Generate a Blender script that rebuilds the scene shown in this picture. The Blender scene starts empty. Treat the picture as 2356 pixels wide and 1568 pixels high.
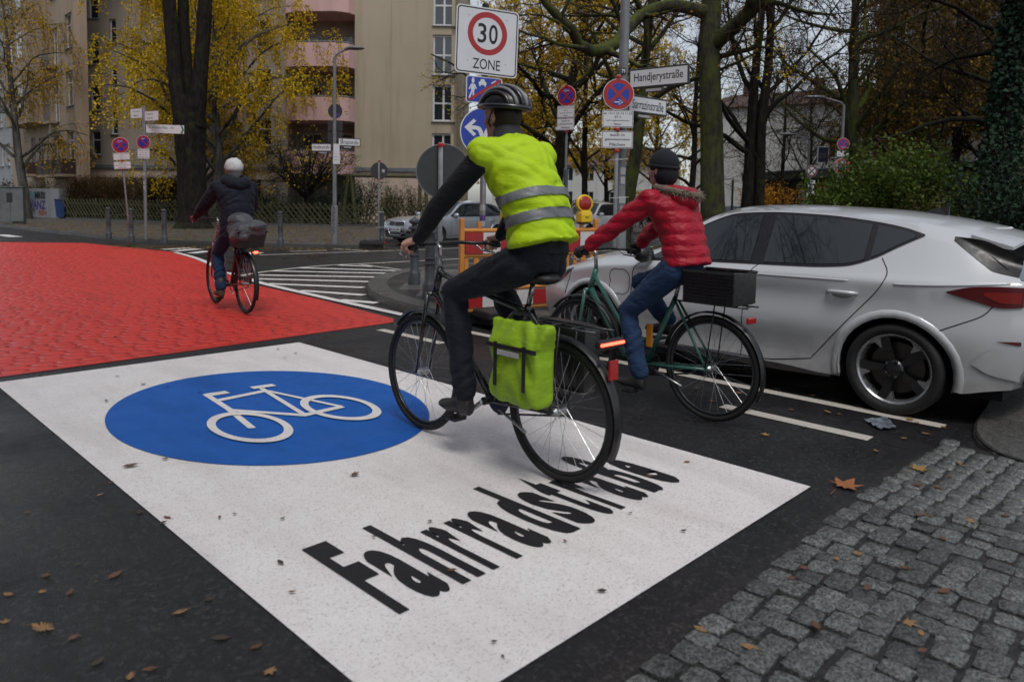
import bpy, bmesh, math, random
import numpy as np
from mathutils import Vector, Matrix

scene = bpy.context.scene
COL = scene.collection
PI = math.pi
R = math.radians

# ------------------------------------------------------------------ camera
# World: +Y runs along the cycle street, +X across it, Z up, metres. The camera
# stands in the street at (0, 0, 1.4) and looks diagonally across the crossing.
FOC, PCX, PCY, CAMH = 1708.0, 1178.0, 583.0, 1.4
HEAD, PITCH, ROLL = R(45.5), math.atan(116.6 / 1708.0), 0.0165
_fh = np.array([math.sin(HEAD), math.cos(HEAD), 0.0])
_rh = np.array([math.cos(HEAD), -math.sin(HEAD), 0.0])
_up = np.array([0, 0, 1.0])
FWD = math.cos(PITCH) * _fh - math.sin(PITCH) * _up
UPV = math.sin(PITCH) * _fh + math.cos(PITCH) * _up
RGT = math.cos(ROLL) * _rh + math.sin(ROLL) * UPV
UPV = math.cos(ROLL) * UPV - math.sin(ROLL) * _rh
cam_data = bpy.data.cameras.new('camera')
cam = bpy.data.objects.new('camera', cam_data)
COL.objects.link(cam)
cam.matrix_world = Matrix(((RGT[0], UPV[0], -FWD[0], 0), (RGT[1], UPV[1], -FWD[1], 0),
                           (RGT[2], UPV[2], -FWD[2], CAMH), (0, 0, 0, 1)))
cam_data.sensor_fit = 'HORIZONTAL'
cam_data.sensor_width = 36.0
cam_data.lens = FOC / 2356.0 * 36.0
cam_data.shift_y = -(784.0 - PCY) / 2356.0
cam_data.clip_start = 0.05
cam_data.clip_end = 2000.0
cam_data.dof.use_dof = True
cam_data.dof.focus_distance = 6.0
cam_data.dof.aperture_fstop = 2.8
scene.camera = cam

# ------------------------------------------------------------------ light
SUN_EL, SUN_AZ = 62.0, 215.0          # high, soft, somewhere behind the camera
world = bpy.data.worlds.new('World')
scene.world = world
world.use_nodes = True
wn = world.node_tree
wn.nodes.clear()
w_out = wn.nodes.new('ShaderNodeOutputWorld')
w_bg = wn.nodes.new('ShaderNodeBackground')
w_hs = wn.nodes.new('ShaderNodeHueSaturation')
w_sky = wn.nodes.new('ShaderNodeTexSky')
w_sky.sky_type = 'NISHITA'
w_sky.sun_disc = False
w_sky.sun_elevation = R(SUN_EL)
w_sky.sun_rotation = R(SUN_AZ)
w_sky.air_density = 1.0
w_sky.dust_density = 1.5
w_sky.ozone_density = 1.5
w_hs.inputs['Saturation'].default_value = 0.38
w_bg.inputs['Strength'].default_value = 0.11
wn.links.new(w_sky.outputs[0], w_hs.inputs['Color'])
wn.links.new(w_hs.outputs[0], w_bg.inputs['Color'])
wn.links.new(w_bg.outputs[0], w_out.inputs['Surface'])
sun_data = bpy.data.lights.new('sun', 'SUN')
sun_data.energy = 1.15
sun_data.angle = R(22)
sun_data.color = (1.0, 0.97, 0.93)
sun = bpy.data.objects.new('sun', sun_data)
COL.objects.link(sun)
_az, _el = R(SUN_AZ), R(SUN_EL)
sun_dir = Vector((math.sin(_az) * math.cos(_el), math.cos(_az) * math.cos(_el), math.sin(_el)))
sun.rotation_euler = sun_dir.to_track_quat('Z', 'Y').to_euler()
sun.location = (0, 0, 40)
scene.view_settings.view_transform = 'Standard'
scene.view_settings.look = 'None'
scene.view_settings.exposure = 0.38
scene.view_settings.gamma = 1.0
scene.view_settings.use_curve_mapping = False

# ------------------------------------------------------------------ helpers
def ray(x, y):
    return FWD + (x - PCX) / FOC * RGT - (y - PCY) / FOC * UPV
def gp(x, y, z0=0.0):
    """a surveyed point on the ground plane z = z0"""
    d = ray(x, y)
    t = (z0 - CAMH) / d[2]
    return (t * d[0], t * d[1], z0)
def lp(lat, dep, z=0.0):
    """a point given by its distance across and along the view axis"""
    q = lat * _rh + dep * _fh
    return Vector((q[0], q[1], z))
def lat_of(x, dep):
    return (x - PCX) / FOC * dep
def hgt(x, y, dep):
    """height of a sighted point at a known distance"""
    return CAMH + (ray(x, y) / (ray(x, y) @ FWD))[2] * dep
FACE = math.atan2(_fh[1], _fh[0]) - PI / 2   # z-rotation that turns local -Y towards the camera side

rng = random.Random(7)
nrg = np.random.default_rng(11)

def tag(o, label=None, cat=None, group=None, kind=None):
    if label: o['label'] = label
    if cat: o['category'] = cat
    if group: o['group'] = group
    if kind: o['kind'] = kind
    return o
def thing(name, label, cat, loc=(0, 0, 0), rotz=0.0, group=None):
    o = bpy.data.objects.new(name, None)
    COL.objects.link(o)
    o.empty_display_size = 0.2
    o.location = loc
    o.rotation_euler = (0, 0, rotz)
    return tag(o, label, cat, group)
def link(name, me, mat=None, parent=None):
    o = bpy.data.objects.new(name, me)
    COL.objects.link(o)
    if mat is not None and not me.materials:
        me.materials.append(mat)
    if parent: o.parent = parent
    return o
def copy_tree(o, parent=None):
    c = o.copy()
    COL.objects.link(c)
    if parent: c.parent = parent
    for ch in o.children:
        copy_tree(ch, c)
    return c

class MB:
    """collects simple solids; build() links them as one mesh object"""
    def __init__(s):
        s.v = []; s.f = []; s.mi = []; s.m = 0
    def add(s, vs, fs):
        b = len(s.v)
        s.v.extend([tuple(v) for v in vs])
        for f in fs:
            s.f.append(tuple(i + b for i in f)); s.mi.append(s.m)
        return s
    def box(s, c, d, rz=0.0, mat=None, bev=0.0):
        x, y, z = d[0] / 2, d[1] / 2, d[2] / 2
        if bev > 0:
            bm = bmesh.new()
            bmesh.ops.create_cube(bm, size=1.0)
            for v in bm.verts: v.co = Vector((v.co.x * d[0], v.co.y * d[1], v.co.z * d[2]))
            bmesh.ops.bevel(bm, geom=bm.edges[:], offset=bev, segments=2, affect='EDGES', profile=0.5)
            bm.verts.index_update()
            pts = [v.co.copy() for v in bm.verts]; fs = [[v.index for v in f.verts] for f in bm.faces]
            bm.free()
        else:
            pts = [Vector(p) for p in ((-x, -y, -z), (x, -y, -z), (x, y, -z), (-x, y, -z), (-x, -y, z), (x, -y, z), (x, y, z), (-x, y, z))]
            fs = [(0, 3, 2, 1), (4, 5, 6, 7), (0, 1, 5, 4), (1, 2, 6, 5), (2, 3, 7, 6), (3, 0, 4, 7)]
        M = Matrix.Rotation(rz, 3, 'Z') if mat is None else mat
        return s.add([M @ p + Vector(c) for p in pts], fs)
    def tube(s, pts, rad, n=8, cap=True, closed=False):
        pts = [Vector(p) for p in pts]
        k = len(pts)
        if not hasattr(rad, '__len__'): rad = [rad] * k
        vs = []; fs = []
        prev = None
        for i in range(k):
            if closed: t = pts[(i + 1) % k] - pts[i - 1]
            else: t = pts[min(i + 1, k - 1)] - pts[max(i - 1, 0)]
            t = t.normalized() if t.length > 1e-9 else Vector((0, 0, 1))
            if prev is None:
                a = Vector((0, 0, 1)) if abs(t.z) < 0.9 else Vector((1, 0, 0))
                u = t.cross(a).normalized()
            else:
                u = (prev - t * prev.dot(t))
                u = u.normalized() if u.length > 1e-6 else t.orthogonal().normalized()
            prev = u
            w = t.cross(u)
            r = rad[i]
            for j in range(n):
                a = 2 * PI * j / n
                vs.append(pts[i] + (u * math.cos(a) + w * math.sin(a)) * r)
        for i in range(k if closed else k - 1):
            i2 = (i + 1) % k
            for j in range(n):
                j2 = (j + 1) % n
                fs.append((i * n + j, i * n + j2, i2 * n + j2, i2 * n + j))
        if cap and not closed:
            fs.append(tuple(range(n - 1, -1, -1)))
            fs.append(tuple((k - 1) * n + j for j in range(n)))
        return s.add(vs, fs)
    def lathe(s, prof, c=(0, 0, 0), n=16, M=None):
        vs = []; fs = []
        k = len(prof)
        for r, z in prof:
            for j in range(n):
                a = 2 * PI * j / n
                p = Vector((r * math.cos(a), r * math.sin(a), z))
                if M is not None: p = M @ p
                vs.append(p + Vector(c))
        for i in range(k - 1):
            for j in range(n):
                j2 = (j + 1) % n
                fs.append((i * n + j, i * n + j2, (i + 1) * n + j2, (i + 1) * n + j))
        fs.append(tuple(range(n - 1, -1, -1)))
        fs.append(tuple((k - 1) * n + j for j in range(n)))
        return s.add(vs, fs)
    def prism(s, poly, z0, z1):
        n = len(poly)
        vs = [(p[0], p[1], z0) for p in poly] + [(p[0], p[1], z1) for p in poly]
        fs = [tuple(range(n - 1, -1, -1)), tuple(range(n, 2 * n))]
        fs += [(i, (i + 1) % n, n + (i + 1) % n, n + i) for i in range(n)]
        return s.add(vs, fs)
    def plate(s, poly, y0, y1):
        """polygon in (x, z), thick along y (front at y0 < y1)"""
        n = len(poly)
        vs = [(p[0], y0, p[1]) for p in poly] + [(p[0], y1, p[1]) for p in poly]
        fs = [tuple(range(n)), tuple(range(2 * n - 1, n - 1, -1))]
        fs += [(i, n + i, n + (i + 1) % n, (i + 1) % n) for i in range(n)]
        return s.add(vs, fs)
    def ring(s, outer, inner, y):
        n = len(outer)
        vs = [(p[0], y, p[1]) for p in outer] + [(p[0], y, p[1]) for p in inner]
        return s.add(vs, [(i, (i + 1) % n, n + (i + 1) % n, n + i) for i in range(n)])
    def sphere(s, c, r, n=12, m=8):
        rr = r if hasattr(r, '__len__') else (r, r, r)
        vs = [(c[0], c[1], c[2] - rr[2])]; fs = []
        for i in range(1, m):
            a = -PI / 2 + PI * i / m
            for j in range(n):
                b = 2 * PI * j / n
                vs.append((c[0] + rr[0] * math.cos(a) * math.cos(b), c[1] + rr[1] * math.cos(a) * math.sin(b), c[2] + rr[2] * math.sin(a)))
        vs.append((c[0], c[1], c[2] + rr[2]))
        for j in range(n):
            fs.append((0, 1 + (j + 1) % n, 1 + j))
            fs.append((len(vs) - 1, 1 + (m - 2) * n + j, 1 + (m - 2) * n + (j + 1) % n))
        for i in range(m - 2):
            for j in range(n):
                a = 1 + i * n + j; b = 1 + i * n + (j + 1) % n
                fs.append((a, b, b + n, a + n))
        return s.add(vs, fs)
    def mesh(s, name, mats=None, smooth=False, normals=True):
        me = bpy.data.meshes.new(name)
        me.from_pydata(s.v, [], s.f)
        if mats is not None:
            for m in (mats if isinstance(mats, (list, tuple)) else [mats]): me.materials.append(m)
            if isinstance(mats, (list, tuple)) and len(mats) > 1:
                me.polygons.foreach_set('material_index', s.mi)
        if normals:
            bm = bmesh.new(); bm.from_mesh(me)
            bmesh.ops.recalc_face_normals(bm, faces=bm.faces[:])
            bm.to_mesh(me); bm.free()
        if smooth:
            me.polygons.foreach_set('use_smooth', [True] * len(me.polygons))
            if smooth != 'all':
                try: me.set_sharp_from_angle(angle=R(38))
                except Exception: pass
        me.update()
        return me
    def build(s, name, mats, parent=None, smooth=False, normals=True):
        return link(name, s.mesh(name, mats, smooth, normals), None, parent)

def np_mesh(name, V, F, mats=None, smooth=False, mi=None):
    """fast mesh from numpy arrays; F is (n,3) or (n,4)"""
    me = bpy.data.meshes.new(name)
    V = np.asarray(V, dtype=np.float32).reshape(-1, 3); F = np.asarray(F, dtype=np.int32)
    k = F.shape[1]
    me.vertices.add(len(V)); me.vertices.foreach_set('co', V.ravel())
    me.loops.add(F.size); me.loops.foreach_set('vertex_index', F.ravel())
    me.polygons.add(len(F))
    me.polygons.foreach_set('loop_start', np.arange(0, F.size, k, dtype=np.int32))
    if smooth: me.polygons.foreach_set('use_smooth', np.ones(len(F), dtype=bool))
    if mats is not None:
        for m in (mats if isinstance(mats, (list, tuple)) else [mats]): me.materials.append(m)
    if mi is not None: me.polygons.foreach_set('material_index', np.asarray(mi, dtype=np.int32))
    me.update(calc_edges=True)
    return me

def circ(r, n=32, cx=0.0, cz=0.0, rz=None):
    rz = r if rz is None else rz
    return [(cx + r * math.cos(2 * PI * i / n), cz + rz * math.sin(2 * PI * i / n)) for i in range(n)]
def rrect(w, h, r, cx=0.0, cz=0.0, n=5):
    out = []
    for sx, sz, a0 in ((1, 1, 0), (-1, 1, 90), (-1, -1, 180), (1, -1, 270)):
        for i in range(n + 1):
            a = R(a0 + 90 * i / n)
            out.append((cx + sx * (w / 2 - r) + r * math.cos(a), cz + sz * (h / 2 - r) + r * math.sin(a)))
    return out
_text_cache = {}
def text_geo(body, bold=0.0):
    """flat outline of a word: vertices (x, y) with cap height scaled to about 1, and faces"""
    key = (body, bold)
    if key in _text_cache: return _text_cache[key]
    cu = bpy.data.curves.new('lettering', 'FONT')
    cu.body = body; cu.size = 1.0; cu.offset = bold; cu.resolution_u = 4
    ob = bpy.data.objects.new('lettering', cu)
    COL.objects.link(ob)
    me = bpy.data.meshes.new_from_object(ob)
    vs = np.array([v.co[:2] for v in me.vertices]).reshape(-1, 2); fs = [tuple(p.vertices) for p in me.polygons]
    bpy.data.objects.remove(ob); bpy.data.meshes.remove(me); bpy.data.curves.remove(cu)
    _text_cache[key] = (vs, fs)
    return vs, fs
def put_text(mb, body, cx, cz, width, height, y, bold=0.0, fit=None):
    """flat lettering on a plate that faces -y, fitted into width x height about (cx, cz)"""
    vs, fs = text_geo(body, bold)
    if not len(vs): return
    lo, hi = vs.min(0), vs.max(0)
    sx = width / max(hi[0] - lo[0], 1e-6); sz = height / max(hi[1] - lo[1], 1e-6)
    mid = (lo + hi) / 2
    mb.add([((v[0] - mid[0]) * sx + cx, y, (v[1] - mid[1]) * sz + cz) for v in vs], fs)

# ------------------------------------------------------------------ materials
def new_mat(name):
    m = bpy.data.materials.new(name); m.use_nodes = True
    nt = m.node_tree
    return m, nt, nt.nodes['Principled BSDF']
def N(nt, kind, **kw):
    n = nt.nodes.new(kind)
    for k, v in kw.items():
        if k in n.inputs: n.inputs[k].default_value = v
        else: setattr(n, k, v)
    return n
def ramp(nt, src, stops):
    r = nt.nodes.new('ShaderNodeValToRGB')
    els = r.color_ramp.elements
    while len(els) < len(stops): els.new(0.5)
    for e, (p, c) in zip(els, stops):
        e.position = p
        e.color = (c, c, c, 1) if not hasattr(c, '__len__') else (*c, 1)
    nt.links.new(src, r.inputs[0])
    return r.outputs[0]
def mix(nt, fac, a, b, mode='MIX'):
    m = nt.nodes.new('ShaderNodeMix'); m.data_type = 'RGBA'; m.blend_type = mode
    for sock, val in ((m.inputs[0], fac), (m.inputs[6], a), (m.inputs[7], b)):
        if hasattr(val, 'links'): nt.links.new(val, sock)
        elif hasattr(val, '__len__'): sock.default_value = (*val, 1)
        else: sock.default_value = val
    return m.outputs[2]
def noise(nt, vec, scale, detail=4.0, rough=0.55):
    n = N(nt, 'ShaderNodeTexNoise', Scale=scale, Detail=detail, Roughness=rough)
    if vec is not None: nt.links.new(vec, n.inputs['Vector'])
    return n.outputs['Fac']
def bump(nt, b, h, strength=0.3, dist=0.02, prev=None):
    n = N(nt, 'ShaderNodeBump', Strength=strength, Distance=dist)
    nt.links.new(h, n.inputs['Height'])
    if prev is not None: nt.links.new(prev, n.inputs['Normal'])
    nt.links.new(n.outputs[0], b.inputs['Normal'])
    return n.outputs[0]
def coords(nt, kind='Object'):
    return N(nt, 'ShaderNodeTexCoord').outputs[kind]
def position(nt):
    return N(nt, 'ShaderNodeNewGeometry').outputs['Position']
def basic(name, col, rough=0.5, metal=0.0, var=0.0, scale=8.0, bmp=0.0, bscale=60.0, dark=None, coat=0.0, spec=None, rnd=0.0):
    """a surface with uneven colour, uneven gloss and a little relief"""
    m, nt, b = new_mat(name)
    b.inputs['Base Color'].default_value = (*col, 1)
    b.inputs['Roughness'].default_value = rough
    b.inputs['Metallic'].default_value = metal
    if coat: b.inputs['Coat Weight'].default_value = coat; b.inputs['Coat Roughness'].default_value = 0.06
    if spec is not None: b.inputs['Specular IOR Level'].default_value = spec
    co = coords(nt)
    out = None
    if var:
        d = dark if dark else tuple(c * (1 - var) for c in col)
        f = noise(nt, co, scale, 5.0, 0.6)
        fac = ramp(nt, f, [(0.32, 0.0), (0.72, 1.0)])
        out = mix(nt, fac, col, d)
    if rnd:
        oi = N(nt, 'ShaderNodeObjectInfo')
        hs = N(nt, 'ShaderNodeHueSaturation', Saturation=1.0)
        mr = N(nt, 'ShaderNodeMapRange'); mr.inputs[3].default_value = 1 - rnd; mr.inputs[4].default_value = 1 + rnd
        nt.links.new(oi.outputs['Random'], mr.inputs[0]); nt.links.new(mr.outputs[0], hs.inputs['Value'])
        if out is not None: nt.links.new(out, hs.inputs['Color'])
        else: hs.inputs['Color'].default_value = (*col, 1)
        out = hs.outputs[0]
    if out is not None: nt.links.new(out, b.inputs['Base Color'])
    if var:
        rr = ramp(nt, noise(nt, co, scale * 2.3, 3.0), [(0.3, max(rough - 0.12, 0.03)), (0.7, min(rough + 0.12, 1.0))])
        nt.links.new(rr, b.inputs['Roughness'])
    if bmp: bump(nt, b, noise(nt, co, bscale, 3.0), bmp, 0.01)
    return m

# ================================================================== ground
def asphalt_mat(name, c0, c1, wet_lo, wet_hi, scale=1.0):
    m, nt, b = new_mat(name)
    p = position(nt)
    grain = noise(nt, p, 120 * scale, 3.0, 0.75)
    vor = N(nt, 'ShaderNodeTexVoronoi', Scale=150.0 * scale); nt.links.new(p, vor.inputs['Vector'])
    stones = ramp(nt, vor.outputs['Color'], [(0.0, 0.0), (0.55, 0.0), (1.0, 1.0)])
    v2 = N(nt, 'ShaderNodeTexVoronoi', Scale=72.0 * scale); nt.links.new(p, v2.inputs['Vector'])
    chips = ramp(nt, v2.outputs['Color'], [(0.0, 0.0), (0.6, 0.0), (0.95, 1.0)])
    big = noise(nt, p, 0.9, 5.0, 0.6)
    mid = noise(nt, p, 6.0, 5.0, 0.65)
    col = mix(nt, ramp(nt, mid, [(0.3, 0.0), (0.75, 1.0)]), c0, c1)
    col = mix(nt, ramp(nt, grain, [(0.56, 0.0), (0.72, 0.55)]), col, tuple(min(c * 2.6, 1) for c in c1))
    col = mix(nt, ramp(nt, big, [(0.42, 0.0), (0.7, 0.5)]), col, tuple(c * 0.55 for c in c0))
    col = mix(nt, chips, col, tuple(min(c * 2.2, 1) for c in c1))
    nt.links.new(col, b.inputs['Base Color'])
    rg = ramp(nt, big, [(0.35, wet_lo), (0.62, wet_hi)])
    nt.links.new(rg, b.inputs['Roughness'])
    b.inputs['Specular IOR Level'].default_value = 0.42
    n1 = bump(nt, b, stones, 0.6, 0.006)
    bump(nt, b, grain, 0.8, 0.006, n1)
    return m
M_ASPH = asphalt_mat('wet_asphalt', (0.008, 0.008, 0.009), (0.017, 0.017, 0.0185), 0.10, 0.62)
M_EARTH = basic('leaf_strewn_earth', (0.060, 0.045, 0.028), 0.9, var=0.6, scale=3.0, bmp=0.5, bscale=12)

def paint_mat(name, col, worn, dirt, rough=0.55, amount=0.35, fine=220.0):
    m, nt, b = new_mat(name)
    p = position(nt)
    f = noise(nt, p, fine * .42, 4.0, 0.8)
    patch = noise(nt, p, 3.2, 6.0, 0.65)
    streak = noise(nt, p, 38.0, 4.0, 0.7)
    c = mix(nt, ramp(nt, patch, [(0.35, 0.0), (0.8, 0.8)]), col, dirt)
    c = mix(nt, ramp(nt, streak, [(0.45, 0.0), (0.8, 0.7)]), c, dirt)
    mp = N(nt, 'ShaderNodeMapping'); mp.inputs['Scale'].default_value = (1.0, .16, 1.0); nt.links.new(p, mp.inputs[0])
    track = noise(nt, mp.outputs[0], 3.6, 4.0, .6)
    c = mix(nt, ramp(nt, track, [(0.48, 0.0), (0.72, 0.5)]), c, tuple(x * .78 for x in dirt))
    pits = ramp(nt, f, [(0.60 - amount * 0.10, 0.0), (0.70, 1.0)])
    c = mix(nt, pits, c, worn)
    nt.links.new(c, b.inputs['Base Color'])
    nt.links.new(ramp(nt, patch, [(0.3, rough - 0.2), (0.7, rough + 0.1)]), b.inputs['Roughness'])
    b.inputs['Specular IOR Level'].default_value = .3
    n1 = bump(nt, b, noise(nt, p, 110.0, 3.0, 0.75), 0.6, 0.006)
    return m
M_WHITE = paint_mat('white_road_paint', (0.78, 0.75, 0.74), (0.26, 0.24, 0.225), (0.64, 0.59, 0.575), 0.6, 0.6, 240.0)
M_BLUE = paint_mat('blue_road_paint', (0.006, 0.105, 0.43), (0.006, 0.045, 0.17), (0.004, 0.08, 0.33), 0.62, 0.4, 150.0)
M_BLACKP = paint_mat('black_road_paint', (0.012, 0.012, 0.014), (0.03, 0.03, 0.03), (0.018, 0.018, 0.02), 0.5, 0.3)
M_LINE = paint_mat('worn_line_paint', (0.58, 0.54, 0.48), (0.22, 0.20, 0.18), (0.42, 0.38, 0.33), 0.55, 0.7)
M_RED = paint_mat('red_road_paint', (0.68, 0.046, 0.034), (0.30, 0.02, 0.016), (0.53, 0.036, 0.030), 0.42, 0.3, 120.0)
M_REDJ = paint_mat('red_paint_in_joints', (0.60, 0.040, 0.030), (0.14, 0.014, 0.012), (0.44, 0.03, 0.022), 0.42, 0.35, 30.0)

def granite(name, c0, c1, c2, rough=0.5, rnd=0.25):
    m, nt, b = new_mat(name)
    p = position(nt)
    f = noise(nt, p, 95.0, 4.0, 0.8)
    c = mix(nt, ramp(nt, f, [(0.42, 0.0), (0.58, 1.0)]), c0, c1)
    c = mix(nt, ramp(nt, noise(nt, p, 28.0, 4.0, 0.7), [(0.45, 0.0), (0.72, 0.75)]), c, c2)
    oi = N(nt, 'ShaderNodeObjectInfo')
    hs = N(nt, 'ShaderNodeHueSaturation')
    mr = N(nt, 'ShaderNodeMapRange'); mr.inputs[3].default_value = 1 - rnd; mr.inputs[4].default_value = 1 + rnd
    nt.links.new(oi.outputs['Random'], mr.inputs[0]); nt.links.new(mr.outputs[0], hs.inputs['Value'])
    nt.links.new(c, hs.inputs['Color']); nt.links.new(hs.outputs[0], b.inputs['Base Color'])
    nt.links.new(ramp(nt, noise(nt, p, 22.0), [(0.3, rough - 0.22), (0.7, rough + 0.12)]), b.inputs['Roughness'])
    n1 = bump(nt, b, noise(nt, p, 30.0, 4.0, 0.65), 0.8, 0.008)
    bump(nt, b, f, 0.35, 0.004, n1)
    return m
M_COB = granite('granite_sett', (0.026, 0.028, 0.027), (0.165, 0.172, 0.162), (0.010, 0.011, 0.011), 0.36, .38)
M_KERB = granite('granite_kerb', (0.055, 0.054, 0.050), (0.11, 0.107, 0.10), (0.035, 0.034, 0.032), 0.45, 0.2)
M_SLAB = granite('pavement_slab', (0.075, 0.073, 0.072), (0.11, 0.107, 0.105), (0.05, 0.049, 0.05), 0.45, 0.14)
M_BROWNC = granite('brown_sett', (0.060, 0.045, 0.042), (0.10, 0.078, 0.072), (0.03, 0.024, 0.022), 0.45, 0.3)
M_JOINT = asphalt_mat('dark_joint_sand', (0.012, 0.011, 0.011), (0.024, 0.021, 0.020), 0.2, 0.5)
M_FARPAVE = basic('far_pavement', (0.085, 0.078, 0.072), 0.55, var=0.4, scale=1.2, bmp=0.25, bscale=8)

def sheet(name, poly, z, mat, kind='structure', parent=None):
    mb = MB(); mb.add([(p[0], p[1], z) for p in poly], [tuple(range(len(poly)))])
    o = mb.build(name, mat, parent, normals=False)
    if o.data.polygons[0].normal.z < 0: o.data.flip_normals()
    if kind and parent is None: o['kind'] = kind
    return o
sheet('ground', [(-700, -700), (700, -700), (700, 700), (-700, 700)], -0.02, M_EARTH)
sheet('road', [(-60, -40), (60, -40), (60, 75), (-60, 75)], 0.0, M_ASPH)

def inside(p, poly):
    c = False; n = len(poly)
    for i in range(n):
        a, b = poly[i], poly[i - 1]
        if (a[1] > p[1]) != (b[1] > p[1]) and p[0] < (b[0] - a[0]) * (p[1] - a[1]) / (b[1] - a[1]) + a[0]: c = not c
    return c
def poly_dist(p, line):
    best = 1e9
    for a, b in zip(line[:-1], line[1:]):
        ax, ay = a; bx, by = b
        L2 = (bx - ax) ** 2 + (by - ay) ** 2
        t = max(0, min(1, ((p[0] - ax) * (bx - ax) + (p[1] - ay) * (by - ay)) / max(L2, 1e-9)))
        best = min(best, math.hypot(p[0] - ax - t * (bx - ax), p[1] - ay - t * (by - ay)))
    return best
def smooth_line(pts, k=3):
    for _ in range(k):
        out = [pts[0]]
        for a, b in zip(pts[:-1], pts[1:]):
            out.append((a[0] * .75 + b[0] * .25, a[1] * .75 + b[1] * .25)); out.append((a[0] * .25 + b[0] * .75, a[1] * .25 + b[1] * .75))
        out.append(pts[-1]); pts = out
    return pts

def pavement(name, kerb, rest, mat, h=0.12, kw=0.30, stone=1.0, near=None):
    """raised pavement: kerb line (left-hand side is the road) closed by the points of rest"""
    line = smooth_line(kerb)
    mb = MB(); mb.prism([*line, *rest], -0.015, h - 0.004)
    o = mb.build(name, mat); o['kind'] = 'structure'
    # kerb stones, one by one, laid along the line
    acc = [0.0]
    for a, b in zip(line[:-1], line[1:]): acc.append(acc[-1] + math.hypot(b[0] - a[0], b[1] - a[1]))
    tot = acc[-1]
    cx = sum(p[0] for p in line + list(rest)) / len(line + list(rest)); cy = sum(p[1] for p in line + list(rest)) / len(line + list(rest))
    def at(d):
        d = max(0, min(tot, d))
        for i in range(len(acc) - 1):
            if d <= acc[i + 1] + 1e-9:
                t = (d - acc[i]) / max(acc[i + 1] - acc[i], 1e-9)
                a, b = line[i], line[i + 1]
                return (a[0] + t * (b[0] - a[0]), a[1] + t * (b[1] - a[1]))
        return line[-1]
    sgn = None
    d = 0.0
    while d < tot - 0.2:
        L = min(stone * rng.uniform(0.9, 1.1), tot - d)
        n = 5
        pts = [at(d + 0.004 + (L - 0.008) * i / n) for i in range(n + 1)]
        mid = pts[n // 2]
        nrm = []
        for i in range(n + 1):
            q0 = at(d + L * i / n - 0.05); q1 = at(d + L * i / n + 0.05)
            t = Vector((q1[0] - q0[0], q1[1] - q0[1])).normalized()
            nrm.append((-t.y, t.x))
        if sgn is None:
            test = (mid[0] + nrm[2][0] * 0.05, mid[1] + nrm[2][1] * 0.05)
            sgn = 1 if inside(test, [*line, *rest]) else -1
        if near is None or near(mid):
            hh = h + rng.uniform(-0.003, 0.003)
            sb = MB(); vs = []
            for i in range(n + 1):
                px, py = pts[i]; nx, ny = nrm[i][0] * sgn, nrm[i][1] * sgn
                vs += [(px - nx * 0.012, py - ny * 0.012, -0.012), (px - nx * 0.008, py - ny * 0.008, hh - 0.02), (px + nx * 0.012, py + ny * 0.012, hh), (px + nx * kw, py + ny * kw, hh), (px + nx * kw, py + ny * kw, h - 0.03)]
            fs = []
            for i in range(n):
                for j in range(4): fs.append((i * 5 + j, i * 5 + j + 1, i * 5 + 6 + j, i * 5 + 5 + j))
            fs.append((0, 1, 2, 3, 4)); fs.append(tuple(n * 5 + j for j in (4, 3, 2, 1, 0)))
            sb.add(vs, fs); sb.build('kerb_stone', M_KERB, o)
        d += L
    return o, line

ISL = [(40, 11.7), (13, 11.7), (9.8, 11.6), (8.64, 11.3), (7.93, 10.93), (7.28, 10.43), (6.65, 9.71), (6.32, 9.2), (5.97, 8.53), (5.82, 7.99), (5.66, 7.29), (5.62, 6.5), (5.95, 5.85), (6.6, 5.62), (7.25, 5.3), (7.3, 4.6), (7.3, 3.2), (7.32, 3.0)]
ISL2 = [(7.32, 3.0), (7.3, 2.2), (7.1, 1.42), (6.4, 1.25), (5.47, 1.16), (5.2, 1.10), (5.0, 1.02), (4.82, 0.88), (4.77, 0.6), (4.75, -0.5), (4.75, -12)]
isl, isl_line = pavement('pavement_by_parked_car', ISL, [(40, 3.0)], M_JOINT, near=lambda p: p[0] < 11.5)
pavement('pavement_behind_parked_car', ISL2, [(40, -12), (40, 2.99)], M_JOINT, h=.045, near=lambda p: p[1] > -1)
FARK = [(7.2, 70), (7.25, 45), (7.5, 33), (8.0, 27), (8.2, 24.6), (8.9, 22.5), (10.65, 20.05), (11.7, 18.9), (12.7, 18.05), (13.2, 18.2), (13.3, 20.4), (16, 20.6), (45, 20.6)]
far_pave, far_line = pavement('pavement_across_the_junction', FARK, [(45, 75), (7.2, 75)], M_FARPAVE, stone=1.2, near=lambda p: p[1] < 46 and p[0] < 15)
# pavement on the far left of the cycle street, behind the photographer's shoulder
LK = [(-3.6, 70), (-3.6, 27), (-4.5, 24), (-8, 22.5), (-45, 22.4)]
pavement('pavement_left_of_street', LK, [(-45, 70)], M_FARPAVE, near=lambda p: False)

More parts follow.
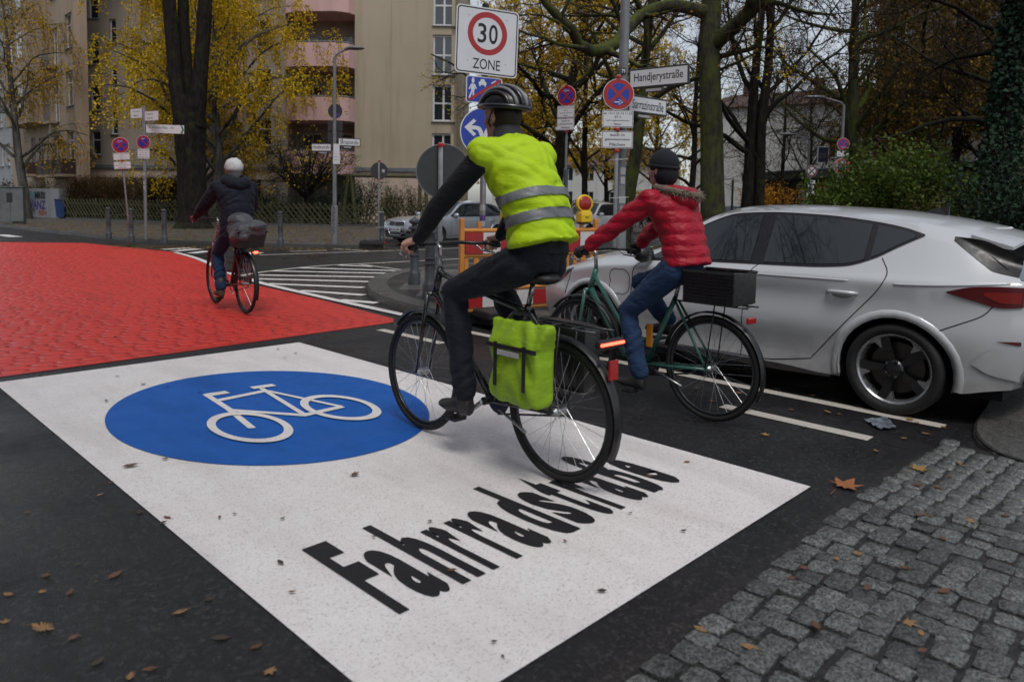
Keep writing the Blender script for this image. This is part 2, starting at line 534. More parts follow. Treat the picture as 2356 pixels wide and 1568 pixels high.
# paving slabs set diagonally on the near pavement, each its own stone
_inner = [(p[0], p[1]) for p in isl_line]
_slab = {}
def slab_mesh(v):
    if v not in _slab:
        mb = MB(); r = random.Random(v)
        mb.box((0, 0, 0), (0.345, 0.345, 0.04), bev=0.006)
        mb.v = [(x + r.uniform(-.003, .003), y + r.uniform(-.003, .003), z) for x, y, z in mb.v]
        _slab[v] = mb.mesh('paving_slab', M_SLAB)
    return _slab[v]
cnt = 0
for i in range(-40, 60):
    for j in range(-40, 60):
        x = (i - j) * 0.35 * 0.7071; y = (i + j) * 0.35 * 0.7071
        x += 9.0; y += 7.0
        if not (5.6 < x < 9.3 and 5.2 < y < 11.4): continue
        if not inside((x, y), [*isl_line, (40, 3)]): continue
        if poly_dist((x, y), isl_line) < 0.52: continue
        o = link('paving_slab', slab_mesh(rng.randrange(6)), None, isl)
        o.location = (x, y, 0.1 + rng.uniform(-.004, .004)); o.rotation_euler = (rng.uniform(-.006, .006), rng.uniform(-.006, .006), PI / 4)
        cnt += 1

# ---- setts at the bottom of the street: granite cobbles, one by one
def sett_mesh(seed, w, l, h, mat, top_noise=0.006, name='cobblestone', drop=0.009, dome=.003):
    r = random.Random(seed)
    bm = bmesh.new()
    n = 5
    g = []
    for i in range(n):
        row = []
        for j in range(n):
            u = i / (n - 1) * 2 - 1; v = j / (n - 1) * 2 - 1
            # rounded square outline with broken corners
            k = 1 - 0.09 * (abs(u) ** 4) * (abs(v) ** 4)
            edge = max(abs(u), abs(v))
            z = h - (drop if edge > 0.99 else 0.0) - dome * (u * u + v * v) + r.uniform(-1, 1) * top_noise * (0.5 if edge > 0.99 else 1.0)
            row.append(bm.verts.new((u * w / 2 * k + r.uniform(-.03, .03), v * l / 2 * k + r.uniform(-.03, .03), z)))
        g.append(row)
    for i in range(n - 1):
        for j in range(n - 1): bm.faces.new((g[i][j], g[i + 1][j], g[i + 1][j + 1], g[i][j + 1]))
    per = [g[i][0] for i in range(n)] + [g[n - 1][j] for j in range(1, n)] + [g[i][n - 1] for i in range(n - 2, -1, -1)] + [g[0][j] for j in range(n - 2, 0, -1)]
    low = [bm.verts.new((v.co.x * 1.03, v.co.y * 1.03, -0.03)) for v in per]
    for i in range(len(per)): bm.faces.new((per[i - 1], per[i], low[i], low[i - 1]))
    me = bpy.data.meshes.new(name)
    bmesh.ops.recalc_face_normals(bm, faces=bm.faces[:])
    bm.to_mesh(me); bm.free()
    me.polygons.foreach_set('use_smooth', [True] * len(me.polygons))
    if name == 'cobblestone':
        try: me.set_sharp_from_angle(angle=R(30))
        except Exception: pass
    me.materials.append(mat)
    return me
cob_bed = sheet('cobbled_strip', [(-3.5, -1.2), (4.72, -1.2), (4.75, 0.7), (4.95, 1.06), (4.78, 1.19), (4.2, 1.265), (3.0, 1.275), (-3.5, 1.275)], 0.0215, M_JOINT)
cobs = [sett_mesh(100 + k, 1, 1, 0.030, M_COB, 0.0032, drop=.0045, dome=.0008) for k in range(14)]
for me in cobs:
    pass
stones = []
yrow = 1.215
row = 0
while yrow > -0.35:
    depth = rng.uniform(0.084, 0.106)
    x = -0.4 + rng.uniform(0, 0.1)
    while x < 4.95:
        wd = rng.uniform(0.075, 0.132)
        cx, cy = x + wd / 2, yrow - depth / 2 + rng.uniform(-.013, .013) + 0.022 * math.sin(x * 1.9 + 1.3)
        lim = 4.70 if cy < 0.6 else 4.70 + (cy - 0.6) * 0.45
        if cx < lim:
            # keep what lies in or near the picture
            if cx > 1.15 + (1.25 - cy) * 0.2: stones.append((cx, cy, wd, depth, math.hypot(cx, cy)))
        x += wd + rng.uniform(0.004, 0.014)
    yrow -= depth + 0.006
    row += 1
stones.sort(key=lambda s: s[4] + (0 if s[1] > 0.25 else 1.2))
rest = MB()
for k, (cx, cy, wd, dp, _) in enumerate(stones):
    me = cobs[rng.randrange(len(cobs))]
    if k < 296:
        o = link('cobblestone', me, None, cob_bed)
        o.location = (cx, cy, 0.004 + rng.uniform(-.007, .006)); o.scale = (wd * 1.0, dp * 1.0, 1)
        o.rotation_euler = (rng.uniform(-.035, .035), rng.uniform(-.035, .035), rng.uniform(-.07, .07) + (PI if rng.random() < .5 else 0))
    else:
        vs = [v.co for v in me.vertices]
        rest.add([(v.x * wd * .985 + cx, v.y * dp * .985 + cy, v.z + 0.004) for v in vs], [tuple(p.vertices) for p in me.polygons])
if rest.v:
    o = rest.build('outlying_cobblestones', M_COB, cob_bed, smooth='all', normals=False); o['kind'] = 'stuff'

# ---- brown setts under the hatching at the corner
BR = [gp(395, 577), gp(575, 651), gp(905, 735), (5.6, 6.9, 0), (5.7, 7.5, 0), (5.95, 8.5, 0), (6.35, 9.25, 0), (6.9, 10.0, 0), (7.5, 10.6, 0), (8.3, 11.1, 0), (9.2, 11.5, 0), (8.9, 12.2, 0), (7.0, 12.9, 0), (6.2, 12.9, 0)]
BR = [p[:2] for p in BR]
BRP = [(5.85, 11.9), (5.60, 9.0), (5.50, 7.15), (5.66, 7.2), (5.80, 8.0), (5.96, 8.55), (6.31, 9.22), (6.64, 9.73), (7.27, 10.45), (7.92, 10.95), (8.6, 11.3), (9.3, 11.55), (8.6, 12.15), (7.2, 12.55), (6.2, 12.75)]
brown = sheet('brown_sett_corner', BRP, 0.003, M_JOINT)
bvar = [sett_mesh(300 + k, 1, 1, 0.010, M_BROWNC, 0.002, 'sett') for k in range(6)]
lst = []
x = 5.4
while x < 9.4:
    y = 7.0 + rng.uniform(0, .05)
    while y < 12.8:
        if inside((x, y), BRP) and poly_dist((x, y), BRP + [BRP[0]]) > 0.07: lst.append((x, y))
        y += 0.155
    x += 0.15
lst.sort(key=lambda p: p[0] + p[1])
rest = MB()
for k, (x, y) in enumerate(lst):
    me = bvar[rng.randrange(6)]
    if k < 290:
        o = link('sett', me, None, brown); o.location = (x + rng.uniform(-.01, .01), y + rng.uniform(-.01, .01), 0.0); o.scale = (0.135, 0.142, 0.7); o.rotation_euler = (0, 0, rng.uniform(-.08, .08))
    else:
        rest.add([(v.co.x * .135 + x, v.co.y * .142 + y, v.co.z * .7) for v in me.vertices], [tuple(p.vertices) for p in me.polygons])
if rest.v:
    o = rest.build('outlying_setts', M_BROWNC, brown, smooth='all', normals=False); o['kind'] = 'stuff'

# ---- red painted crossing over old setts
RED = [(-9, 26.5), gp(0, 557), gp(194, 559), gp(312, 571), gp(403, 580), gp(460, 597), gp(520, 628), gp(573, 652), gp(740, 690), gp(905, 733), gp(905, 742), gp(450, 806), gp(0, 868), (-4.5, 6.72), (-9, 6.72)]
RED = [p[:2] for p in RED]
red = sheet('red_cycle_crossing', RED, 0.004, M_REDJ)
rvar = [sett_mesh(500 + k, 1, 1, 0.009, M_RED, 0.0022, 'painted_sett', .0025, .0012) for k in range(10)]
lst = []
row = 0
y = 6.86
while y < 26:
    x = -3.0 + rng.uniform(0, 0.18)
    x_hi = 9
    while x < x_hi:
        if inside((x, y), RED) and poly_dist((x, y), RED + [RED[0]]) > 0.085: lst.append((x, y))
        x += 0.185 + rng.uniform(-.012, .03)
    y += 0.148; row += 1
lst.sort(key=lambda p: p[0] * 0.71 + p[1] * 0.70 + (6 if p[0] < 1.3 + (p[1] - 6.7) * 0.19 - 0.2 else 0))
V = []; Fq = []; base = 0
for k, (x, y) in enumerate(lst):
    me = rvar[rng.randrange(10)]
    sc = (0.188 + rng.uniform(-.008, .003), 0.150 + rng.uniform(-.006, .002))
    if k < 290:
        o = link('painted_sett', me, None, red); o.location = (x, y + rng.uniform(-.006, .006), 0.002); o.scale = (sc[0], sc[1], 0.36); o.rotation_euler = (0, 0, rng.uniform(-.04, .04))
    else:
        co = np.empty(len(me.vertices) * 3, dtype=np.float32); me.vertices.foreach_get('co', co); co = co.reshape(-1, 3) * np.array([sc[0], sc[1], 0.36]) + np.array([x, y + rng.uniform(-.006, .006), 0.002])
        fi = np.empty(len(me.polygons) * 4, dtype=np.int32); me.polygons.foreach_get('vertices', fi)
        V.append(co); Fq.append(fi.reshape(-1, 4) + base); base += len(co)
o = link('outlying_painted_setts', np_mesh('outlying_painted_setts', np.concatenate(V), np.concatenate(Fq), M_RED, True), None, red); o['kind'] = 'stuff'

# ---- white panel with blue disc, cycle symbol and lettering
panel = sheet('cycle_street_panel', [(1.165, 1.47), (3.665, 1.47), (3.68, 6.52), (1.19, 6.54)], 0.004, M_WHITE)
sheet('blue_disc', [(2.362 + 0.952 * math.cos(2 * PI * i / 96), 4.555 + 1.19 * math.sin(2 * PI * i / 96)) for i in range(96)], 0.008, M_BLUE, None, panel)
def stroke(mb, a, b, w0, w1=None, z=0.012, ys=1.0):
    w1 = w0 if w1 is None else w1
    ax, ay = a; bx, by = b
    dx, dy = bx - ax, (by - ay) / ys
    L = math.hypot(dx, dy); nx, ny = -dy / L, dx / L
    mb.add([(ax + nx * w0 / 2, ay + ny * w0 / 2 * ys, z), (bx + nx * w1 / 2, by + ny * w1 / 2 * ys, z), (bx - nx * w1 / 2, by - ny * w1 / 2 * ys, z), (ax - nx * w0 / 2, ay - ny * w0 / 2 * ys, z)], [(0, 1, 2, 3)])
sb = MB(); YS = 1.75
for k, (a, b, w) in enumerate([((2.185, 5.17), (2.135, 4.65), .042), ((2.135, 4.68), (2.06, 4.21), .042), ((2.178, 5.14), (2.325, 5.125), .05), ((2.165, 4.95), (2.545, 4.98), .036),
                ((2.14, 4.66), (2.435, 4.23), .036), ((2.55, 5.06), (2.43, 4.22), .036), ((2.545, 4.97), (2.715, 4.25), .032), ((2.42, 4.24), (2.72, 4.25), .036), ((2.50, 5.11), (2.665, 5.09), .045)]):
    stroke(sb, a, b, w, z=0.012 + k * 0.0004, ys=YS)
for cx, cy in ((2.06, 4.245), (2.70, 4.25)):
    n = 48; vs = []
    for i in range(n):
        a = 2 * PI * i / n
        vs += [(cx + .21 * math.cos(a), cy + .37 * math.sin(a), 0.0165), (cx + .165 * math.cos(a), cy + .292 * math.sin(a), 0.0165)]
    sb.add(vs, [(2 * i, (2 * i + 2) % (2 * n), (2 * i + 3) % (2 * n), 2 * i + 1) for i in range(n)])
sb.build('bicycle_symbol', M_WHITE, panel)
def road_letter(ch, x0, x1, y0, y1):
    vs, fs = text_geo(ch, 0.036)
    lo, hi = vs.min(0), vs.max(0)
    mb = MB()
    mb.add([(x0 + (v[0] - lo[0]) / (hi[0] - lo[0]) * (x1 - x0), y0 + (v[1] - lo[1]) / (hi[1] - lo[1]) * (y1 - y0), 0.008) for v in vs], fs)
    mb.build('letter', M_BLACKP, panel)
B0, XH, CAP = 1.955, 2.41, 2.60
for ch, x0, x1, top in [('F', 1.475, 1.585, CAP), ('a', 1.605, 1.725, XH), ('h', 1.762, 1.878, CAP), ('r', 1.917, 2.005, XH), ('r', 2.045, 2.133, XH), ('a', 2.155, 2.275, XH), ('d', 2.325, 2.440, CAP), ('s', 2.475, 2.585, XH), ('t', 2.612, 2.700, 2.55), ('r', 2.733, 2.822, XH), ('a', 2.858, 2.977, XH), ('ß', 3.015, 3.125, CAP), ('e', 3.158, 3.272, XH)]:
    road_letter(ch, x0, x1, B0, top)

# ---- line markings
lines = []
def marking(name, pts, z=0.004, mat=None):
    return sheet(name, pts, z, mat or M_LINE)
for y0, y1 in ((1.54, 2.53), (3.52, 4.5), (5.57, 6.62)): marking('lane_dash', [(4.655, y0), (4.765, y0), (4.765, y1), (4.655, y1)])
marking('parking_line', [(5.29, 1.30), (5.40, 1.30), (5.40, 5.95), (5.29, 5.95)])
def bar(name, a, b, w, z=0.012, mat=None):
    t = Vector((b[0] - a[0], b[1] - a[1])).normalized(); n = Vector((-t.y, t.x)) * w / 2
    return marking(name, [(a[0] + n.x, a[1] + n.y), (a[0] - n.x, a[1] - n.y), (b[0] - n.x, b[1] - n.y), (b[0] + n.x, b[1] + n.y)], z, mat)
for a, b in [((8.69, 13.72), (9.08, 13.05)), ((7.70, 13.61), (8.95, 11.95)), ((6.94, 13.31), (8.68, 11.40)), ((6.38, 12.74), (7.98, 11.05)), ((6.0, 12.2), (7.36, 10.58)), ((5.83, 11.35), (6.76, 9.95)), ((5.78, 10.2), (6.22, 9.15)), ((5.66, 8.92), (5.88, 8.33))]:
    bar('hatch_stripe', a, b, 0.17, 0.0125, M_WHITE)
bar('hatch_stripe', (9.17, 13.65), (9.13, 11.95), 0.10, 0.009)
prev = None
BORD = [gp(403, 581), gp(462, 597), gp(522, 628)] + [(5.80, 11.6, 0), (5.70, 10.298, 0), (5.60, 8.914, 0), (5.545, 8.0, 0), (5.505, 7.197, 0)]
def ribbon(name, pts, w, z, mat):
    mb = MB(); vs = []
    for i, p in enumerate(pts):
        a = pts[max(i - 1, 0)]; b = pts[min(i + 1, len(pts) - 1)]
        t = Vector((b[0] - a[0], b[1] - a[1])).normalized()
        vs += [(p[0] - t.y * w / 2, p[1] + t.x * w / 2, z), (p[0] + t.y * w / 2, p[1] - t.x * w / 2, z)]
    mb.add(vs, [(2 * i, 2 * i + 1, 2 * i + 3, 2 * i + 2) for i in range(len(pts) - 1)])
    o = mb.build(name, mat, normals=False)
    if o.data.polygons[0].normal.z < 0: o.data.flip_normals()
    o['kind'] = 'structure'
    return o
ribbon('red_area_border_line', smooth_line([p[:2] for p in BORD], 2), 0.13, 0.0135, M_WHITE)
ribbon('junction_edge_line', smooth_line([(5.9, 12.6), (6.40, 13.12), (7.7, 13.68), (8.62, 13.87), (9.5, 13.74), (10.68, 13.73), (11.9, 13.62), (30, 13.6)], 2), 0.12, 0.0095, M_LINE)
ribbon('far_lane_line', [(8.7, 17.37), (11.86, 17.1), (13.03, 16.95), (40, 16.9)], 0.12, 0.004, M_LINE)
bar('far_hatch_line', (11.56, 18.5), (11.86, 17.25), 0.12, 0.004)
bar('far_hatch_line', (10.0, 18.2), (11.0, 17.98), 0.12, 0.004)
bar('far_hatch_line', (8.55, 17.6), (9.1, 18.25), 0.35, 0.004, M_WHITE)
for a, b in (((402, 578), (457, 573)), ((375, 574), (440, 571)), ((440, 583), (478, 578))):
    bar('crossing_dash', gp(*a), gp(*b), 0.3, 0.008, M_WHITE)
bar('far_crossing_stripe', gp(0, 540), gp(38, 545), 0.4, 0.004, M_WHITE)

# ================================================================== cars
def car_paint(name, col, metal=0.0, dirt=0.25):
    m, nt, b = new_mat(name)
    co = coords(nt)
    sep = N(nt, 'ShaderNodeSeparateXYZ'); nt.links.new(co, sep.inputs[0])
    low = ramp(nt, sep.outputs[2], [(0.22, 1.0), (0.62, 0.0)])
    f = noise(nt, co, 5.0, 6.0, 0.7)
    mm = N(nt, 'ShaderNodeMath', operation='MULTIPLY'); nt.links.new(low, mm.inputs[0]); nt.links.new(f, mm.inputs[1])
    m2 = N(nt, 'ShaderNodeMath', operation='MULTIPLY'); nt.links.new(mm.outputs[0], m2.inputs[0]); m2.inputs[1].default_value = dirt * 2
    c = mix(nt, m2.outputs[0], col, (0.16, 0.135, 0.11))
    speck = ramp(nt, noise(nt, co, 90.0, 2.0), [(0.66, 0.0), (0.74, 0.35)])
    c = mix(nt, speck, c, tuple(x * 0.75 for x in col))
    nt.links.new(c, b.inputs['Base Color'])
    b.inputs['Metallic'].default_value = metal
    b.inputs['Roughness'].default_value = 0.28
    b.inputs['Coat Weight'].default_value = 1.0
    b.inputs['Coat Roughness'].default_value = 0.05
    return m
M_CARW = car_paint('white_car_paint', (0.52, 0.54, 0.56), 0.0, 0.5)
M_CARS = car_paint('silver_car_paint', (0.44, 0.47, 0.52), 0.55, 0.3)
M_CARW2 = car_paint('small_car_white_paint', (0.70, 0.72, 0.74), 0.0, 0.2)
M_CARD = car_paint('dark_car_paint', (0.05, 0.055, 0.06), 0.3, 0.2)
M_TRIM = basic('black_trim', (0.012, 0.012, 0.013), 0.35, var=0.3, scale=12)
M_GLOSSB = basic('gloss_black', (0.006, 0.006, 0.007), 0.08)
M_TYRE = basic('tyre_rubber', (0.012, 0.012, 0.012), 0.75, var=0.4, scale=20, bmp=0.25, bscale=90)
M_RIMD = basic('dark_alloy', (0.05, 0.052, 0.055), 0.3, metal=0.7, var=0.2, scale=10)
M_RIML = basic('bright_alloy', (0.42, 0.43, 0.44), 0.3, metal=0.85, var=0.15, scale=10)
M_CHROME = basic('chrome', (0.75, 0.76, 0.78), 0.12, metal=1.0)
M_LINEG = basic('panel_gap', (0.012, 0.012, 0.013), 0.8)
M_WELL = basic('wheel_well', (0.006, 0.006, 0.006), 0.9)
def glass_mat(name, tint, rough=0.02):
    m, nt, b = new_mat(name)
    co = coords(nt)
    drops = ramp(nt, noise(nt, co, 110.0, 2.0), [(0.6, 0.0), (0.75, 1.0)])
    b.inputs['Base Color'].default_value = (*tint, 1)
    nt.links.new(ramp(nt, noise(nt, co, 7.0, 3.0), [(0.3, rough), (0.75, rough + 0.05)]), b.inputs['Roughness'])
    b.inputs['IOR'].default_value = 1.52
    b.inputs['Coat Weight'].default_value = 0.8
    b.inputs['Coat Roughness'].default_value = 0.01
    bump(nt, b, drops, 0.12, 0.002)
    return m
M_GLASS = glass_mat('tinted_car_glass', (0.010, 0.014, 0.014))
def emis_like(name, col, rough=0.08, strength=0.0, emit=None):
    m, nt, b = new_mat(name)
    b.inputs['Base Color'].default_value = (*col, 1); b.inputs['Roughness'].default_value = rough
    b.inputs['Coat Weight'].default_value = 1.0
    if strength:
        b.inputs['Emission Color'].default_value = (*(emit or col), 1); b.inputs['Emission Strength'].default_value = strength
    return m
M_TAIL = emis_like('red_lamp_glass', (0.10, 0.006, 0.008))
M_TAIL2 = emis_like('bright_red_lamp_glass', (0.24, 0.014, 0.010))
M_HEADL = emis_like('clear_lamp_glass', (0.35, 0.38, 0.42))
M_HEADD = emis_like('dark_lamp_glass', (0.03, 0.032, 0.036))

def curve(pts):
    """smooth monotone-ish function through (x, v) points"""
    xs = np.array([p[0] for p in pts], float); vs = np.array([p[1] for p in pts], float)
    d = np.gradient(vs, xs)
    sl = np.diff(vs) / np.diff(xs)
    d[1:-1] = np.where(sl[:-1] * sl[1:] <= 0, 0, 2 * sl[:-1] * sl[1:] / (sl[:-1] + sl[1:] + 1e-12))
    d[0], d[-1] = sl[0], sl[-1]
    def f(x):
        x = np.clip(np.asarray(x, float), xs[0], xs[-1])
        i = np.clip(np.searchsorted(xs, x) - 1, 0, len(xs) - 2)
        h = xs[i + 1] - xs[i]; t = (x - xs[i]) / h
        return ((2 * t ** 3 - 3 * t ** 2 + 1) * vs[i] + (t ** 3 - 2 * t ** 2 + t) * h * d[i] + (-2 * t ** 3 + 3 * t ** 2) * vs[i + 1] + (t ** 3 - t ** 2) * h * d[i + 1])
    return f

class Car:
    """body lofted from rows of a side profile; +y forward, rear axle at y = 0, x = half width"""
    def __init__(s, wb, hub, arch, rows, top, ends, plan):
        s.wb, s.hub, s.arch = wb, hub, arch
        s.zr = [curve(r[0]) for r in rows]        # z of each row along y
        s.wr = [curve(r[1]) for r in rows]        # half width of each row
        s.top = curve(top)                        # height of the centre line
        s.ends = ends                             # (rear y, front y) of each row, last for the centre
        s.plan = curve(plan)                      # narrowing towards the ends
        s.K = len(rows)
    def side_x(s, y, z):
        zs = np.array([float(f(y)) for f in s.zr]); ws = np.array([float(f(y)) for f in s.wr])
        zs = np.maximum.accumulate(zs + np.arange(len(zs)) * 1e-4)
        pts = list(zip(zs, ws))
        return float(curve(pts)(z)) * float(s.plan(y))
    def body(s, root, paint, sub=4, stations=150, name='body'):
        K = s.K
        tau = np.linspace(0, 1, stations)
        tau = 0.5 - 0.5 * np.cos(tau * PI) * (0.25 + 0.75) if False else tau
        rowsP = []
        nsub = sub
        fr = []
        for j in range(K - 1):
            for q in range(nsub): fr.append(j + q / nsub)
        fr.append(K - 1)
        for r in fr:
            j = min(int(r), K - 2); t = r - j
            yr = s.ends[j][0] * (1 - t) + s.ends[j + 1][0] * t
            yf = s.ends[j][1] * (1 - t) + s.ends[j + 1][1] * t
            y = yr + (yf - yr) * tau
            zj = [f(y) for f in s.zr]; wj = [f(y) for f in s.wr]
            z = zj[j] * (1 - t) + zj[j + 1] * t
            if t == 0: w = wj[j] * s.plan(y)
            else: w = np.array([s.side_x(yy, zz) for yy, zz in zip(y, z)])
            rowsP.append(np.stack([w, y, z], 1))
        # top rows from the roof edge to the centre line
        e = rowsP[-1]
        nt_ = 6
        for q in range(1, nt_ + 1):
            a = q / nt_
            yr = s.ends[-2][0] * (1 - a) + s.ends[-1][0] * a; yf = s.ends[-2][1] * (1 - a) + s.ends[-1][1] * a
            y = yr + (yf - yr) * tau
            ze = s.zr[-1](y); zc = s.top(y)
            zc = np.maximum(zc, ze)
            w = s.wr[-1](y) * s.plan(y) * (1 - a)
            z = ze + (zc - ze) * (1 - (1 - a) ** 2.2)
            rowsP.append(np.stack([w, y, z], 1))
        P = np.stack(rowsP, 0)          # rows, stations, 3
        nr, ns = P.shape[:2]
        # wheel arches
        for yc in (0.0, s.wb):
            d = np.hypot(P[:, :, 1] - yc, P[:, :, 2] - s.hub)
            near = (np.abs(d - s.arch) < 0.022) & (P[:, :, 2] < s.hub + s.arch + .03) & (P[:, :, 0] > 0.3)
            k = np.where(near, s.arch / np.maximum(d, 1e-6), 1.0)
            P[:, :, 1] = np.where(near, yc + (P[:, :, 1] - yc) * k, P[:, :, 1])
            P[:, :, 2] = np.where(near, s.hub + (P[:, :, 2] - s.hub) * k, P[:, :, 2])
        dmin = np.minimum(np.hypot(P[:, :, 1], P[:, :, 2] - s.hub), np.hypot(P[:, :, 1] - s.wb, P[:, :, 2] - s.hub))
        vs = []; fs = []
        idR = np.arange(nr * ns).reshape(nr, ns)
        L = P.copy(); L[:, :, 0] *= -1
        V = np.concatenate([P.reshape(-1, 3), L.reshape(-1, 3)])
        off = nr * ns
        for i in range(nr - 1):
            for k in range(ns - 1):
                if i < (K - 1) * sub and min(dmin[i, k], dmin[i + 1, k], dmin[i, k + 1], dmin[i + 1, k + 1]) < s.arch - 0.002: continue
                a, b, c, d = idR[i, k], idR[i, k + 1], idR[i + 1, k + 1], idR[i + 1, k]
                fs.append((a, b, c, d)); fs.append((a + off, d + off, c + off, b + off))
        # close nose and tail across the car
        extra = []
        for k, sg in ((0, -1), (ns - 1, 1)):
            m = 8
            cols = []
            for i in range(nr - 1):
                x, y, z = P[i, k]
                ids = [off + idR[i, k]]
                for q in range(1, m):
                    u = -1 + 2 * q / m
                    extra.append((x * u, y + sg * 0.075 * (1 - u * u) * min(1, x * 2), z)); ids.append(2 * off + len(extra) - 1)
                ids.append(idR[i, k]); cols.append(ids)
            for a, b in zip(cols[:-1], cols[1:]):
                for q in range(m):
                    f = (a[q], a[q + 1], b[q + 1], b[q])
                    fs.append(f if sg < 0 else f[::-1])
            top = cols[-1]; fs.append(tuple(top[::-1]) if sg > 0 else tuple(top))
            bot = cols[0]; fs.append(tuple(bot) if sg > 0 else tuple(bot[::-1]))
        V = np.concatenate([V, np.array(extra)])
        me = bpy.data.meshes.new(name)
        me.from_pydata(V.tolist(), [], fs)
        bm = bmesh.new(); bm.from_mesh(me)
        bmesh.ops.remove_doubles(bm, verts=bm.verts[:], dist=0.0008)
        bmesh.ops.recalc_face_normals(bm, faces=bm.faces[:]); bm.to_mesh(me); bm.free()
        me.polygons.foreach_set('use_smooth', [True] * len(me.polygons))
        try: me.set_sharp_from_angle(angle=R(42))
        except Exception: pass
        o = link(name, me, paint, root)
        s.P = P
        # underbody and wheel wells
        ub = MB(); ub.box((0, s.wb / 2, 0.22), (1.3, s.wb + 1.2, 0.10))
        ub.build('underbody', M_WELL, root)
        for yc in (0.0, s.wb):
            for sd in (-1, 1):
                wl = MB(); n = 18; vs = []
                xo = sd * (s.side_x(yc, s.hub + s.arch) - 0.015)
                for q in range(n + 1):
                    a = -0.25 + (PI + 0.5) * q / n
                    rr = s.arch + 0.004
                    vs += [(xo, yc + rr * math.cos(a), s.hub + rr * math.sin(a)), (xo - sd * 0.30, yc + rr * math.cos(a), s.hub + rr * math.sin(a))]
                wl.add(vs, [(2 * q, 2 * q + 1, 2 * q + 3, 2 * q + 2) for q in range(n)])
                wl.add([vs[2 * q + 1] for q in range(n + 1)], [tuple(range(n + 1))])
                wl.build('wheel_well', M_WELL, root, normals=False)
                lip = MB(); vs = []
                for q in range(n + 1):
                    a = -0.22 + (PI + 0.44) * q / n
                    for rr, ox in ((s.arch - 0.003, -0.012), (s.arch - 0.001, 0.012), (s.arch + 0.045, 0.010), (s.arch + 0.052, 0.0)):
                        yy = yc + rr * math.cos(a); zz = s.hub + rr * math.sin(a)
                        vs.append((sd * (s.side_x(yy, max(zz, float(s.zr[0](yy)))) + ox), yy, zz))
                lip.add(vs, [(4 * q + t, 4 * q + t + 1, 4 * q + t + 5, 4 * q + t + 4) for q in range(n) for t in range(3)])
                lip.build('wheel_arch', paint, root, smooth='all')
        return o
    def patch(s, root, name, mat, ys, zlo, zhi, off=0.004, nz=6, sides=(-1, 1), ny=24, label=None):
        """a skin piece on the side of the body between two height curves"""
        zl, zh = curve(zlo), curve(zhi)
        out = []
        for sd in sides:
            mb = MB(); vs = []
            yy = np.linspace(ys[0], ys[1], ny)
            for y in yy:
                a, b = float(zl(y)), float(zh(y))
                b = max(b, a + 1e-3)
                for q in range(nz + 1):
                    z = a + (b - a) * q / nz
                    vs.append((sd * (s.side_x(y, z) + off), y, z))
            w = nz + 1
            mb.add(vs, [(i * w + q, (i + 1) * w + q, (i + 1) * w + q + 1, i * w + q + 1) for i in range(ny - 1) for q in range(nz)])
            o = mb.build(name, mat, root, smooth='all', normals=False)
            # outward normals
            me = o.data
            if me.polygons[len(me.polygons) // 2].normal.x * sd < 0: me.flip_normals()
            if label: o['label'] = label
            out.append(o)
        return out
    def gap(s, root, name, pts, r=0.0035, sides=(-1, 1), mat=None):
        pts = smooth_line(pts, 2)
        for sd in sides:
            mb = MB()
            mb.tube([(sd * (s.side_x(y, z) + 0.0005), y, z) for y, z in pts], r, 5)
            mb.build(name, mat or M_LINEG, root)
    def tailpatch(s, root, name, mat, k, x0, x1, r0, r1, off, z_shift=(0, 0), bulge=0.075, n=10):
        """a piece on the nose (k=-1) or tail (k=0) between two rows of the body"""
        sg = -1 if k == 0 else 1
        mb = MB(); vs = []
        A, B = s.P[r0, k], s.P[r1, k]
        for q in range(n + 1):
            u = x0 + (x1 - x0) * q / n
            for t in range(5):
                f = t / 4
                p = A + (B - A) * f
                vs.append((p[0] * u, p[1] + sg * (bulge * (1 - u * u) * min(1, p[0] * 2) + off), p[2]))
        mb.add(vs, [(q * 5 + t, q * 5 + 5 + t, q * 5 + 6 + t, q * 5 + 1 + t) for q in range(n) for t in range(4)])
        o = mb.build(name, mat, root, smooth='all', normals=False)
        me = o.data
        if me.polygons[len(me.polygons) // 2].normal.y * sg < 0: me.flip_normals()
        return o
    def toppatch(s, root, name, mat, y0, y1, u=0.9, off=0.004, n=10):
        mb = MB(); vs = []
        ys = np.linspace(y0, y1, 12)
        for y in ys:
            for q in range(n + 1):
                a = (-1 + 2 * q / n) * u
                ze = float(s.zr[-1](y)); zc = max(float(s.top(y)), ze)
                w = float(s.wr[-1](y)) * float(s.plan(y))
                vs.append((a * w, y, ze + (zc - ze) * (1 - abs(a) ** 2.2) + off))
        w_ = n + 1
        mb.add(vs, [(i * w_ + q, i * w_ + q + 1, i * w_ + w_ + q + 1, i * w_ + w_ + q) for i in range(11) for q in range(n)])
        o = mb.build(name, mat, root, smooth='all', normals=False)
        if o.data.polygons[60].normal.z < 0: o.data.flip_normals()
        return o

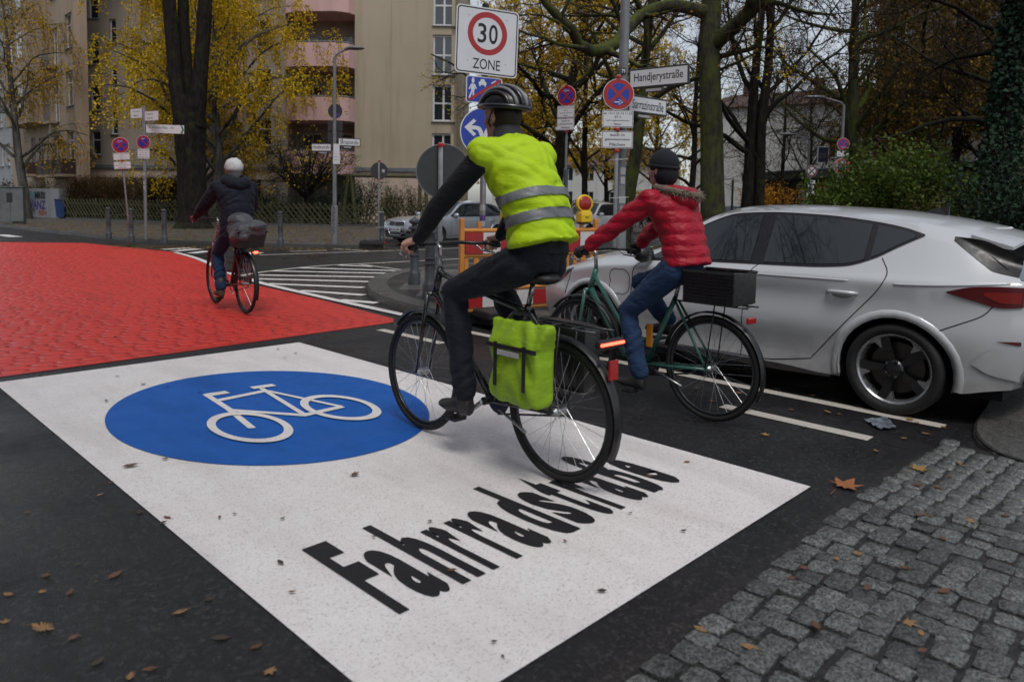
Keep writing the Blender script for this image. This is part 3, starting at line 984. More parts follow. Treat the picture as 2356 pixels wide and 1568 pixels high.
def car_wheel(root, x, y, r, width, rimr, style, sd):
    """wheel with tyre, rim and spokes; sd = outward side"""
    w = thing_part('wheel', root, (x, y, r))
    t = MB(); hw = width / 2
    prof = [(rimr, -hw * .8), (rimr + .01, -hw * .95), (r * .93, -hw), (r * .985, -hw * .82), (r, -hw * .5), (r, hw * .5), (r * .985, hw * .82), (r * .93, hw), (rimr + .01, hw * .95), (rimr, hw * .8)]
    My = Matrix.Rotation(PI / 2 * sd, 3, 'Y')
    n = 48
    vs = []; fs = []
    for pr, pz in prof:
        for j in range(n):
            a = 2 * PI * j / n
            vs.append(My @ Vector((pr * math.cos(a), pr * math.sin(a), pz)))
    k = len(prof)
    for i in range(k - 1):
        for j in range(n): fs.append((i * n + j, i * n + (j + 1) % n, (i + 1) * n + (j + 1) % n, (i + 1) * n + j))
    t.add(vs, fs); t.build('tyre', M_TYRE, w, smooth='all')
    rm = MB(); vs = []; fs = []
    prof = [(rimr + .004, -hw * .8), (rimr - .02, -hw * .6), (rimr - .03, hw * .4), (rimr - .012, hw * .72), (rimr + .003, hw * .80), (rimr + .003, hw * .74)]
    for pr, pz in prof:
        for j in range(n):
            a = 2 * PI * j / n
            vs.append(My @ Vector((pr * math.cos(a), pr * math.sin(a), pz)))
    for i in range(len(prof) - 1):
        for j in range(n): fs.append((i * n + j, i * n + (j + 1) % n, (i + 1) * n + (j + 1) % n, (i + 1) * n + j))
    rm.add(vs, fs); rm.build('rim', M_RIML if style != 'two_tone' else M_RIML, w, smooth='all')
    hb = MB(); hb.lathe([(0.06, hw * .1), (0.062, hw * .55), (0.05, hw * .66), (0.03, hw * .68)], n=24, M=My)
    hb.build('hub', M_RIMD if style == 'two_tone' else M_RIML, w, smooth=True)
    bk = MB(); bk.lathe([(rimr * .72, -hw * .25), (rimr * .72, -hw * .12), (0.05, -hw * .1)], n=32, M=My); bk.build('brake_disc', basic_once('brake_steel', (0.10, 0.09, 0.085), 0.4, 0.8), w)
    bk = MB(); bk.lathe([(rimr - .01, -hw * .5), (rimr - .01, -hw * .45)], n=32, M=My); bk.build('wheel_back', M_WELL, w)
    ns = 5 if style in ('two_tone', 'five') else 7
    for q in range(ns):
        a0 = 2 * PI * q / ns + 0.3
        # one broad bent spoke: dark blade, with a bright machined end for the two-tone wheel
        def P_(rad, da, z): return My @ Vector((rad * math.cos(a0 + da), rad * math.sin(a0 + da), z))
        sp = MB()
        zo, zi = hw * .60, hw * .25
        if style == 'two_tone':
            rings = [(0.045, -.45, .45), (rimr * .40, -.24, .20), (rimr * .70, -.20, .16), (rimr - .010, -.235, .16)]
        else:
            rings = [(0.045, -.35, .35), (rimr * .5, -.14, .14), (rimr - .012, -.17, .17)]
        vs = []
        for rad, d0, d1 in rings:
            tw = (rad / rimr) * (0.10 if style == 'two_tone' else 0)
            zz = zo - 0.02 * (1 - rad / rimr)
            vs += [P_(rad, d0 + tw, zz), P_(rad, d1 + tw, zz), P_(rad, d1 + tw, zi), P_(rad, d0 + tw, zi)]
        m = len(rings)
        fs = []
        for i in range(m - 1):
            for j in range(4): fs.append((i * 4 + j, i * 4 + (j + 1) % 4, i * 4 + 4 + (j + 1) % 4, i * 4 + 4 + j))
        sp.add(vs, fs + [(0, 1, 2, 3), tuple(4 * (m - 1) + j for j in (3, 2, 1, 0))])
        so = sp.build('spoke', M_RIMD if style == 'two_tone' else M_RIML, w)
        if style == 'two_tone':
            tip = MB(); vs = []
            for rad, d0, d1 in ((rimr * .66, .25, .30), (rimr * .86, .16, .36), (rimr - .008, .12, .60)):
                zz = zo + 0.001 - 0.02 * (1 - rad / rimr)
                vs += [P_(rad, d0, zz), P_(rad, d1, zz), P_(rad, d1, zi), P_(rad, d0, zi)]
            fs = [(i * 4 + j, i * 4 + (j + 1) % 4, i * 4 + 4 + (j + 1) % 4, i * 4 + 4 + j) for i in range(2) for j in range(4)] + [(0, 1, 2, 3), (11, 10, 9, 8)]
            tip.add(vs, fs); tip.build('spoke_tip', M_RIML, so if False else w)
        nutp = P_(0.052 + 0.004, PI / ns, hw * .62)
        nb = MB(); nb.lathe([(0.011, 0), (0.011, 0.012), (0.006, 0.016)], c=nutp, n=10, M=My); nb.build('wheel_nut', M_TRIM, w)
    return w
_once = {}
def basic_once(name, col, rough, metal=0.0):
    if name not in _once: _once[name] = basic(name, col, rough, metal)
    return _once[name]
def thing_part(name, parent, loc=(0, 0, 0), rotz=0.0):
    """a part that carries sub-parts"""
    o = bpy.data.objects.new(name, None); COL.objects.link(o); o.empty_display_size = 0.1
    o.parent = parent; o.location = loc; o.rotation_euler = (0, 0, rotz)
    return o
def flat_part(root, name, mat, pts, thick=0.01):
    """small solid swept between two outlines given as 3-D points (front) pushed back along the mean normal"""
    mb = MB(); n = len(pts)
    P = [Vector(p) for p in pts]
    nr = Vector((0, 0, 0))
    for i in range(n): nr += P[i].cross(P[(i + 1) % n])
    nr.normalize()
    mb.add(P + [p - nr * thick for p in P], [tuple(range(n)), tuple(range(2 * n - 1, n - 1, -1))] + [(i, n + i, n + (i + 1) % n, (i + 1) % n) for i in range(n)])
    return mb.build(name, mat, root)

# ---- white five-door hatchback parked in front
hb_rows = [  # (z along y), (half width along y)
    ([(-.80, .30), (-.55, .25), (-.36, .21), (.36, .205), (2.2, .21), (3.0, .20), (3.35, .22)], [(-.8, .83), (0, .85), (1.3, .855), (2.6, .85), (3.4, .82)]),
    ([(-.80, .42), (0, .36), (1.3, .33), (2.6, .36), (3.35, .38)], [(-.8, .85), (0, .86), (1.3, .835), (2.6, .86), (3.4, .84)]),
    ([(-.80, .62), (0, .58), (1.3, .56), (2.6, .55), (3.35, .52)], [(-.8, .865), (0, .892), (1.3, .882), (2.6, .892), (3.4, .85)]),
    ([(-.80, .80), (0, .76), (1.3, .74), (2.6, .70), (3.35, .62)], [(-.8, .85), (0, .880), (1.3, .866), (2.6, .872), (3.4, .83)]),
    ([(-.80, .93), (0, .895), (1.3, .88), (2.2, .86), (2.9, .78), (3.35, .68)], [(-.8, .855), (0, .893), (1.3, .893), (2.6, .88), (3.4, .80)]),
    ([(-.80, .98), (0, .97), (.6, .965), (1.4, .955), (2.05, .925), (2.6, .88), (2.9, .82), (3.35, .70)], [(-.8, .80), (-.3, .825), (.6, .845), (1.6, .84), (2.2, .82), (2.8, .78), (3.4, .72)]),
    ([(-.80, 1.0), (-.55, 1.09), (-.30, 1.22), (0, 1.295), (.4, 1.345), (.95, 1.375), (1.3, 1.355), (1.55, 1.285), (2.08, .985), (2.3, .955), (2.6, .915), (2.9, .845), (3.35, .72)],
     [(-.8, .70), (-.45, .66), (-.2, .625), (.4, .61), (.95, .605), (1.5, .62), (2.0, .70), (2.3, .70), (2.8, .68), (3.4, .60)]),
]
hb_top = [(-.80, 1.22), (-.48, 1.285), (-.1, 1.355), (.3, 1.40), (.95, 1.425), (1.35, 1.415), (1.65, 1.355), (2.30, 1.02), (2.6, .985), (3.0, .90), (3.35, .76)]
hb_ends = [(-.66, 3.22), (-.72, 3.36), (-.755, 3.38), (-.745, 3.37), (-.70, 3.34), (-.66, 3.28), (-.40, 3.24), (-.46, 3.33)]
hb_plan = [(-.80, .80), (-.62, .895), (-.40, .965), (-.1, 1.0), (2.5, 1.0), (2.9, .955), (3.15, .87), (3.4, .74)]
hb = Car(2.615, 0.305, 0.365, hb_rows, hb_top, hb_ends, hb_plan)
hroot = thing('parked_hatchback', 'white five-door hatchback with tinted windows parked beside the dashed lane line', 'car', (5.36 + 0.885, 1.64, 0), 0)
hb.body(hroot, M_CARW)
# dark band round the side glass, then the panes
frame_lo = [(-.10, 1.222), (.05, 1.135), (.18, 1.055), (.36, .992), (.60, .972), (1.0, .962), (1.5, .95), (2.02, .928), (2.12, .93)]
frame_hi = [(-.10, 1.232), (.04, 1.275), (.27, 1.315), (.62, 1.35), (.97, 1.362), (1.28, 1.348), (1.52, 1.275), (2.02, .965), (2.12, .935)]
hb.patch(hroot, 'window_surround', M_TRIM, (-.10, 2.12), frame_lo, frame_hi, 0.006, 8, ny=60)
def inset(lo, hi, d): return [(y, z + d) for y, z in lo], [(y, z - d) for y, z in hi]
lo_, hi_ = inset(frame_lo, frame_hi, 0.02)
hb.patch(hroot, 'rear_quarter_window', M_GLASS, (-.045, .205), lo_, hi_, 0.011, 6)
hb.patch(hroot, 'rear_side_window', M_GLASS, (.245, .965), lo_, hi_, 0.011, 6, ny=40)
hb.patch(hroot, 'front_side_window', M_GLASS, (1.075, 2.0), lo_, hi_, 0.011, 6, ny=40)
hb.toppatch(hroot, 'windscreen', M_GLASS, 1.66, 2.26, 0.9, 0.006)
# character line, door gaps, fuel cap
for pts in ([(.13, 1.06), (.06, .96), (.10, .86), (.22, .72), (.36, .55), (.56, .31)], [(1.0, .962), (1.05, .915), (1.09, .75), (1.11, .5), (1.12, .24)], [(2.03, .925), (2.13, .87), (2.16, .75), (2.16, .5), (2.15, .26)], [(1.12, .24), (.9, .235), (.56, .30)], [(2.15, .26), (1.9, .235), (1.12, .24)],
            [(-.24, .60), (-.40, .68), (-.50, .73), (-.55, .80)], [(2.88, .80), (2.92, .68), (2.96, .55)]):
    hb.gap(hroot, 'panel_gap', pts)
fc = [(2.29 + .10 * math.cos(a) * (1 + .25 * abs(math.sin(2 * a))), .72 + .105 * math.sin(a) * (1 + .25 * abs(math.sin(2 * a)))) for a in [2 * PI * i / 20 for i in range(21)]]
hb.gap(hroot, 'fuel_flap_gap', fc, 0.003, (-1, 1))
# crease over the rear wing and doors: thin proud ridge in body colour
for pts, rr in (([(1.9, .885), (1.4, .888), (.9, .889), (.3, .895)], 0.010), ([(.02, .895), (-.2, .905), (-.45, .925), (-.63, .945)], 0.012)):
    for sd in (-1, 1):
        mb = MB(); q = smooth_line(pts, 2)
        mb.tube([(sd * (hb.side_x(y, z) - 0.002), y, z) for y, z in q], [0.002] + [rr * .8] * (len(q) - 2) + [0.002], 6); mb.build('crease', M_CARW, hroot, smooth='all')
# side skirt blade
for sd in (-1, 1):
    mb = MB()
    pts = [(.42, .195), (.8, .20), (1.4, .205), (2.2, .21)]
    mb.tube([(sd * (hb.side_x(y, .24) - .01), y, z) for y, z in pts], [.012, .028, .028, .02], 6); mb.build('side_skirt', M_TRIM, hroot, smooth=True)
# handles
for sd in (-1, 1):
    for y0 in (.35, 1.28):
        h = thing_part('door_handle', hroot, (0, 0, 0))
        mb = MB(); x = hb.side_x(y0, .80)
        mb.sphere((sd * (x - .012), y0, .795), (.018, .095, .033), 14, 8); mb.build('recess', basic_once('handle_recess', (.30, .31, .32), .4), h, smooth='all')
        mb = MB(); mb.tube([(sd * (x - .004), y0 + .105, .808), (sd * (x + .022), y0 + .085, .81), (sd * (x + .032), y0, .811), (sd * (x + .022), y0 - .085, .81), (sd * (x - .004), y0 - .105, .808)], [.008, .014, .016, .014, .008], 8)
        mb.build('grip', M_CARW, h, smooth='all')
# mirrors
for sd in (-1, 1):
    mb = MB(); x = hb.side_x(1.98, .95)
    mb.sphere((sd * (x + .13), 2.0, .985), (.115, .075, .075), 14, 10); mb.tube([(sd * (x - .02), 1.98, .94), (sd * (x + .10), 1.99, .955)], .022, 6)
    mb.build('door_mirror', M_TRIM, hroot, smooth='all')
# tail lamps
for sd in (-1,):
    pass
lampz_lo = [(-.70, .80), (-.60, .79), (-.45, .825), (-.30, .865)]; lampz_hi = [(-.70, .925), (-.60, .925), (-.45, .915), (-.30, .875)]
hb.patch(hroot, 'tail_lamp', M_TAIL, (-.70, -.30), lampz_lo, lampz_hi, 0.010, 5, ny=18)
hb.patch(hroot, 'tail_lamp_core', M_TAIL2, (-.69, -.50), [(-.70, .82), (-.60, .82), (-.50, .865)], [(-.70, .895), (-.50, .885)], 0.014, 4, ny=8)
nrow = lambda j: j * 4
hb.tailpatch(hroot, 'tail_light_bar', M_TAIL, 0, -1, 1, nrow(4) - 3, nrow(4), 0.008)
hb.tailpatch(hroot, 'rear_window', M_GLASS, 0, -.985, .985, nrow(5) - 1, nrow(6), 0.006)
hb.tailpatch(hroot, 'number_plate', basic_once('plate_white', (.6, .6, .6), .4), 0, -.28, .28, nrow(2) + 1, nrow(2) + 3, 0.01)
hb.tailpatch(hroot, 'diffuser', M_TRIM, 0, -.85, .85, 0, nrow(1), 0.012)
hb.patch(hroot, 'rear_pillar_trim', M_TRIM, (-.66, -.275), [(-.66, .985), (-.52, 1.015), (-.47, 1.05), (-.275, 1.20)], [(-.66, 1.10), (-.55, 1.16), (-.42, 1.21), (-.275, 1.225)], 0.006, 6, ny=20)
hb.patch(hroot, 'rear_reflector', M_TAIL, (-.70, -.58), [(-.70, .56), (-.58, .575)], [(-.70, .585), (-.58, .578)], 0.006, 2, ny=8)
hb.patch(hroot, 'bumper_crease_panel', M_CARW, (-.70, -.45), [(-.70, .33), (-.55, .36), (-.45, .42)], [(-.70, .53), (-.58, .53), (-.45, .425)], 0.012, 4, ny=12)
# spoiler and fin aerial
mb = MB(); vs = []
for i, x in enumerate(np.linspace(-.60, .60, 13)):
    d = .05 * (1 - (x / .6) ** 2)
    zb = 1.215 + .062 * (1 - (x / .6) ** 2)
    vs += [(x, -.36 - d * .3, zb + .025), (x, -.60 - d, zb - .045), (x, -.60 - d, zb - .065), (x, -.36 - d * .3, zb - .035)]
mb.add(vs, [(i * 4 + j, i * 4 + (j + 1) % 4, i * 4 + 4 + (j + 1) % 4, i * 4 + 4 + j) for i in range(12) for j in range(4)] + [(0, 1, 2, 3), (51, 50, 49, 48)])
mb.build('roof_spoiler', M_CARW, hroot, smooth=True)
mb = MB(); mb.add([(-.028, .12, 1.375), (.028, .12, 1.375), (.030, -.07, 1.362), (-.030, -.07, 1.362), (-.006, .0, 1.415), (.006, .0, 1.415), (.005, -.075, 1.428), (-.005, -.075, 1.428)], [(0, 1, 5, 4), (1, 2, 6, 5), (2, 3, 7, 6), (3, 0, 4, 7), (4, 5, 6, 7)]); mb.build('fin_aerial', M_TRIM, hroot)
# headlamps and grille
hb.patch(hroot, 'headlamp', M_HEADD, (2.86, 3.30), [(2.86, .795), (3.0, .70), (3.1, .64), (3.3, .60)], [(2.86, .802), (3.0, .765), (3.1, .735), (3.3, .69)], 0.006, 4, ny=16)
hb.tailpatch(hroot, 'grille', M_TRIM, -1, -.62, .62, nrow(1), nrow(3), 0.008)
hb.tailpatch(hroot, 'front_plate', basic_once('plate_white', (.6, .6, .6), .4), -1, -.3, .3, nrow(1) + 1, nrow(2) - 1, 0.016)
for yc in (0, 2.615):
    for sd in (-1, 1): car_wheel(hroot, sd * (.885 - .105), yc, 0.313, 0.215, 0.243, 'two_tone', sd)

# ---- generic parked car in the background
def small_car(name, label, loc, rotz, paint, P, plate=None, front='sedan'):
    sc = P.get('scale', 1.0)
    root = thing(name, label, 'car', loc, rotz)
    L0, L1, H = P['rear'], P['front'], P['h']
    wb, hub = P['wb'], .31
    belt = P['belt']; cowl, rf, rr, tailtop = P['cowl'], P['rf'], P['rr'], P['tail']
    W = P['w'] / 2
    hoodf = P['hoodz']
    rows = [
        ([(L0, .30), (0, .22), (wb, .22), (L1, .24)], [(L0, W * .95), (L1, W * .95)]),
        ([(L0, .45), (0, .40), (wb, .40), (L1, .40)], [(L0, W * .985), (L1, W * .985)]),
        ([(L0, .66), (0, .62), (wb, .60), (L1, .55)], [(L0, W), (L1, W)]),
        ([(L0, belt - .06), (0, belt - .07), (wb - .3, belt - .10), (wb + .3, hoodf - .03), (L1, hoodf - .13)], [(L0, W * .99), (L1, W * .985)]),
        ([(L0, belt), (0, belt), (cowl, belt - .03), (wb + .3, hoodf), (L1, hoodf - .09)], [(L0, W * .95), (1, W * .965), (L1, W * .93)]),
        ([(L0, tailtop[1] - .02), (tailtop[0], tailtop[1]), (rr[0], rr[1] - .06), ((rr[0] + rf) / 2, H - .055), (rf, H - .07), (cowl + .02, belt - .005), (wb + .3, hoodf + .025), (L1, hoodf - .065)], [(L0, W * .80), (rr[0], W * .68), (rf, W * .68), (cowl, W * .84), (L1, W * .78)])]
    top = [(L0, tailtop[1] + .02), (tailtop[0], tailtop[1] + .03), (rr[0], rr[1]), ((rr[0] + rf) / 2, H), (rf + .05, H - .03), (cowl + .22, belt + .03), (wb + .3, hoodf + .06), (L1, hoodf - .03)]
    ends = [(L0 + .08, L1 - .10), (L0 + .01, L1 - .0), (L0, L1 + .01), (L0 + .02, L1 - .03), (L0 + .05, L1 - .07), (tailtop[0] if P.get('hatch') else L0 + .08, L1 - .10), (tailtop[0] - .03 if P.get('hatch') else L0 + .05, L1 - .05)]
    plan = [(L0, .84), (L0 + .2, .93), (L0 + .45, .99), (0.2, 1), (wb, 1), (L1 - .45, .97), (L1 - .2, .90), (L1, .78)]
    c = Car(wb, hub, .35, rows, top, ends, plan)
    c.body(root, paint, stations=100, sub=4)
    lo = [(rr[0] - .28, belt + .10), (rr[0] + .05, belt + .012), (cowl - .05, belt - .02)]; hi = [(rr[0] - .28, belt + .14), (rr[0] + .12, H - .15), ((rr[0] + rf) / 2, H - .085), (rf, H - .11), (cowl - .05, belt + .01)]
    c.patch(root, 'window_surround', M_TRIM, (rr[0] - .28, cowl - .05), lo, hi, .003, 6, ny=40)
    lo2, hi2 = inset(lo, hi, .02)
    mid = (rr[0] + rf) / 2 + .05
    c.patch(root, 'rear_side_window', M_GLASS, (rr[0] - .18, mid - .05), lo2, hi2, .008, 5)
    c.patch(root, 'front_side_window', M_GLASS, (mid + .05, cowl - .14), lo2, hi2, .008, 5)
    c.toppatch(root, 'windscreen', M_GLASS, rf + .10, cowl + .16, .88, .006)
    for pts in ([(mid, belt), (mid + .02, .6), (mid + .02, .28)], [(cowl - .08, belt - .02), (cowl + .02, belt - .12), (cowl + .03, .30)], [(.22, belt), (.12, .75), (.40, .30)]): c.gap(root, 'panel_gap', pts, .004)
    for sd in (-1, 1):
        for y0 in (mid + .12, .30):
            mb = MB(); x = c.side_x(y0, belt - .13); mb.tube([(sd * x, y0 - .10, belt - .13), (sd * (x + .03), y0, belt - .128), (sd * x, y0 + .10, belt - .13)], .015, 6); mb.build('door_handle', paint, root, smooth='all')
        mb = MB(); x = c.side_x(cowl - .2, belt); mb.sphere((sd * (x + .11), cowl - .16, belt + .04), (.10, .07, .07)); mb.build('door_mirror', paint, root, smooth='all')
    q = lambda j: j * 4
    c.patch(root, 'headlamp', M_HEADL, (L1 - .62, L1 - .06), [(L1 - .62, hoodf - .10), (L1 - .3, hoodf - .19), (L1 - .06, hoodf - .215)], [(L1 - .62, hoodf - .075), (L1 - .3, hoodf - .06), (L1 - .06, hoodf - .095)], .006, 4, ny=14)
    for u0, u1 in ((-1.0, -.60), (.60, 1.0)):
        c.tailpatch(root, 'headlamp', M_HEADL, -1, u0, u1, q(2) + 2, q(3) + 1, .010)
    c.tailpatch(root, 'grille', M_TRIM, -1, -.52, .52, q(2) + 2, q(3) + 2, .012)
    for k in range(3):
        pass
    c.tailpatch(root, 'lower_grille', M_TRIM, -1, -.55, .55, q(0) + 2, q(1) + 2, .012)
    c.tailpatch(root, 'bumper_grille_left', M_TRIM, -1, -.93, -.66, q(1), q(1) + 2, .010) if P.get('fog') else None
    c.tailpatch(root, 'bumper_grille_right', M_TRIM, -1, .66, .93, q(1), q(1) + 2, .010) if P.get('fog') else None
    c.tailpatch(root, 'rear_window', M_GLASS, 0, -.85, .85, q(4) + 1, q(5) - 1, .006)
    for u0, u1 in ((-1.0, -.66), (.66, 1.0)): c.tailpatch(root, 'tail_lamp', M_TAIL2, 0, u0, u1, q(2) + 1, q(3) + 2, .008)
    for yc in (0, wb):
        for sd in (-1, 1): car_wheel(root, sd * (W - .10), yc, .31, .20, .215, 'five', sd)
    return root, c
passat = dict(rear=-.95, front=3.62, h=1.45, wb=2.71, belt=.93, cowl=2.15, rf=1.35, rr=(-.15, 1.36), tail=(-.62, 1.00), w=1.80, hoodz=.86, fog=True)
va, vc = small_car('parked_estate_car', 'silver car with chrome-ringed grille parked nose-out by the lattice fence', (13.78 + 4.0, 18.25 + 0.85, 0), R(92), M_CARS, passat)
mb = MB()
P0 = vc.P
nose = float(P0[8, -1][1]) + .10
# chrome shield round the grille, slats, badge and plate
for zz in (.635, .675, .715):
    g = MB(); g.tube([(-.40, nose - .002, zz), (0, nose + .012, zz), (.40, nose - .002, zz)], .007, 5); g.build('grille_slat', M_CHROME if zz > 1 else basic_once('slat_grey', (.10, .10, .11), .35), va)
g = MB(); sh = [(-.46, .755), (.46, .755), (.40, .62), (.33, .42), (.25, .33), (-.25, .33), (-.33, .42), (-.40, .62)]
g.tube([(x, nose - .012 + .014 * (1 - abs(x) * 2), z) for x, z in sh], .013, 6, closed=True); g.build('grille_surround', M_CHROME, va, smooth='all')
g = MB(); My = Matrix.Rotation(-PI / 2, 3, 'X')
g.tube([(.068 * math.cos(a), nose + .022, .685 + .068 * math.sin(a)) for a in [2 * PI * i / 24 for i in range(24)]], .007, 6, closed=True)
for a, b in (((-.038, .735), (-.010, .635)), ((-.010, .635), (.0, .662)), ((.0, .662), (.010, .635)), ((.010, .635), (.038, .735)), ((-.022, .738), (.0, .69)), ((.0, .69), (.022, .738))):
    g.tube([(a[0], nose + .022, a[1]), (b[0], nose + .022, b[1])], .006, 5)
g.build('badge', M_CHROME, va)
pl = thing_part('number_plate', va, (0, nose + .018, .50), PI)
g = MB(); g.plate(rrect(.52, .115, .012), -.006, .006); g.build('plate', basic_once('plate_white', (.6, .6, .6), .4), pl)
g = MB(); g.plate(rrect(.045, .105, .006, cx=-.232), -.008, -.006); g.build('blue_strip', basic_once('plate_blue', (.01, .05, .35), .4), pl)
g = MB(); put_text(g, 'B·AG 2901', .025, 0, .43, .075, -.0085, .02); g.build('plate_lettering', basic_once('ink', (.01, .01, .012), .5), pl)
kap = dict(rear=-.55, front=2.95, h=1.50, wb=2.35, belt=.98, cowl=1.85, rf=1.15, rr=(-.05, 1.40), tail=(-.38, 1.36), w=1.66, hoodz=.92, hatch=True)
small_car('parked_small_car', 'small white hatchback parked behind the barrier, seen from its side', lp(lat_of(1392, 30.0), 30.0, 0), R(95), M_CARW2, kap)
gol = dict(rear=-.75, front=3.4, h=1.46, wb=2.6, belt=.95, cowl=2.05, rf=1.3, rr=(-.1, 1.38), tail=(-.45, 1.30), w=1.76, hoodz=.88, hatch=True)
small_car('parked_dark_car', 'dark car far down the street behind the mossy tree trunk', lp(lat_of(1690, 40), 40, 0), R(100), M_CARD, gol)

# ================================================================== street furniture
M_GALV = basic('galvanised_steel', (0.30, 0.31, 0.32), 0.45, metal=0.55, var=0.25, scale=9, bmp=0.08, bscale=40)
M_POLE = basic('grey_lamp_pole', (0.20, 0.21, 0.22), 0.55, metal=0.1, var=0.3, scale=5, bmp=0.1, bscale=30)
M_SIGNW = basic('sign_white', (0.66, 0.67, 0.69), 0.38, var=0.08, scale=4)
M_SIGNR = basic('sign_red', (0.40, 0.018, 0.022), 0.38, var=0.15, scale=6)
M_SIGNB = basic('sign_blue', (0.012, 0.045, 0.36), 0.38, var=0.15, scale=6)
M_SIGNRF = basic('sign_faded_red', (0.48, 0.10, 0.06), 0.5, var=0.2, scale=6)
M_SIGNBF = basic('sign_faded_blue', (0.16, 0.26, 0.46), 0.5, var=0.2, scale=6)
M_INK = basic_once('ink', (.01, .01, .012), .5)
M_GREENI = basic('green_ink', (0.01, 0.16, 0.09), .5)
M_SBACK = basic('sign_back_grey', (0.035, 0.037, 0.040), 0.5, var=0.25, scale=5)
M_CLAMP = basic('red_clamp', (0.42, 0.02, 0.02), 0.4, var=0.2, scale=30)
M_BOLL = basic('bollard_paint', (0.065, 0.075, 0.085), 0.42, var=0.35, scale=12, bmp=0.15, bscale=50)
M_ORANGE = basic('orange_plastic', (0.60, 0.24, 0.045), 0.42, var=0.25, scale=8, bmp=0.1, bscale=40)
M_YELLOW = basic('yellow_plastic', (0.72, 0.46, 0.01), 0.32, var=0.15, scale=10)
M_BOARDW = basic('board_white', (0.62, 0.60, 0.58), 0.4, var=0.2, scale=9)
M_BOARDR = basic('board_red', (0.36, 0.018, 0.02), 0.4, var=0.2, scale=9)
M_RUBBER = basic('recycled_rubber', (0.018, 0.018, 0.019), 0.6, var=0.4, scale=40, bmp=0.3, bscale=80)
M_TIE = basic('cable_tie', (0.6, 0.6, 0.58), 0.5)
M_STICK = basic('sticker', (0.45, 0.44, 0.46), 0.5, var=0.4, scale=60)
M_STICK2 = basic('violet_sticker', (0.09, 0.06, 0.22), 0.5, var=0.4, scale=50)

def bolt_heads(parent, pts, y=-.008, r=.006):
    for x, z in pts:
        mb = MB(); mb.plate(circ(r, 8, x, z), y, y + .006); mb.build('bolt', M_GALV, parent)
def back_of(parent, poly, y=0.004, t=0.004):
    mb = MB(); mb.plate(poly, y, y + t); return mb.build('sign_back', M_SBACK, parent)
def disc_no_stopping(parent, z, dia, arrow=None, cross=True, red=None, blue=None, dy=-.04, name='no_stopping_disc'):
    """round sign: white rim, red ring, blue field, red bar(s), white arrow (-1 left, 1 right, placed high or low)"""
    red = red or M_SIGNR; blue = blue or M_SIGNB
    d = thing_part(name, parent, (0, dy, z))
    r = dia / 2
    mb = MB(); mb.plate(circ(r, 40), -.003, .003); mb.build('plate', M_SIGNW, d)
    back_of(d, circ(r * .985, 40), .003, .002)
    mb = MB(); mb.plate(circ(r * .965, 40), -.0045, -.003); mb.build('ring', red, d)
    mb = MB(); mb.plate(circ(r * .70, 40), -.006, -.0045); mb.build('field', blue, d)
    for k, a in enumerate(((45,), (45, 135))[1 if cross else 0] if cross else (135,)):
        aa = R(a); c, s_ = math.cos(aa), math.sin(aa); L = r * .78; w = r * .095
        mb = MB(); mb.plate([(c * L - s_ * w, s_ * L + c * w), (-c * L - s_ * w, -s_ * L + c * w), (-c * L + s_ * w, -s_ * L - c * w), (c * L + s_ * w, s_ * L - c * w)][::-1], -.0075 - k * .0006, -.006); mb.build('bar', red, d)
    if arrow:
        sx, hz = arrow
        mb = MB(); zc = hz * r * .50; q = r * .26 * sx
        mb.plate([(-q, zc - r * .035), (q * .3, zc - r * .035), (q * .3, zc + r * .035), (-q, zc + r * .035)], -.0095, -.0078)
        mb.plate([(q * .0, zc + r * .16), (q * 1.0, zc), (q * .0, zc - r * .16), (q * .25, zc - r * .16), (q * 1.25, zc), (q * .25, zc + r * .16)], -.0098, -.008)
        mb.build('arrow', M_SIGNW, d)
    return d
def text_plate(parent, z, w, h, lines, dy=-.04, name='text_plate', ink=None, border=True, bold=.01, cx=0.0):
    d = thing_part(name, parent, (cx, dy, z))
    mb = MB(); mb.plate(rrect(w, h, .014), -.003, .003); mb.build('plate', M_SIGNW, d)
    back_of(d, rrect(w * .985, h * .97, .014), .003, .002)
    if border:
        mb = MB(); mb.ring(rrect(w * .965, h * .94, .012), rrect(w * .935, h * .88, .008), -.0036); mb.build('border', M_INK, d)
    n = len(lines)
    mb = MB()
    for i, (t, rel_w, rel_h) in enumerate(lines):
        zz = h * (.5 - (i + .5) / n) * .84
        put_text(mb, t, 0, zz, w * rel_w, h * rel_h, -.0042, bold)
    if lines: mb.build('lettering', ink or M_INK, d)
    return d
def clamp(parent, z, dy=-.03):
    mb = MB(); mb.box((0, dy, z), (.06, .05, .05), bev=.008); mb.box((0, dy + .045, z), (.085, .05, .035), bev=.006); mb.lathe([(.012, 0), (.012, .02)], c=(0, dy - .02, z), n=8, M=Matrix.Rotation(PI / 2, 3, 'X')); mb.build('clamp', M_CLAMP, parent)
def tie(parent, z, r=.05):
    mb = MB(); mb.tube([(r * math.cos(a), r * math.sin(a) * .9, z + .006 * math.cos(a)) for a in [2 * PI * i / 14 for i in range(14)]], .004, 5, closed=True); mb.tube([(r * .9, -.02, z), (r * 2.1, -.05, z + .012)], .004, 5); mb.build('cable_tie', M_TIE, parent)
def square_post(parent, h, w=.045, z0=0.0, name='post', mat=None):
    mb = MB(); mb.box((0, 0, (h + z0) / 2), (w, w, h - z0), bev=.004); mb.build(name, mat or M_GALV, parent, smooth=True)
def round_post(parent, h, r=.036, z0=0.0, name='post', mat=None, top=None):
    mb = MB(); mb.lathe([(r, z0), (r, h * .5), (top or r, h - .01), ((top or r) * .8, h)], n=18); mb.build(name, mat or M_GALV, parent, smooth=True)
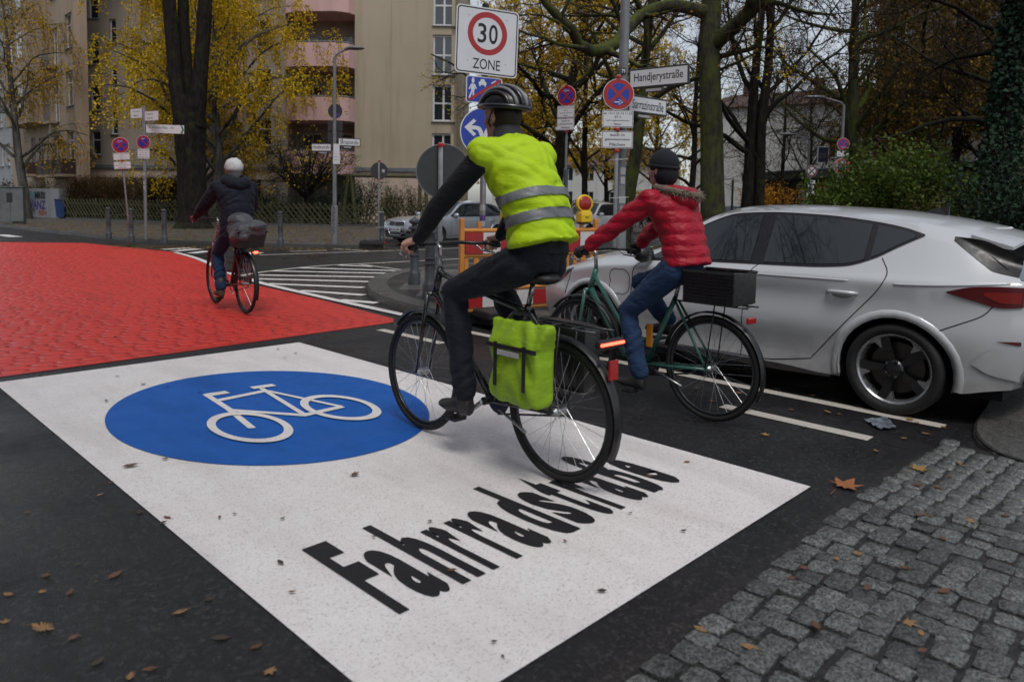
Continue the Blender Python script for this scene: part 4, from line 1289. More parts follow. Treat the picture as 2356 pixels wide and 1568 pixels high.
def foot_plate(parent, rz=0.0, L=.80, W=.40, n=1, name='rubber_foot'):
    for k in range(n):
        z = .06 + k * .115
        f = thing_part(name, parent, (0, 0, 0), rz)
        mb = MB(); vs = []
        for zz, s_ in ((z - .06, 1.0), (z - .01, .99), (z + .05, .93)):
            vs += [(-L / 2 * s_, -W / 2 * s_, zz), (L / 2 * s_, -W / 2 * s_, zz), (L / 2 * s_, W / 2 * s_, zz), (-L / 2 * s_, W / 2 * s_, zz)]
        mb.add(vs, [(3, 2, 1, 0), (8, 9, 10, 11)] + [(i * 4 + j, i * 4 + (j + 1) % 4, i * 4 + 4 + (j + 1) % 4, i * 4 + 4 + j) for i in range(2) for j in range(4)]); mb.build('slab', M_RUBBER, f)
        for sx in (-1, 1):
            mb = MB(); mb.box((sx * L * .30, 0, z + .055), (.10, W * .55, .012), bev=.004); mb.build('grip_hole', M_WELL, f)
PAVE = 0.118
def thing_facing(name, label, cat, base, yaw=0.0, group=None):
    """a post whose signs look towards the crossing, turned by yaw degrees (positive = right edge away)"""
    return thing(name, label, cat, base, -HEAD + R(yaw), group)

# ---- zone sign mast
dep = 9.3
zone = thing_facing('zone_sign_mast', 'sign mast with square zone thirty board above blue arrow disc, by the barrier', 'sign', lp(lat_of(1109, dep), dep, PAVE), 0)
round_post(zone, 3.66, .038)
mb = MB(); mb.lathe([(.042, 3.66), (.042, 3.70), (.03, 3.715)], n=14); mb.build('cap', M_TRIM, zone)
zr = thing_part('zone_board', zone, (.03, -.062, 3.24)); zr.rotation_euler = (0, R(1.5), R(24))
zw, zh = .82, .81
mb = MB(); mb.plate(rrect(zw, zh, .05), -.003, .003); mb.build('plate', M_SIGNW, zr)
back_of(zr, rrect(zw * .99, zh * .99, .05), .003, .003)
mb = MB(); mb.ring(rrect(zw * .965, zh * .965, .045), rrect(zw * .93, zh * .93, .035), -.0038); mb.build('border', M_INK, zr)
mb = MB(); mb.ring(circ(.260, 48, 0, .095), circ(.192, 48, 0, .095), -.0038); mb.build('red_ring', M_SIGNR, zr)
mb = MB(); put_text(mb, '3', -.072, .095, .115, .235, -.0042, .012); put_text(mb, '0', .076, .095, .115, .235, -.0042, .012); mb.build('number', M_INK, zr)
mb = MB(); put_text(mb, 'ZONE', 0, -.275, .36, .125, -.0042, .006); mb.build('lettering', M_INK, zr)
bolt_heads(zr, [(-.25, .29), (.25, .29), (-.25, -.25), (.25, -.25)])
# blue board: end of the living street
bl = thing_part('blue_board', zone, (.0, -.062, 2.655)); bl.rotation_euler = (0, R(1), R(24))
bw, bh = .475, .32
mb = MB(); mb.plate(rrect(bw, bh, .03), -.003, .003); mb.build('plate', M_SIGNW, bl)
back_of(bl, rrect(bw * .98, bh * .98, .03), .003, .003)
mb = MB(); mb.plate(rrect(bw * .95, bh * .93, .025), -.0045, -.003); mb.build('blue_field', M_SIGNB, bl)
pg = MB(); yy = -.0056
def pf(poly): pg.add([(x, yy, z) for x, z in poly], [tuple(range(len(poly)))])
pf(circ(.019, 14, -.150, .105, .036)); pf([(-.17, .065), (-.13, .065), (-.125, -.01), (-.135, -.02), (-.165, -.02), (-.178, .0)])
for a, b, w in (((-.168, .06), (-.2, -.005), .016), ((-.132, .06), (-.105, .005), .016), ((-.160, -.02), (-.195, -.11), .02), ((-.142, -.02), (-.140, -.12), .02), ((.045, -.02), (.02, -.06), .012), ((.055, -.06), (.035, -.115), .014), ((.06, -.06), (.065, -.115), .014)):
    t = Vector((b[0] - a[0], b[1] - a[1])).normalized(); nx, nz = -t.y * w / 2, t.x * w / 2
    pf([(a[0] + nx, a[1] + nz), (b[0] + nx, b[1] + nz), (b[0] - nx, b[1] - nz), (a[0] - nx, a[1] - nz)])
pf([(-.075, .06), (.025, .06), (.025, .095), (.008, .10), (-.002, .13), (-.048, .13), (-.058, .10), (-.075, .095)]); pf(rrect(.018, .02, .003, -.058, .052)); pf(rrect(.018, .02, .003, .008, .052))
pf([(.08, .09), (.205, .09), (.145, .13)]); pf([(.095, .03), (.19, .03), (.19, .085), (.095, .085)])
pf(circ(.014, 10, .058, .0, .024)); pf([(.04, -.02), (.075, -.02), (.072, -.065), (.045, -.065)]); pf(circ(.012, 10, -.03, -.115))
pg.build('pictogram', M_SIGNW, bl)
mb = MB(); mb.plate([(-.215, -.125), (-.185, -.145), (.215, .115), (.215, .145), (.19, .145)], -.0085, -.0066); mb.build('red_diagonal', M_SIGNR, bl)
# blue disc with arrows left and right
ad = thing_part('arrow_disc', zone, (.0, -.062, 2.145), R(18))
rad = .30
mb = MB(); mb.plate(circ(rad, 48), -.003, .003); mb.build('plate', M_SIGNW, ad)
back_of(ad, circ(rad * .98, 48), .003, .003)
mb = MB(); mb.plate(circ(rad * .955, 48), -.0045, -.003); mb.build('blue_field', M_SIGNB, ad)
pg = MB(); yy = -.0056
for sx in (-1, 1):
    q = [(-.26, .05), (-.135, .155), (-.10, .13), (-.165, .075), (-.09, .072), (-.04, .055), (-.012, .01), (.0, -.03), (-.012, -.20), (-.055, -.20), (-.052, -.04), (-.075, .01), (-.10, .026), (-.165, .026), (-.10, -.03), (-.135, -.055)]
    p2 = [(x * sx * .95, z) for x, z in q]
    pg.add([(x, yy - .0004 * sx, z) for x, z in p2], [tuple(range(len(p2)))])
pg.build('arrows', M_SIGNW, ad)
mb = MB(); mb.plate(circ(.042, 20, .015, -.13), -.0075, -.0064); mb.build('sticker', M_STICK, ad)
for z, c in ((1.18, M_STICK), (1.05, M_STICK2), (.98, M_STICK)):
    mb = MB(); n = 10; vs = []
    for i in range(n + 1):
        a = -PI * .85 + PI * .7 * i / n
        vs += [(.0395 * math.cos(a), .0395 * math.sin(a), z), (.0395 * math.cos(a), .0395 * math.sin(a), z + .07)]
    mb.add(vs, [(2 * i, 2 * i + 2, 2 * i + 3, 2 * i + 1) for i in range(n)]); mb.build('sticker', c, zone)

# ---- mobile disc seen from behind, on a rubber foot
p = gp(1016, 742, 0.0)
mob = thing('mobile_sign', 'dark grey back of a large round sign with red clamps, on a black rubber foot', 'sign', (p[0] - .02, p[1] + .02, .012), -HEAD)
square_post(mob, 2.06, .05)
d = thing_part('sign_disc', mob, (.03, .05, 1.73), R(14))
mb = MB(); mb.plate(circ(.315, 56), -.004, .003); mb.build('sign_back', M_SBACK, d)
mb = MB(); mb.tube([(.315 * math.cos(a), -.002, .315 * math.sin(a)) for a in [2 * PI * i / 56 for i in range(56)]], .007, 6, closed=True); mb.build('rim', basic_once('rim_grey', (.16, .165, .17), .5), d)
mb = MB(); mb.plate(rrect(.085, .028, .003, .145, -.075), -.0062, -.004); mb.build('sticker', M_STICK2, d)
mb = MB(); put_text(mb, 'ABS', .145, -.072, .07, .016, -.0066, .01); mb.build('sticker_lettering', M_SIGNW, d)
mb = MB(); mb.plate(rrect(.11, .09, .003, .155, -.16), -.0062, -.004); mb.build('sticker', M_STICK, d)
mb = MB(); mb.plate(rrect(.03, .05, .003, .145, -.15), -.0068, -.0062); mb.build('sticker_mark', M_SIGNR, d)
clamp(mob, 2.03, -.005); clamp(mob, 1.35, -.005)
foot_plate(mob, R(8), .86, .40, 1)

# ---- lamp mast with street names and the strapped-on no-stopping sign
dep = 10.5
mast = thing_facing('lamp_mast', 'tall grey lamp mast with two street name boards at the barrier corner', 'lamp post', lp(lat_of(1424, dep), dep, PAVE), 0)
mb = MB(); mb.lathe([(.098, 0), (.098, .95), (.088, 1.0), (.072, 1.02), (.068, 3.0), (.06, 6.6), (.045, 6.65)], n=20); mb.build('pole', M_POLE, mast, smooth=True)
mb = MB(); mb.tube([(0, 0, 6.5), (.0, .05, 6.8), (-.1, .3, 6.95), (-.25, .7, 7.0)], .035, 8); mb.sphere((-.36, 1.0, 7.0), (.2, .36, .07)); mb.build('lamp_head', M_POLE, mast, smooth='all')
M_SFRAME = basic('sign_frame', (0.055, 0.052, 0.048), 0.5, var=0.4, scale=14)
def name_board(root, word, z, L, hgt_, ang, side=1, dz=0.0, tilt=0.0, big=True):
    b = thing_part('street_name_board', root, (0, 0, z)); b.rotation_euler = (0, tilt, R(ang))
    x0 = .09
    mb = MB(); mb.box((side * (x0 + L / 2), 0, 0), (L, .035, hgt_), bev=.008); mb.build('frame', M_SFRAME, b)
    for sy in (-1, 1):
        mb = MB(); mb.box((side * (x0 + L / 2), sy * .018, 0), (L - .05, .006, hgt_ - .055)); mb.build('face', M_SIGNW, b)
    mb = MB(); cx = side * (x0 + L / 2)
    put_text(mb, word, cx, -.002 if any(c in word for c in 'gjy') else .0, (L - .05) * .86, (hgt_ - .055) * .66, -.0225, .006); mb.build('lettering', M_INK, b)
    mb = MB(); mb.box((side * (x0 + L * .42), 0, -hgt_ / 2 - .032), (.26, .02, .055), bev=.004); mb.build('house_number_plate', M_SFRAME, b)
    mb = MB(); mb.box((side * (x0 + L * .42), -.011, -hgt_ / 2 - .032), (.22, .004, .035)); mb.build('house_number_face', M_STICK, b)
    mb = MB(); mb.box((side * .05, 0, hgt_ * .3), (.09, .03, .03)); mb.box((side * .05, 0, -hgt_ * .3), (.09, .03, .03)); mb.build('bracket', M_SFRAME, b)
    return b
name_board(mast, 'Handjerystraße', hgt(1505, 190, dep) - PAVE, .86, .275, -32, 1, tilt=R(-1))
name_board(mast, 'Sarrazinstraße', hgt(1475, 238, dep) - PAVE - .005, .76, .25, 34, 1, tilt=R(1))
mb = MB(); mb.box((-.012, -.074, hgt(1420, 170, dep) - PAVE), (.075, .006, .085)); mb.build('mast_number_plate', M_TRIM, mast)
mb = MB(); put_text(mb, '79', -.012, hgt(1420, 170, dep) - PAVE, .05, .055, -.0785, .02); mb.build('mast_number', M_SIGNW, mast)
for z, w in ((1.75, .07), (1.62, .06), (1.35, .09), (1.2, .05)):
    mb = MB(); mb.box((.02, -.073 if z > 1.02 else -.1, z), (w, .004, .10)); mb.build('sticker', M_STICK, mast)
dp2 = 10.33
ns = thing_facing('no_stopping_sign', 'no-stopping sign with right arrow and two text plates strapped to the lamp mast', 'sign', lp(lat_of(1413, dp2), dp2, PAVE), 0)
square_post(ns, hgt(1418, 180, dp2) - PAVE + .02, .05)
zc = hgt(1418, 221, dp2) - PAVE
disc_no_stopping(ns, zc, .425, (1, -1))
text_plate(ns, hgt(1415, 276, dp2) - PAVE, .425, .235, [('ab 13.11.23-16.11.23', .90, .13), ('07 h', .22, .13), ('auch in gekennzeichneten', .74, .11), ('Flächen', .24, .11)])
text_plate(ns, hgt(1415, 323, dp2) - PAVE, .43, .235, [('auch in', .46, .17), ('gekennzeichneten', .80, .18), ('Flächen', .50, .17)])
for yv in (182, 300, 348): clamp(ns, hgt(1415, yv, dp2) - PAVE, -.03)
tie(ns, hgt(1415, 368, dp2) - PAVE, .075); tie(ns, hgt(1415, 455, dp2) - PAVE, .085)

# ---- second no-stopping sign further back
dp3 = 15.8
ns2 = thing_facing('no_stopping_sign', 'no-stopping sign with left arrow turned away, two text plates, behind the warning lamp', 'sign', lp(lat_of(1298, dp3), dp3, PAVE), -30)
round_post(ns2, 2.0, .05, mat=M_BOLL); square_post(ns2, hgt(1300, 200, dp3) - PAVE, .04)
disc_no_stopping(ns2, hgt(1301, 224, dp3) - PAVE, .43, (-1, 1), dy=-.035)
text_plate(ns2, hgt(1299, 260, dp3) - PAVE, .40, .25, [('ab 13.11.23-16.11.23', .85, .12), ('07 h', .22, .12), ('auch in gekennzeichneten', .72, .10), ('Flächen', .24, .10)], dy=-.06)
text_plate(ns2, hgt(1298, 288, dp3) - PAVE, .40, .25, [('auch in', .46, .17), ('gekennzeichneten', .80, .18), ('Flächen', .50, .17)], dy=-.06)
for yv in (202, 274, 304): clamp(ns2, hgt(1298, yv, dp3) - PAVE, -.03)

# ---- signs across the junction, left
dpl = 21.9
nl = thing_facing('no_stopping_sign', 'leaning no-stopping sign with two text plates in front of the brown hedge', 'sign', gp(300, 553, PAVE), 14)
nl.rotation_euler = (0, R(-4.3), -HEAD + R(14))
square_post(nl, hgt(278, 322, dpl) - PAVE, .045)
disc_no_stopping(nl, hgt(278, 336, dpl) - PAVE, .45, (-1, 1))
text_plate(nl, hgt(278, 361, dpl) - PAVE, .44, .20, [('ab 13.11.23-16.11.23', .85, .12), ('07 h', .22, .12), ('auch in gekennzeichneten', .72, .10), ('Flächen', .24, .10)])
text_plate(nl, hgt(280, 381, dpl) - PAVE, .45, .21, [('auch in', .46, .17), ('gekennzeichneten', .80, .18), ('Flächen', .50, .17)])
for yv in (322, 371, 390): clamp(nl, hgt(279, yv, dpl) - PAVE, -.03)
dpf = 21.9
fp = thing_facing('finger_post', 'finger post with three white direction boards and a no-parking disc', 'sign', gp(336, 551, PAVE), 0)
round_post(fp, hgt(326, 243, dpf) - PAVE, .045, top=.055)
disc_no_stopping(fp, hgt(326, 326, dpf) - PAVE, .40, (-1, 1), cross=False, name='no_parking_disc', dy=-.06)
text_plate(fp, hgt(327, 353, dpf) - PAVE, .36, .30, [('Mo-Fr 7-18h', .7, .10), ('Sa 7-13h', .6, .10), ('Bewohner mit', .7, .10), ('Parkausweis frei', .85, .10)], dy=-.06)
def finger(root, z, L, h, ang, side, lines, arrow=None):
    b = thing_part('direction_board', root, (0, 0, z), R(ang))
    mb = MB(); mb.box((side * (.06 + L / 2), 0, 0), (L, .03, h), bev=.004); mb.build('board', M_SIGNW, b)
    mb = MB()
    for t, cx, cz, w, hh in lines: put_text(mb, t, side * .06 + cx, cz, w, hh, -.0165, .006)
    if arrow:
        ax = side * (.06 + L) - .10
        for s2 in (-1, 1):
            mb.add([(ax, -.0165, s2 * h * .48), (ax + .05, -.0165, s2 * h * .48), (ax + .10, -.0165, 0), (ax + .05, -.0165, 0)], [(0, 1, 2, 3)] if s2 < 0 else [(3, 2, 1, 0)])
    if lines or arrow: mb.build('lettering', M_GREENI, b)
finger(fp, hgt(370, 295, dpf) - PAVE, 1.05, .25, 12, 1, [('Fr.-Wilhelm-Platz', .33, .04, .52, .07), ('0,6', .72, .04, .09, .07)], True)
finger(fp, hgt(313, 259, dpf) - PAVE, .52, .27, -27, -1, [('Schöneberg', -.25, .06, .3, .05), ('Mitte', -.27, -.06, .2, .05)])
finger(fp, hgt(338, 267, dpf) - PAVE, .56, .27, -27, 1, [('Steglitz', .22, .06, .3, .05), ('Zentrum', .22, -.06, .26, .05)])
for z in (1.55, 1.7, 1.95):
    mb = MB(); mb.box((0, -.046, z), (.06, .004, .09)); mb.build('sticker', M_STICK, fp)

# ---- lamp post with street names at the far corner
lpz = gp(770, 560, PAVE)
dpm = 22.8
lamp = thing_facing('street_lamp', 'grey street lamp with street name boards in front of the lattice fence', 'street lamp', lpz, 0)
Htop = hgt(770, 150, dpm) - PAVE
mb = MB(); mb.lathe([(.10, 0), (.10, 1.05), (.09, 1.1), (.062, 1.12), (.058, 2.5), (.045, Htop)], n=16); mb.build('pole', M_POLE, lamp, smooth=True)
mb = MB(); mb.tube([(0, 0, Htop - .02), (.04, 0, Htop + .07), (.30, 0, Htop + .22), (.36, 0, Htop + .24)], [.04, .035, .03, .03], 8); mb.build('arm', M_POLE, lamp, smooth=True)
mb = MB(); mb.sphere((.60, 0, Htop + .26), (.27, .14, .055), 16, 8); mb.tube([(.30, 0, Htop + .22), (.42, 0, Htop + .26)], .05, 8); mb.build('lamp_head', basic_once('lamp_head_grey', (.12, .125, .13), .4), lamp, smooth='all')
name_board(lamp, 'Handjerystraße', hgt(740, 345, dpm) - PAVE, .62, .24, -8, -1)
name_board(lamp, 'Sarrazinstraße', hgt(800, 333, dpm) - PAVE, .66, .24, 22, 1)
for cz, w, hh in ((349, .18, .30), (371, .20, .28)):
    mb = MB(); mb.box((.07, -.065, hgt(774, cz, dpm) - PAVE), (w, .006, hh)); mb.build('notice', M_SIGNW, lamp)
mb = MB(); put_text(mb, 'Reinigung', .07, hgt(774, 371, dpm) - PAVE + .06, .15, .03, -.0695, .01); put_text(mb, 'Mo 7-13 h', .07, hgt(774, 371, dpm) - PAVE - .02, .12, .03, -.0695, .01); mb.build('notice_lettering', M_INK, lamp)
dd = thing_part('sign_back_disc', lamp, (0, .06, hgt(768, 266, dpm) - PAVE))
mb = MB(); mb.plate(circ(.21, 32), -.003, .003); mb.build('disc', M_SBACK, dd)
for zv in (298, 322):
    mb = MB(); mb.box((0, .06, hgt(768, zv, dpm) - PAVE), (.44, .006, .29), bev=.0); mb.build('plate_back', M_SBACK, lamp)
mb = MB(); mb.box((.09, -.005 + .05, hgt(776, 274, dpm) - PAVE), (.09, .004, .11)); mb.build('sticker', M_STICK2, lamp)
g_ = basic('scrawled_paint', (.12, .125, .13), .6)
mb = MB()
for k in range(4):
    z = .25 + k * .22
    mb.tube([(-.05 + .01 * k, -.1005, z), (.03, -.1035, z + .12), (-.04, -.1035, z + .16), (.045, -.1005, z + .24)], .008, 4)
mb.build('scrawl', basic_once('dark_scrawl', (.05, .05, .055), .6), lamp)

# ---- mobile sign back by the silver car, and the foot it came from
b0 = gp(872, 562, PAVE); dpb = 22.6
mb2 = thing_facing('mobile_sign', 'small round sign seen from behind, strapped to a bollard by the silver car', 'sign', (b0[0] - .05, b0[1] - .05, PAVE), 0)
square_post(mb2, hgt(875, 375, dpb) - PAVE + .03, .045)
dd = thing_part('sign_disc', mb2, (0, .04, hgt(875, 396, dpb) - PAVE), R(10))
mb = MB(); mb.plate(circ(.25, 36), -.003, .003); mb.build('sign_back', M_SBACK, dd)
mb = MB(); mb.plate(rrect(.08, .09, .003, .12, .0), -.005, -.003); mb.build('sticker', M_STICK, dd)
clamp(mb2, hgt(875, 375, dpb) - PAVE, 0); clamp(mb2, hgt(875, 414, dpb) - PAVE, 0); tie(mb2, .95, .08); tie(mb2, .5, .08)
bd = gp(857, 562, PAVE)
ft = thing('rubber_foot_slab', 'black and red rubber foot slab lying on the pavement before the silver car', 'foot slab', (bd[0], bd[1], PAVE), -HEAD + R(4))
foot_plate(ft, 0, .72, .36, 1, 'foot')
mb = MB(); mb.box((-.33, 0, .05), (.08, .30, .08), bev=.01); mb.box((.33, 0, .05), (.08, .30, .08), bev=.01); mb.build('red_end', M_CLAMP, ft)

# ---- bollards
_boll = None
def bollard(base, label, scale=1.0, pointed=False, group='cast iron bollards at the junction'):
    global _boll
    key = pointed
    b = thing('bollard', label, 'bollard', base, rng.uniform(0, 1), group)
    b.scale = (scale, scale, scale)
    if key not in _bm:
        mb = MB(); mb.lathe([(.095, 0), (.095, .17), (.085, .20), (.068, .23), (.066, .45), (.062, .78), (.060, .85)], n=20); me1 = mb.mesh('shaft', M_BOLL, True)
        mb = MB()
        for z in (.46, .53): mb.lathe([(.066, z - .012), (.078, z - .006), (.078, z + .006), (.066, z + .012)], n=20)
        me2 = mb.mesh('ring', M_BOLL, True)
        mb = MB()
        if pointed: mb.lathe([(.06, .85), (.098, .862), (.098, .885), (.05, .90), (.04, .925), (.085, .955), (.088, .985), (.05, 1.015), (.02, 1.03), (.014, 1.045)], n=20)
        else: mb.lathe([(.06, .83), (.072, .84), (.072, .86), (.05, .875), (.05, .90), (.07, .915), (.066, .945), (.04, .965), (.01, .97)], n=20)
        me3 = mb.mesh('head', M_BOLL, True)
        _bm[key] = (me1, me2, me3)
    for n_, me in zip(('shaft', 'ring', 'head'), _bm[key]): link(n_, me, None, b)
    return b
_bm = {}
for (x, y), lab in (((250, 550), 'grey bollard on the far pavement, left of the leaning sign'), ((302, 557), 'grey bollard strapped to the leaning no-stopping sign'), ((378, 560), 'grey bollard between the finger post and the thick tree'), ((645, 566), 'grey bollard left of the far street lamp'), ((878, 561), 'grey bollard strapped to the small sign by the silver car')):
    bollard(gp(x, y, PAVE), lab, .98, False)
bollard(gp(953, 655, PAVE), 'dark bollard with knobbed head nearest the kerb of the corner pavement', 1.0, True)
bollard(gp(988, 685, PAVE), 'dark bollard with knobbed head beside the round sign seen from behind', 1.0, True)
bollard(gp(1000, 610, PAVE), 'dark bollard with knobbed head furthest from the kerb, next to the barrier', 1.0, True)
bollard(gp(1160, 640, PAVE), 'dark bollard with knobbed head behind the barrier', 1.0, True)
for k, (x, y) in enumerate(((1452, 560), (1503, 540), (1540, 536), (1575, 534))):
    bollard(gp(x, y, PAVE), ['plain post bollard right of the lamp mast, nearest to it', 'distant bollard on the pavement beyond the cross street', 'distant bollard on the pavement beyond the cross street', 'distant bollard on the pavement beyond the cross street'][k], 1.0, False, 'bollards beyond the cross street')

# ---- barrier with warning lamps
A = lp(lat_of(1058, 8.2), 8.2, PAVE); Bq = lp(lat_of(1372, 9.25), 9.25, PAVE)
ang = math.atan2(Bq.y - A.y, Bq.x - A.x); LB = (Bq - A).length
bar_ = thing('barrier', 'orange plastic barrier with red and white boards in front of the parked hatchback', 'barrier', A, ang)
def rod(nm, a, b, r, mat=M_ORANGE): 
    mb = MB(); mb.tube([a, b], r, 10); mb.build(nm, mat, bar_, smooth=True)
for x in (0.02, LB - .02):
    mb = MB(); mb.box((x, 0, .56), (.055, .05, 1.08), bev=.008); mb.build('post', M_ORANGE, bar_)
rod('top_rail', (0, 0, .965), (LB, 0, .965), .026); rod('middle_rail', (0, 0, .685), (LB, 0, .685), .024); rod('lower_rail', (0, 0, .30), (LB, 0, .30), .024); rod('bottom_rail', (0, 0, .07), (LB, 0, .07), .026)
for k in range(6):
    x = .24 + k * (LB - .48) / 5
    mb = MB(); mb.box((x, 0, 1.02), (.045, .04, .09), bev=.006); mb.build('lamp_socket', M_ORANGE, bar_)
for z, h, n in ((.825, .235, 8), (.185, .17, 8)):
    bd = thing_part('warning_board', bar_, (0, -.028, z))
    w = (LB - .10) / n
    for k in range(n):
        mb = MB(); mb.box((.05 + (k + .5) * w, 0, 0), (w - .001, .012, h)); mb.build('stripe', M_BOARDR if k % 2 == 0 else M_BOARDW, bd)
nb = 15
for k in range(nb):
    x = .08 + k * (LB - .16) / (nb - 1)
    mb = MB(); mb.box((x, 0, .49), (.07 if k % 2 else .05, .025, .36), bev=.006); mb.build('bar', M_ORANGE, bar_)
for x in (.35, LB - .35):
    f = thing_part('rubber_foot', bar_, (x, 0, 0))
    mb = MB(); mb.box((0, 0, .045), (.38, .78, .09), bev=.02); mb.build('slab', M_RUBBER, f)
def warning_lamp(frac, label):
    q = A.lerp(Bq, frac)
    w = thing('warning_lamp', label, 'warning lamp', (q.x, q.y, PAVE + 1.055), ang, 'warning lamps on the barrier'); w.scale = (1.1, 1, .80)
    mb = MB(); mb.box((0, 0, .065), (.16, .12, .13), bev=.015)
    mb.add([(-.08, -.055, .13), (.08, -.055, .13), (.08, .055, .13), (-.08, .055, .13), (-.055, -.04, .19), (.055, -.04, .19), (.055, .04, .19), (-.055, .04, .19)], [(0, 1, 5, 4), (1, 2, 6, 5), (2, 3, 7, 6), (3, 0, 4, 7), (4, 5, 6, 7)])
    mb.build('housing', M_YELLOW, w)
    My = Matrix.Rotation(PI / 2, 3, 'X')
    mb = MB(); mb.tube([(.098 * math.cos(a), 0, .29 + .118 * math.sin(a)) for a in [2 * PI * i / 28 for i in range(28)]], .022, 8, closed=True); mb.build('lens_ring', M_YELLOW, w, smooth='all')
    for sy in (-1, 1):
        mb = MB(); mb.sphere((0, sy * .012, .29), (.09, .035, .11), 20, 10); mb.build('lens', basic_once('amber_red_lens', (.30, .018, .012), .15), w, smooth='all')
    mb = MB(); mb.plate(rrect(.05, .025, .003, 0, .085), -.0625, -.06); mb.build('label_plate', basic_once('label_grey', (.25, .2, .02), .5), w)
    mb = MB(); mb.box((0, 0, -.01), (.13, .09, .03)); mb.build('base', M_RUBBER, w)
warning_lamp(.895, 'yellow warning lamp with red lens at the mast end of the barrier')
warning_lamp(.325, 'yellow warning lamp with red lens at the kerb end of the barrier')

# ---- signs and lamps beyond, right
def far_lamp(base, topz, armlat, label, signs):
    m = thing_facing('street_lamp', label, 'street lamp', base, 0)
    mb = MB(); mb.lathe([(.075, 0), (.07, 1), (.05, topz)], n=12); mb.build('pole', M_POLE, m, smooth=True)
    mb = MB(); mb.tube([(0, 0, topz - .02), (-.1, 0, topz + .1), (-.5 * armlat, 0, topz + .22), (-.62 * armlat, 0, topz + .26)], .035, 8); mb.build('arm', M_POLE, m, smooth=True)
    mb = MB(); mb.sphere((-.9 * armlat, 0, topz + .27), (.36 * armlat, .16, .06), 14, 8); mb.build('lamp_head', M_GALV, m, smooth='all')
    return m
dr = 26.5
lm = far_lamp(lp(lat_of(1927, dr), dr, PAVE), hgt(1935, 245, dr) - PAVE, 1.15, 'street lamp carrying two no-stopping discs above the green bush', None)
disc_no_stopping(lm, hgt(1923, 333, dr) - PAVE, .44, (1, -1), dy=-.09)
text_plate(lm, hgt(1922, 355, dr) - PAVE, .42, .20, [('ab 13.11.23', .7, .16), ('auch in', .5, .16)], dy=-.09)
disc_no_stopping(lm, hgt(1921, 384, dr) - PAVE, .60, (-1, 1), red=M_SIGNRF, blue=M_SIGNBF, dy=-.09, name='faded_no_stopping_disc')
text_plate(lm, hgt(1921, 416, dr) - PAVE, .36, .28, [('Mo-Fr', .6, .2), ('7-17 h', .6, .2)], dy=-.09)
dr2 = 33.0
lm2 = far_lamp(lp(lat_of(1852, dr2), dr2, PAVE), hgt(1852, 325, dr2) - PAVE, 1.1, 'distant street lamp with a dark blue notice board', None)
nbp = thing_part('notice_board', lm2, (lat_of(1883, dr2) - lat_of(1852, dr2), -.09, hgt(1883, 357, dr2) - PAVE))
mb = MB(); mb.plate(rrect(.50, .72, .01), -.01, .01); mb.build('board', M_SIGNW, nbp)
mb = MB(); mb.plate(rrect(.44, .66, .01), -.013, -.0102); mb.build('face', basic_once('navy_face', (.015, .02, .055), .5), nbp)
mb = MB()
for k, t in enumerate(('Baustelle', 'Umleitung', 'Bitte folgen')): put_text(mb, t, -.02, .05 - k * .08, .30, .035, -.0145, .005)
mb.build('lettering', M_STICK, nbp)
dr3 = 27.5
s3 = thing_facing('no_stopping_sign', 'round no-entry style sign with a red cross on white and three plates', 'sign', lp(lat_of(1859, dr3), dr3, PAVE), 0)
round_post(s3, hgt(1860, 380, dr3) - PAVE, .035)
disc_no_stopping(s3, hgt(1860, 394, dr3) - PAVE, .42, None, red=basic_once('dark_red', (.16, .03, .025), .5), blue=M_SIGNW, dy=-.05)
for yv, w, h in ((419, .30, .14), (431, .22, .16), (446, .32, .26)):
    text_plate(s3, hgt(1860, yv, dr3) - PAVE, w, h, [('frei', .5, .4)], dy=-.05)
# small blue-white signs further right
for k, (x, y, dpx) in enumerate(((1681, 425, 34),)):
    t = thing_facing('parking_sign', 'small slanted sign on a dark post between the two tree trunks', 'sign', lp(lat_of(x, dpx), dpx, PAVE), 30)
    round_post(t, hgt(x, 420, dpx), .05, mat=M_TRIM)
    mb = MB(); mb.plate([(-.3, -.2), (.3, .0), (.3, .35), (.2, .35)], -.06, -.05); mb.build('board', M_SIGNBF, t)
# grey utility cabinet and graffiti wall, far left
ub = gp(38, 515, PAVE)
cab = thing('utility_cabinet', 'pale grey utility cabinet with posters at the kerb, beside the graffiti wall', 'cabinet', ub, -HEAD + R(20))
M_CAB = basic('cabinet_grey', (.17, .18, .18), .6, var=.4, scale=3, bmp=.1, bscale=10)
mb = MB(); mb.box((-.15, 0, .85), (.95, .45, 1.5), bev=.02); mb.build('body', M_CAB, cab)
mb = MB(); mb.box((-.15, -.01, 1.615), (1.0, .5, .04), bev=.01); mb.build('lid', M_CAB, cab)
mb = MB(); mb.box((.10, .02, .05), (.42, .4, .12)); mb.build('plinth', M_KERB, cab)
mb = MB(); mb.box((-.18, -.228, 1.15), (.22, .006, .42)); mb.build('poster', M_SBACK, cab)
mb = MB(); mb.box((-.15, -.2275, .85), (.012, .004, 1.4)); mb.build('door_gap', M_LINEG, cab)

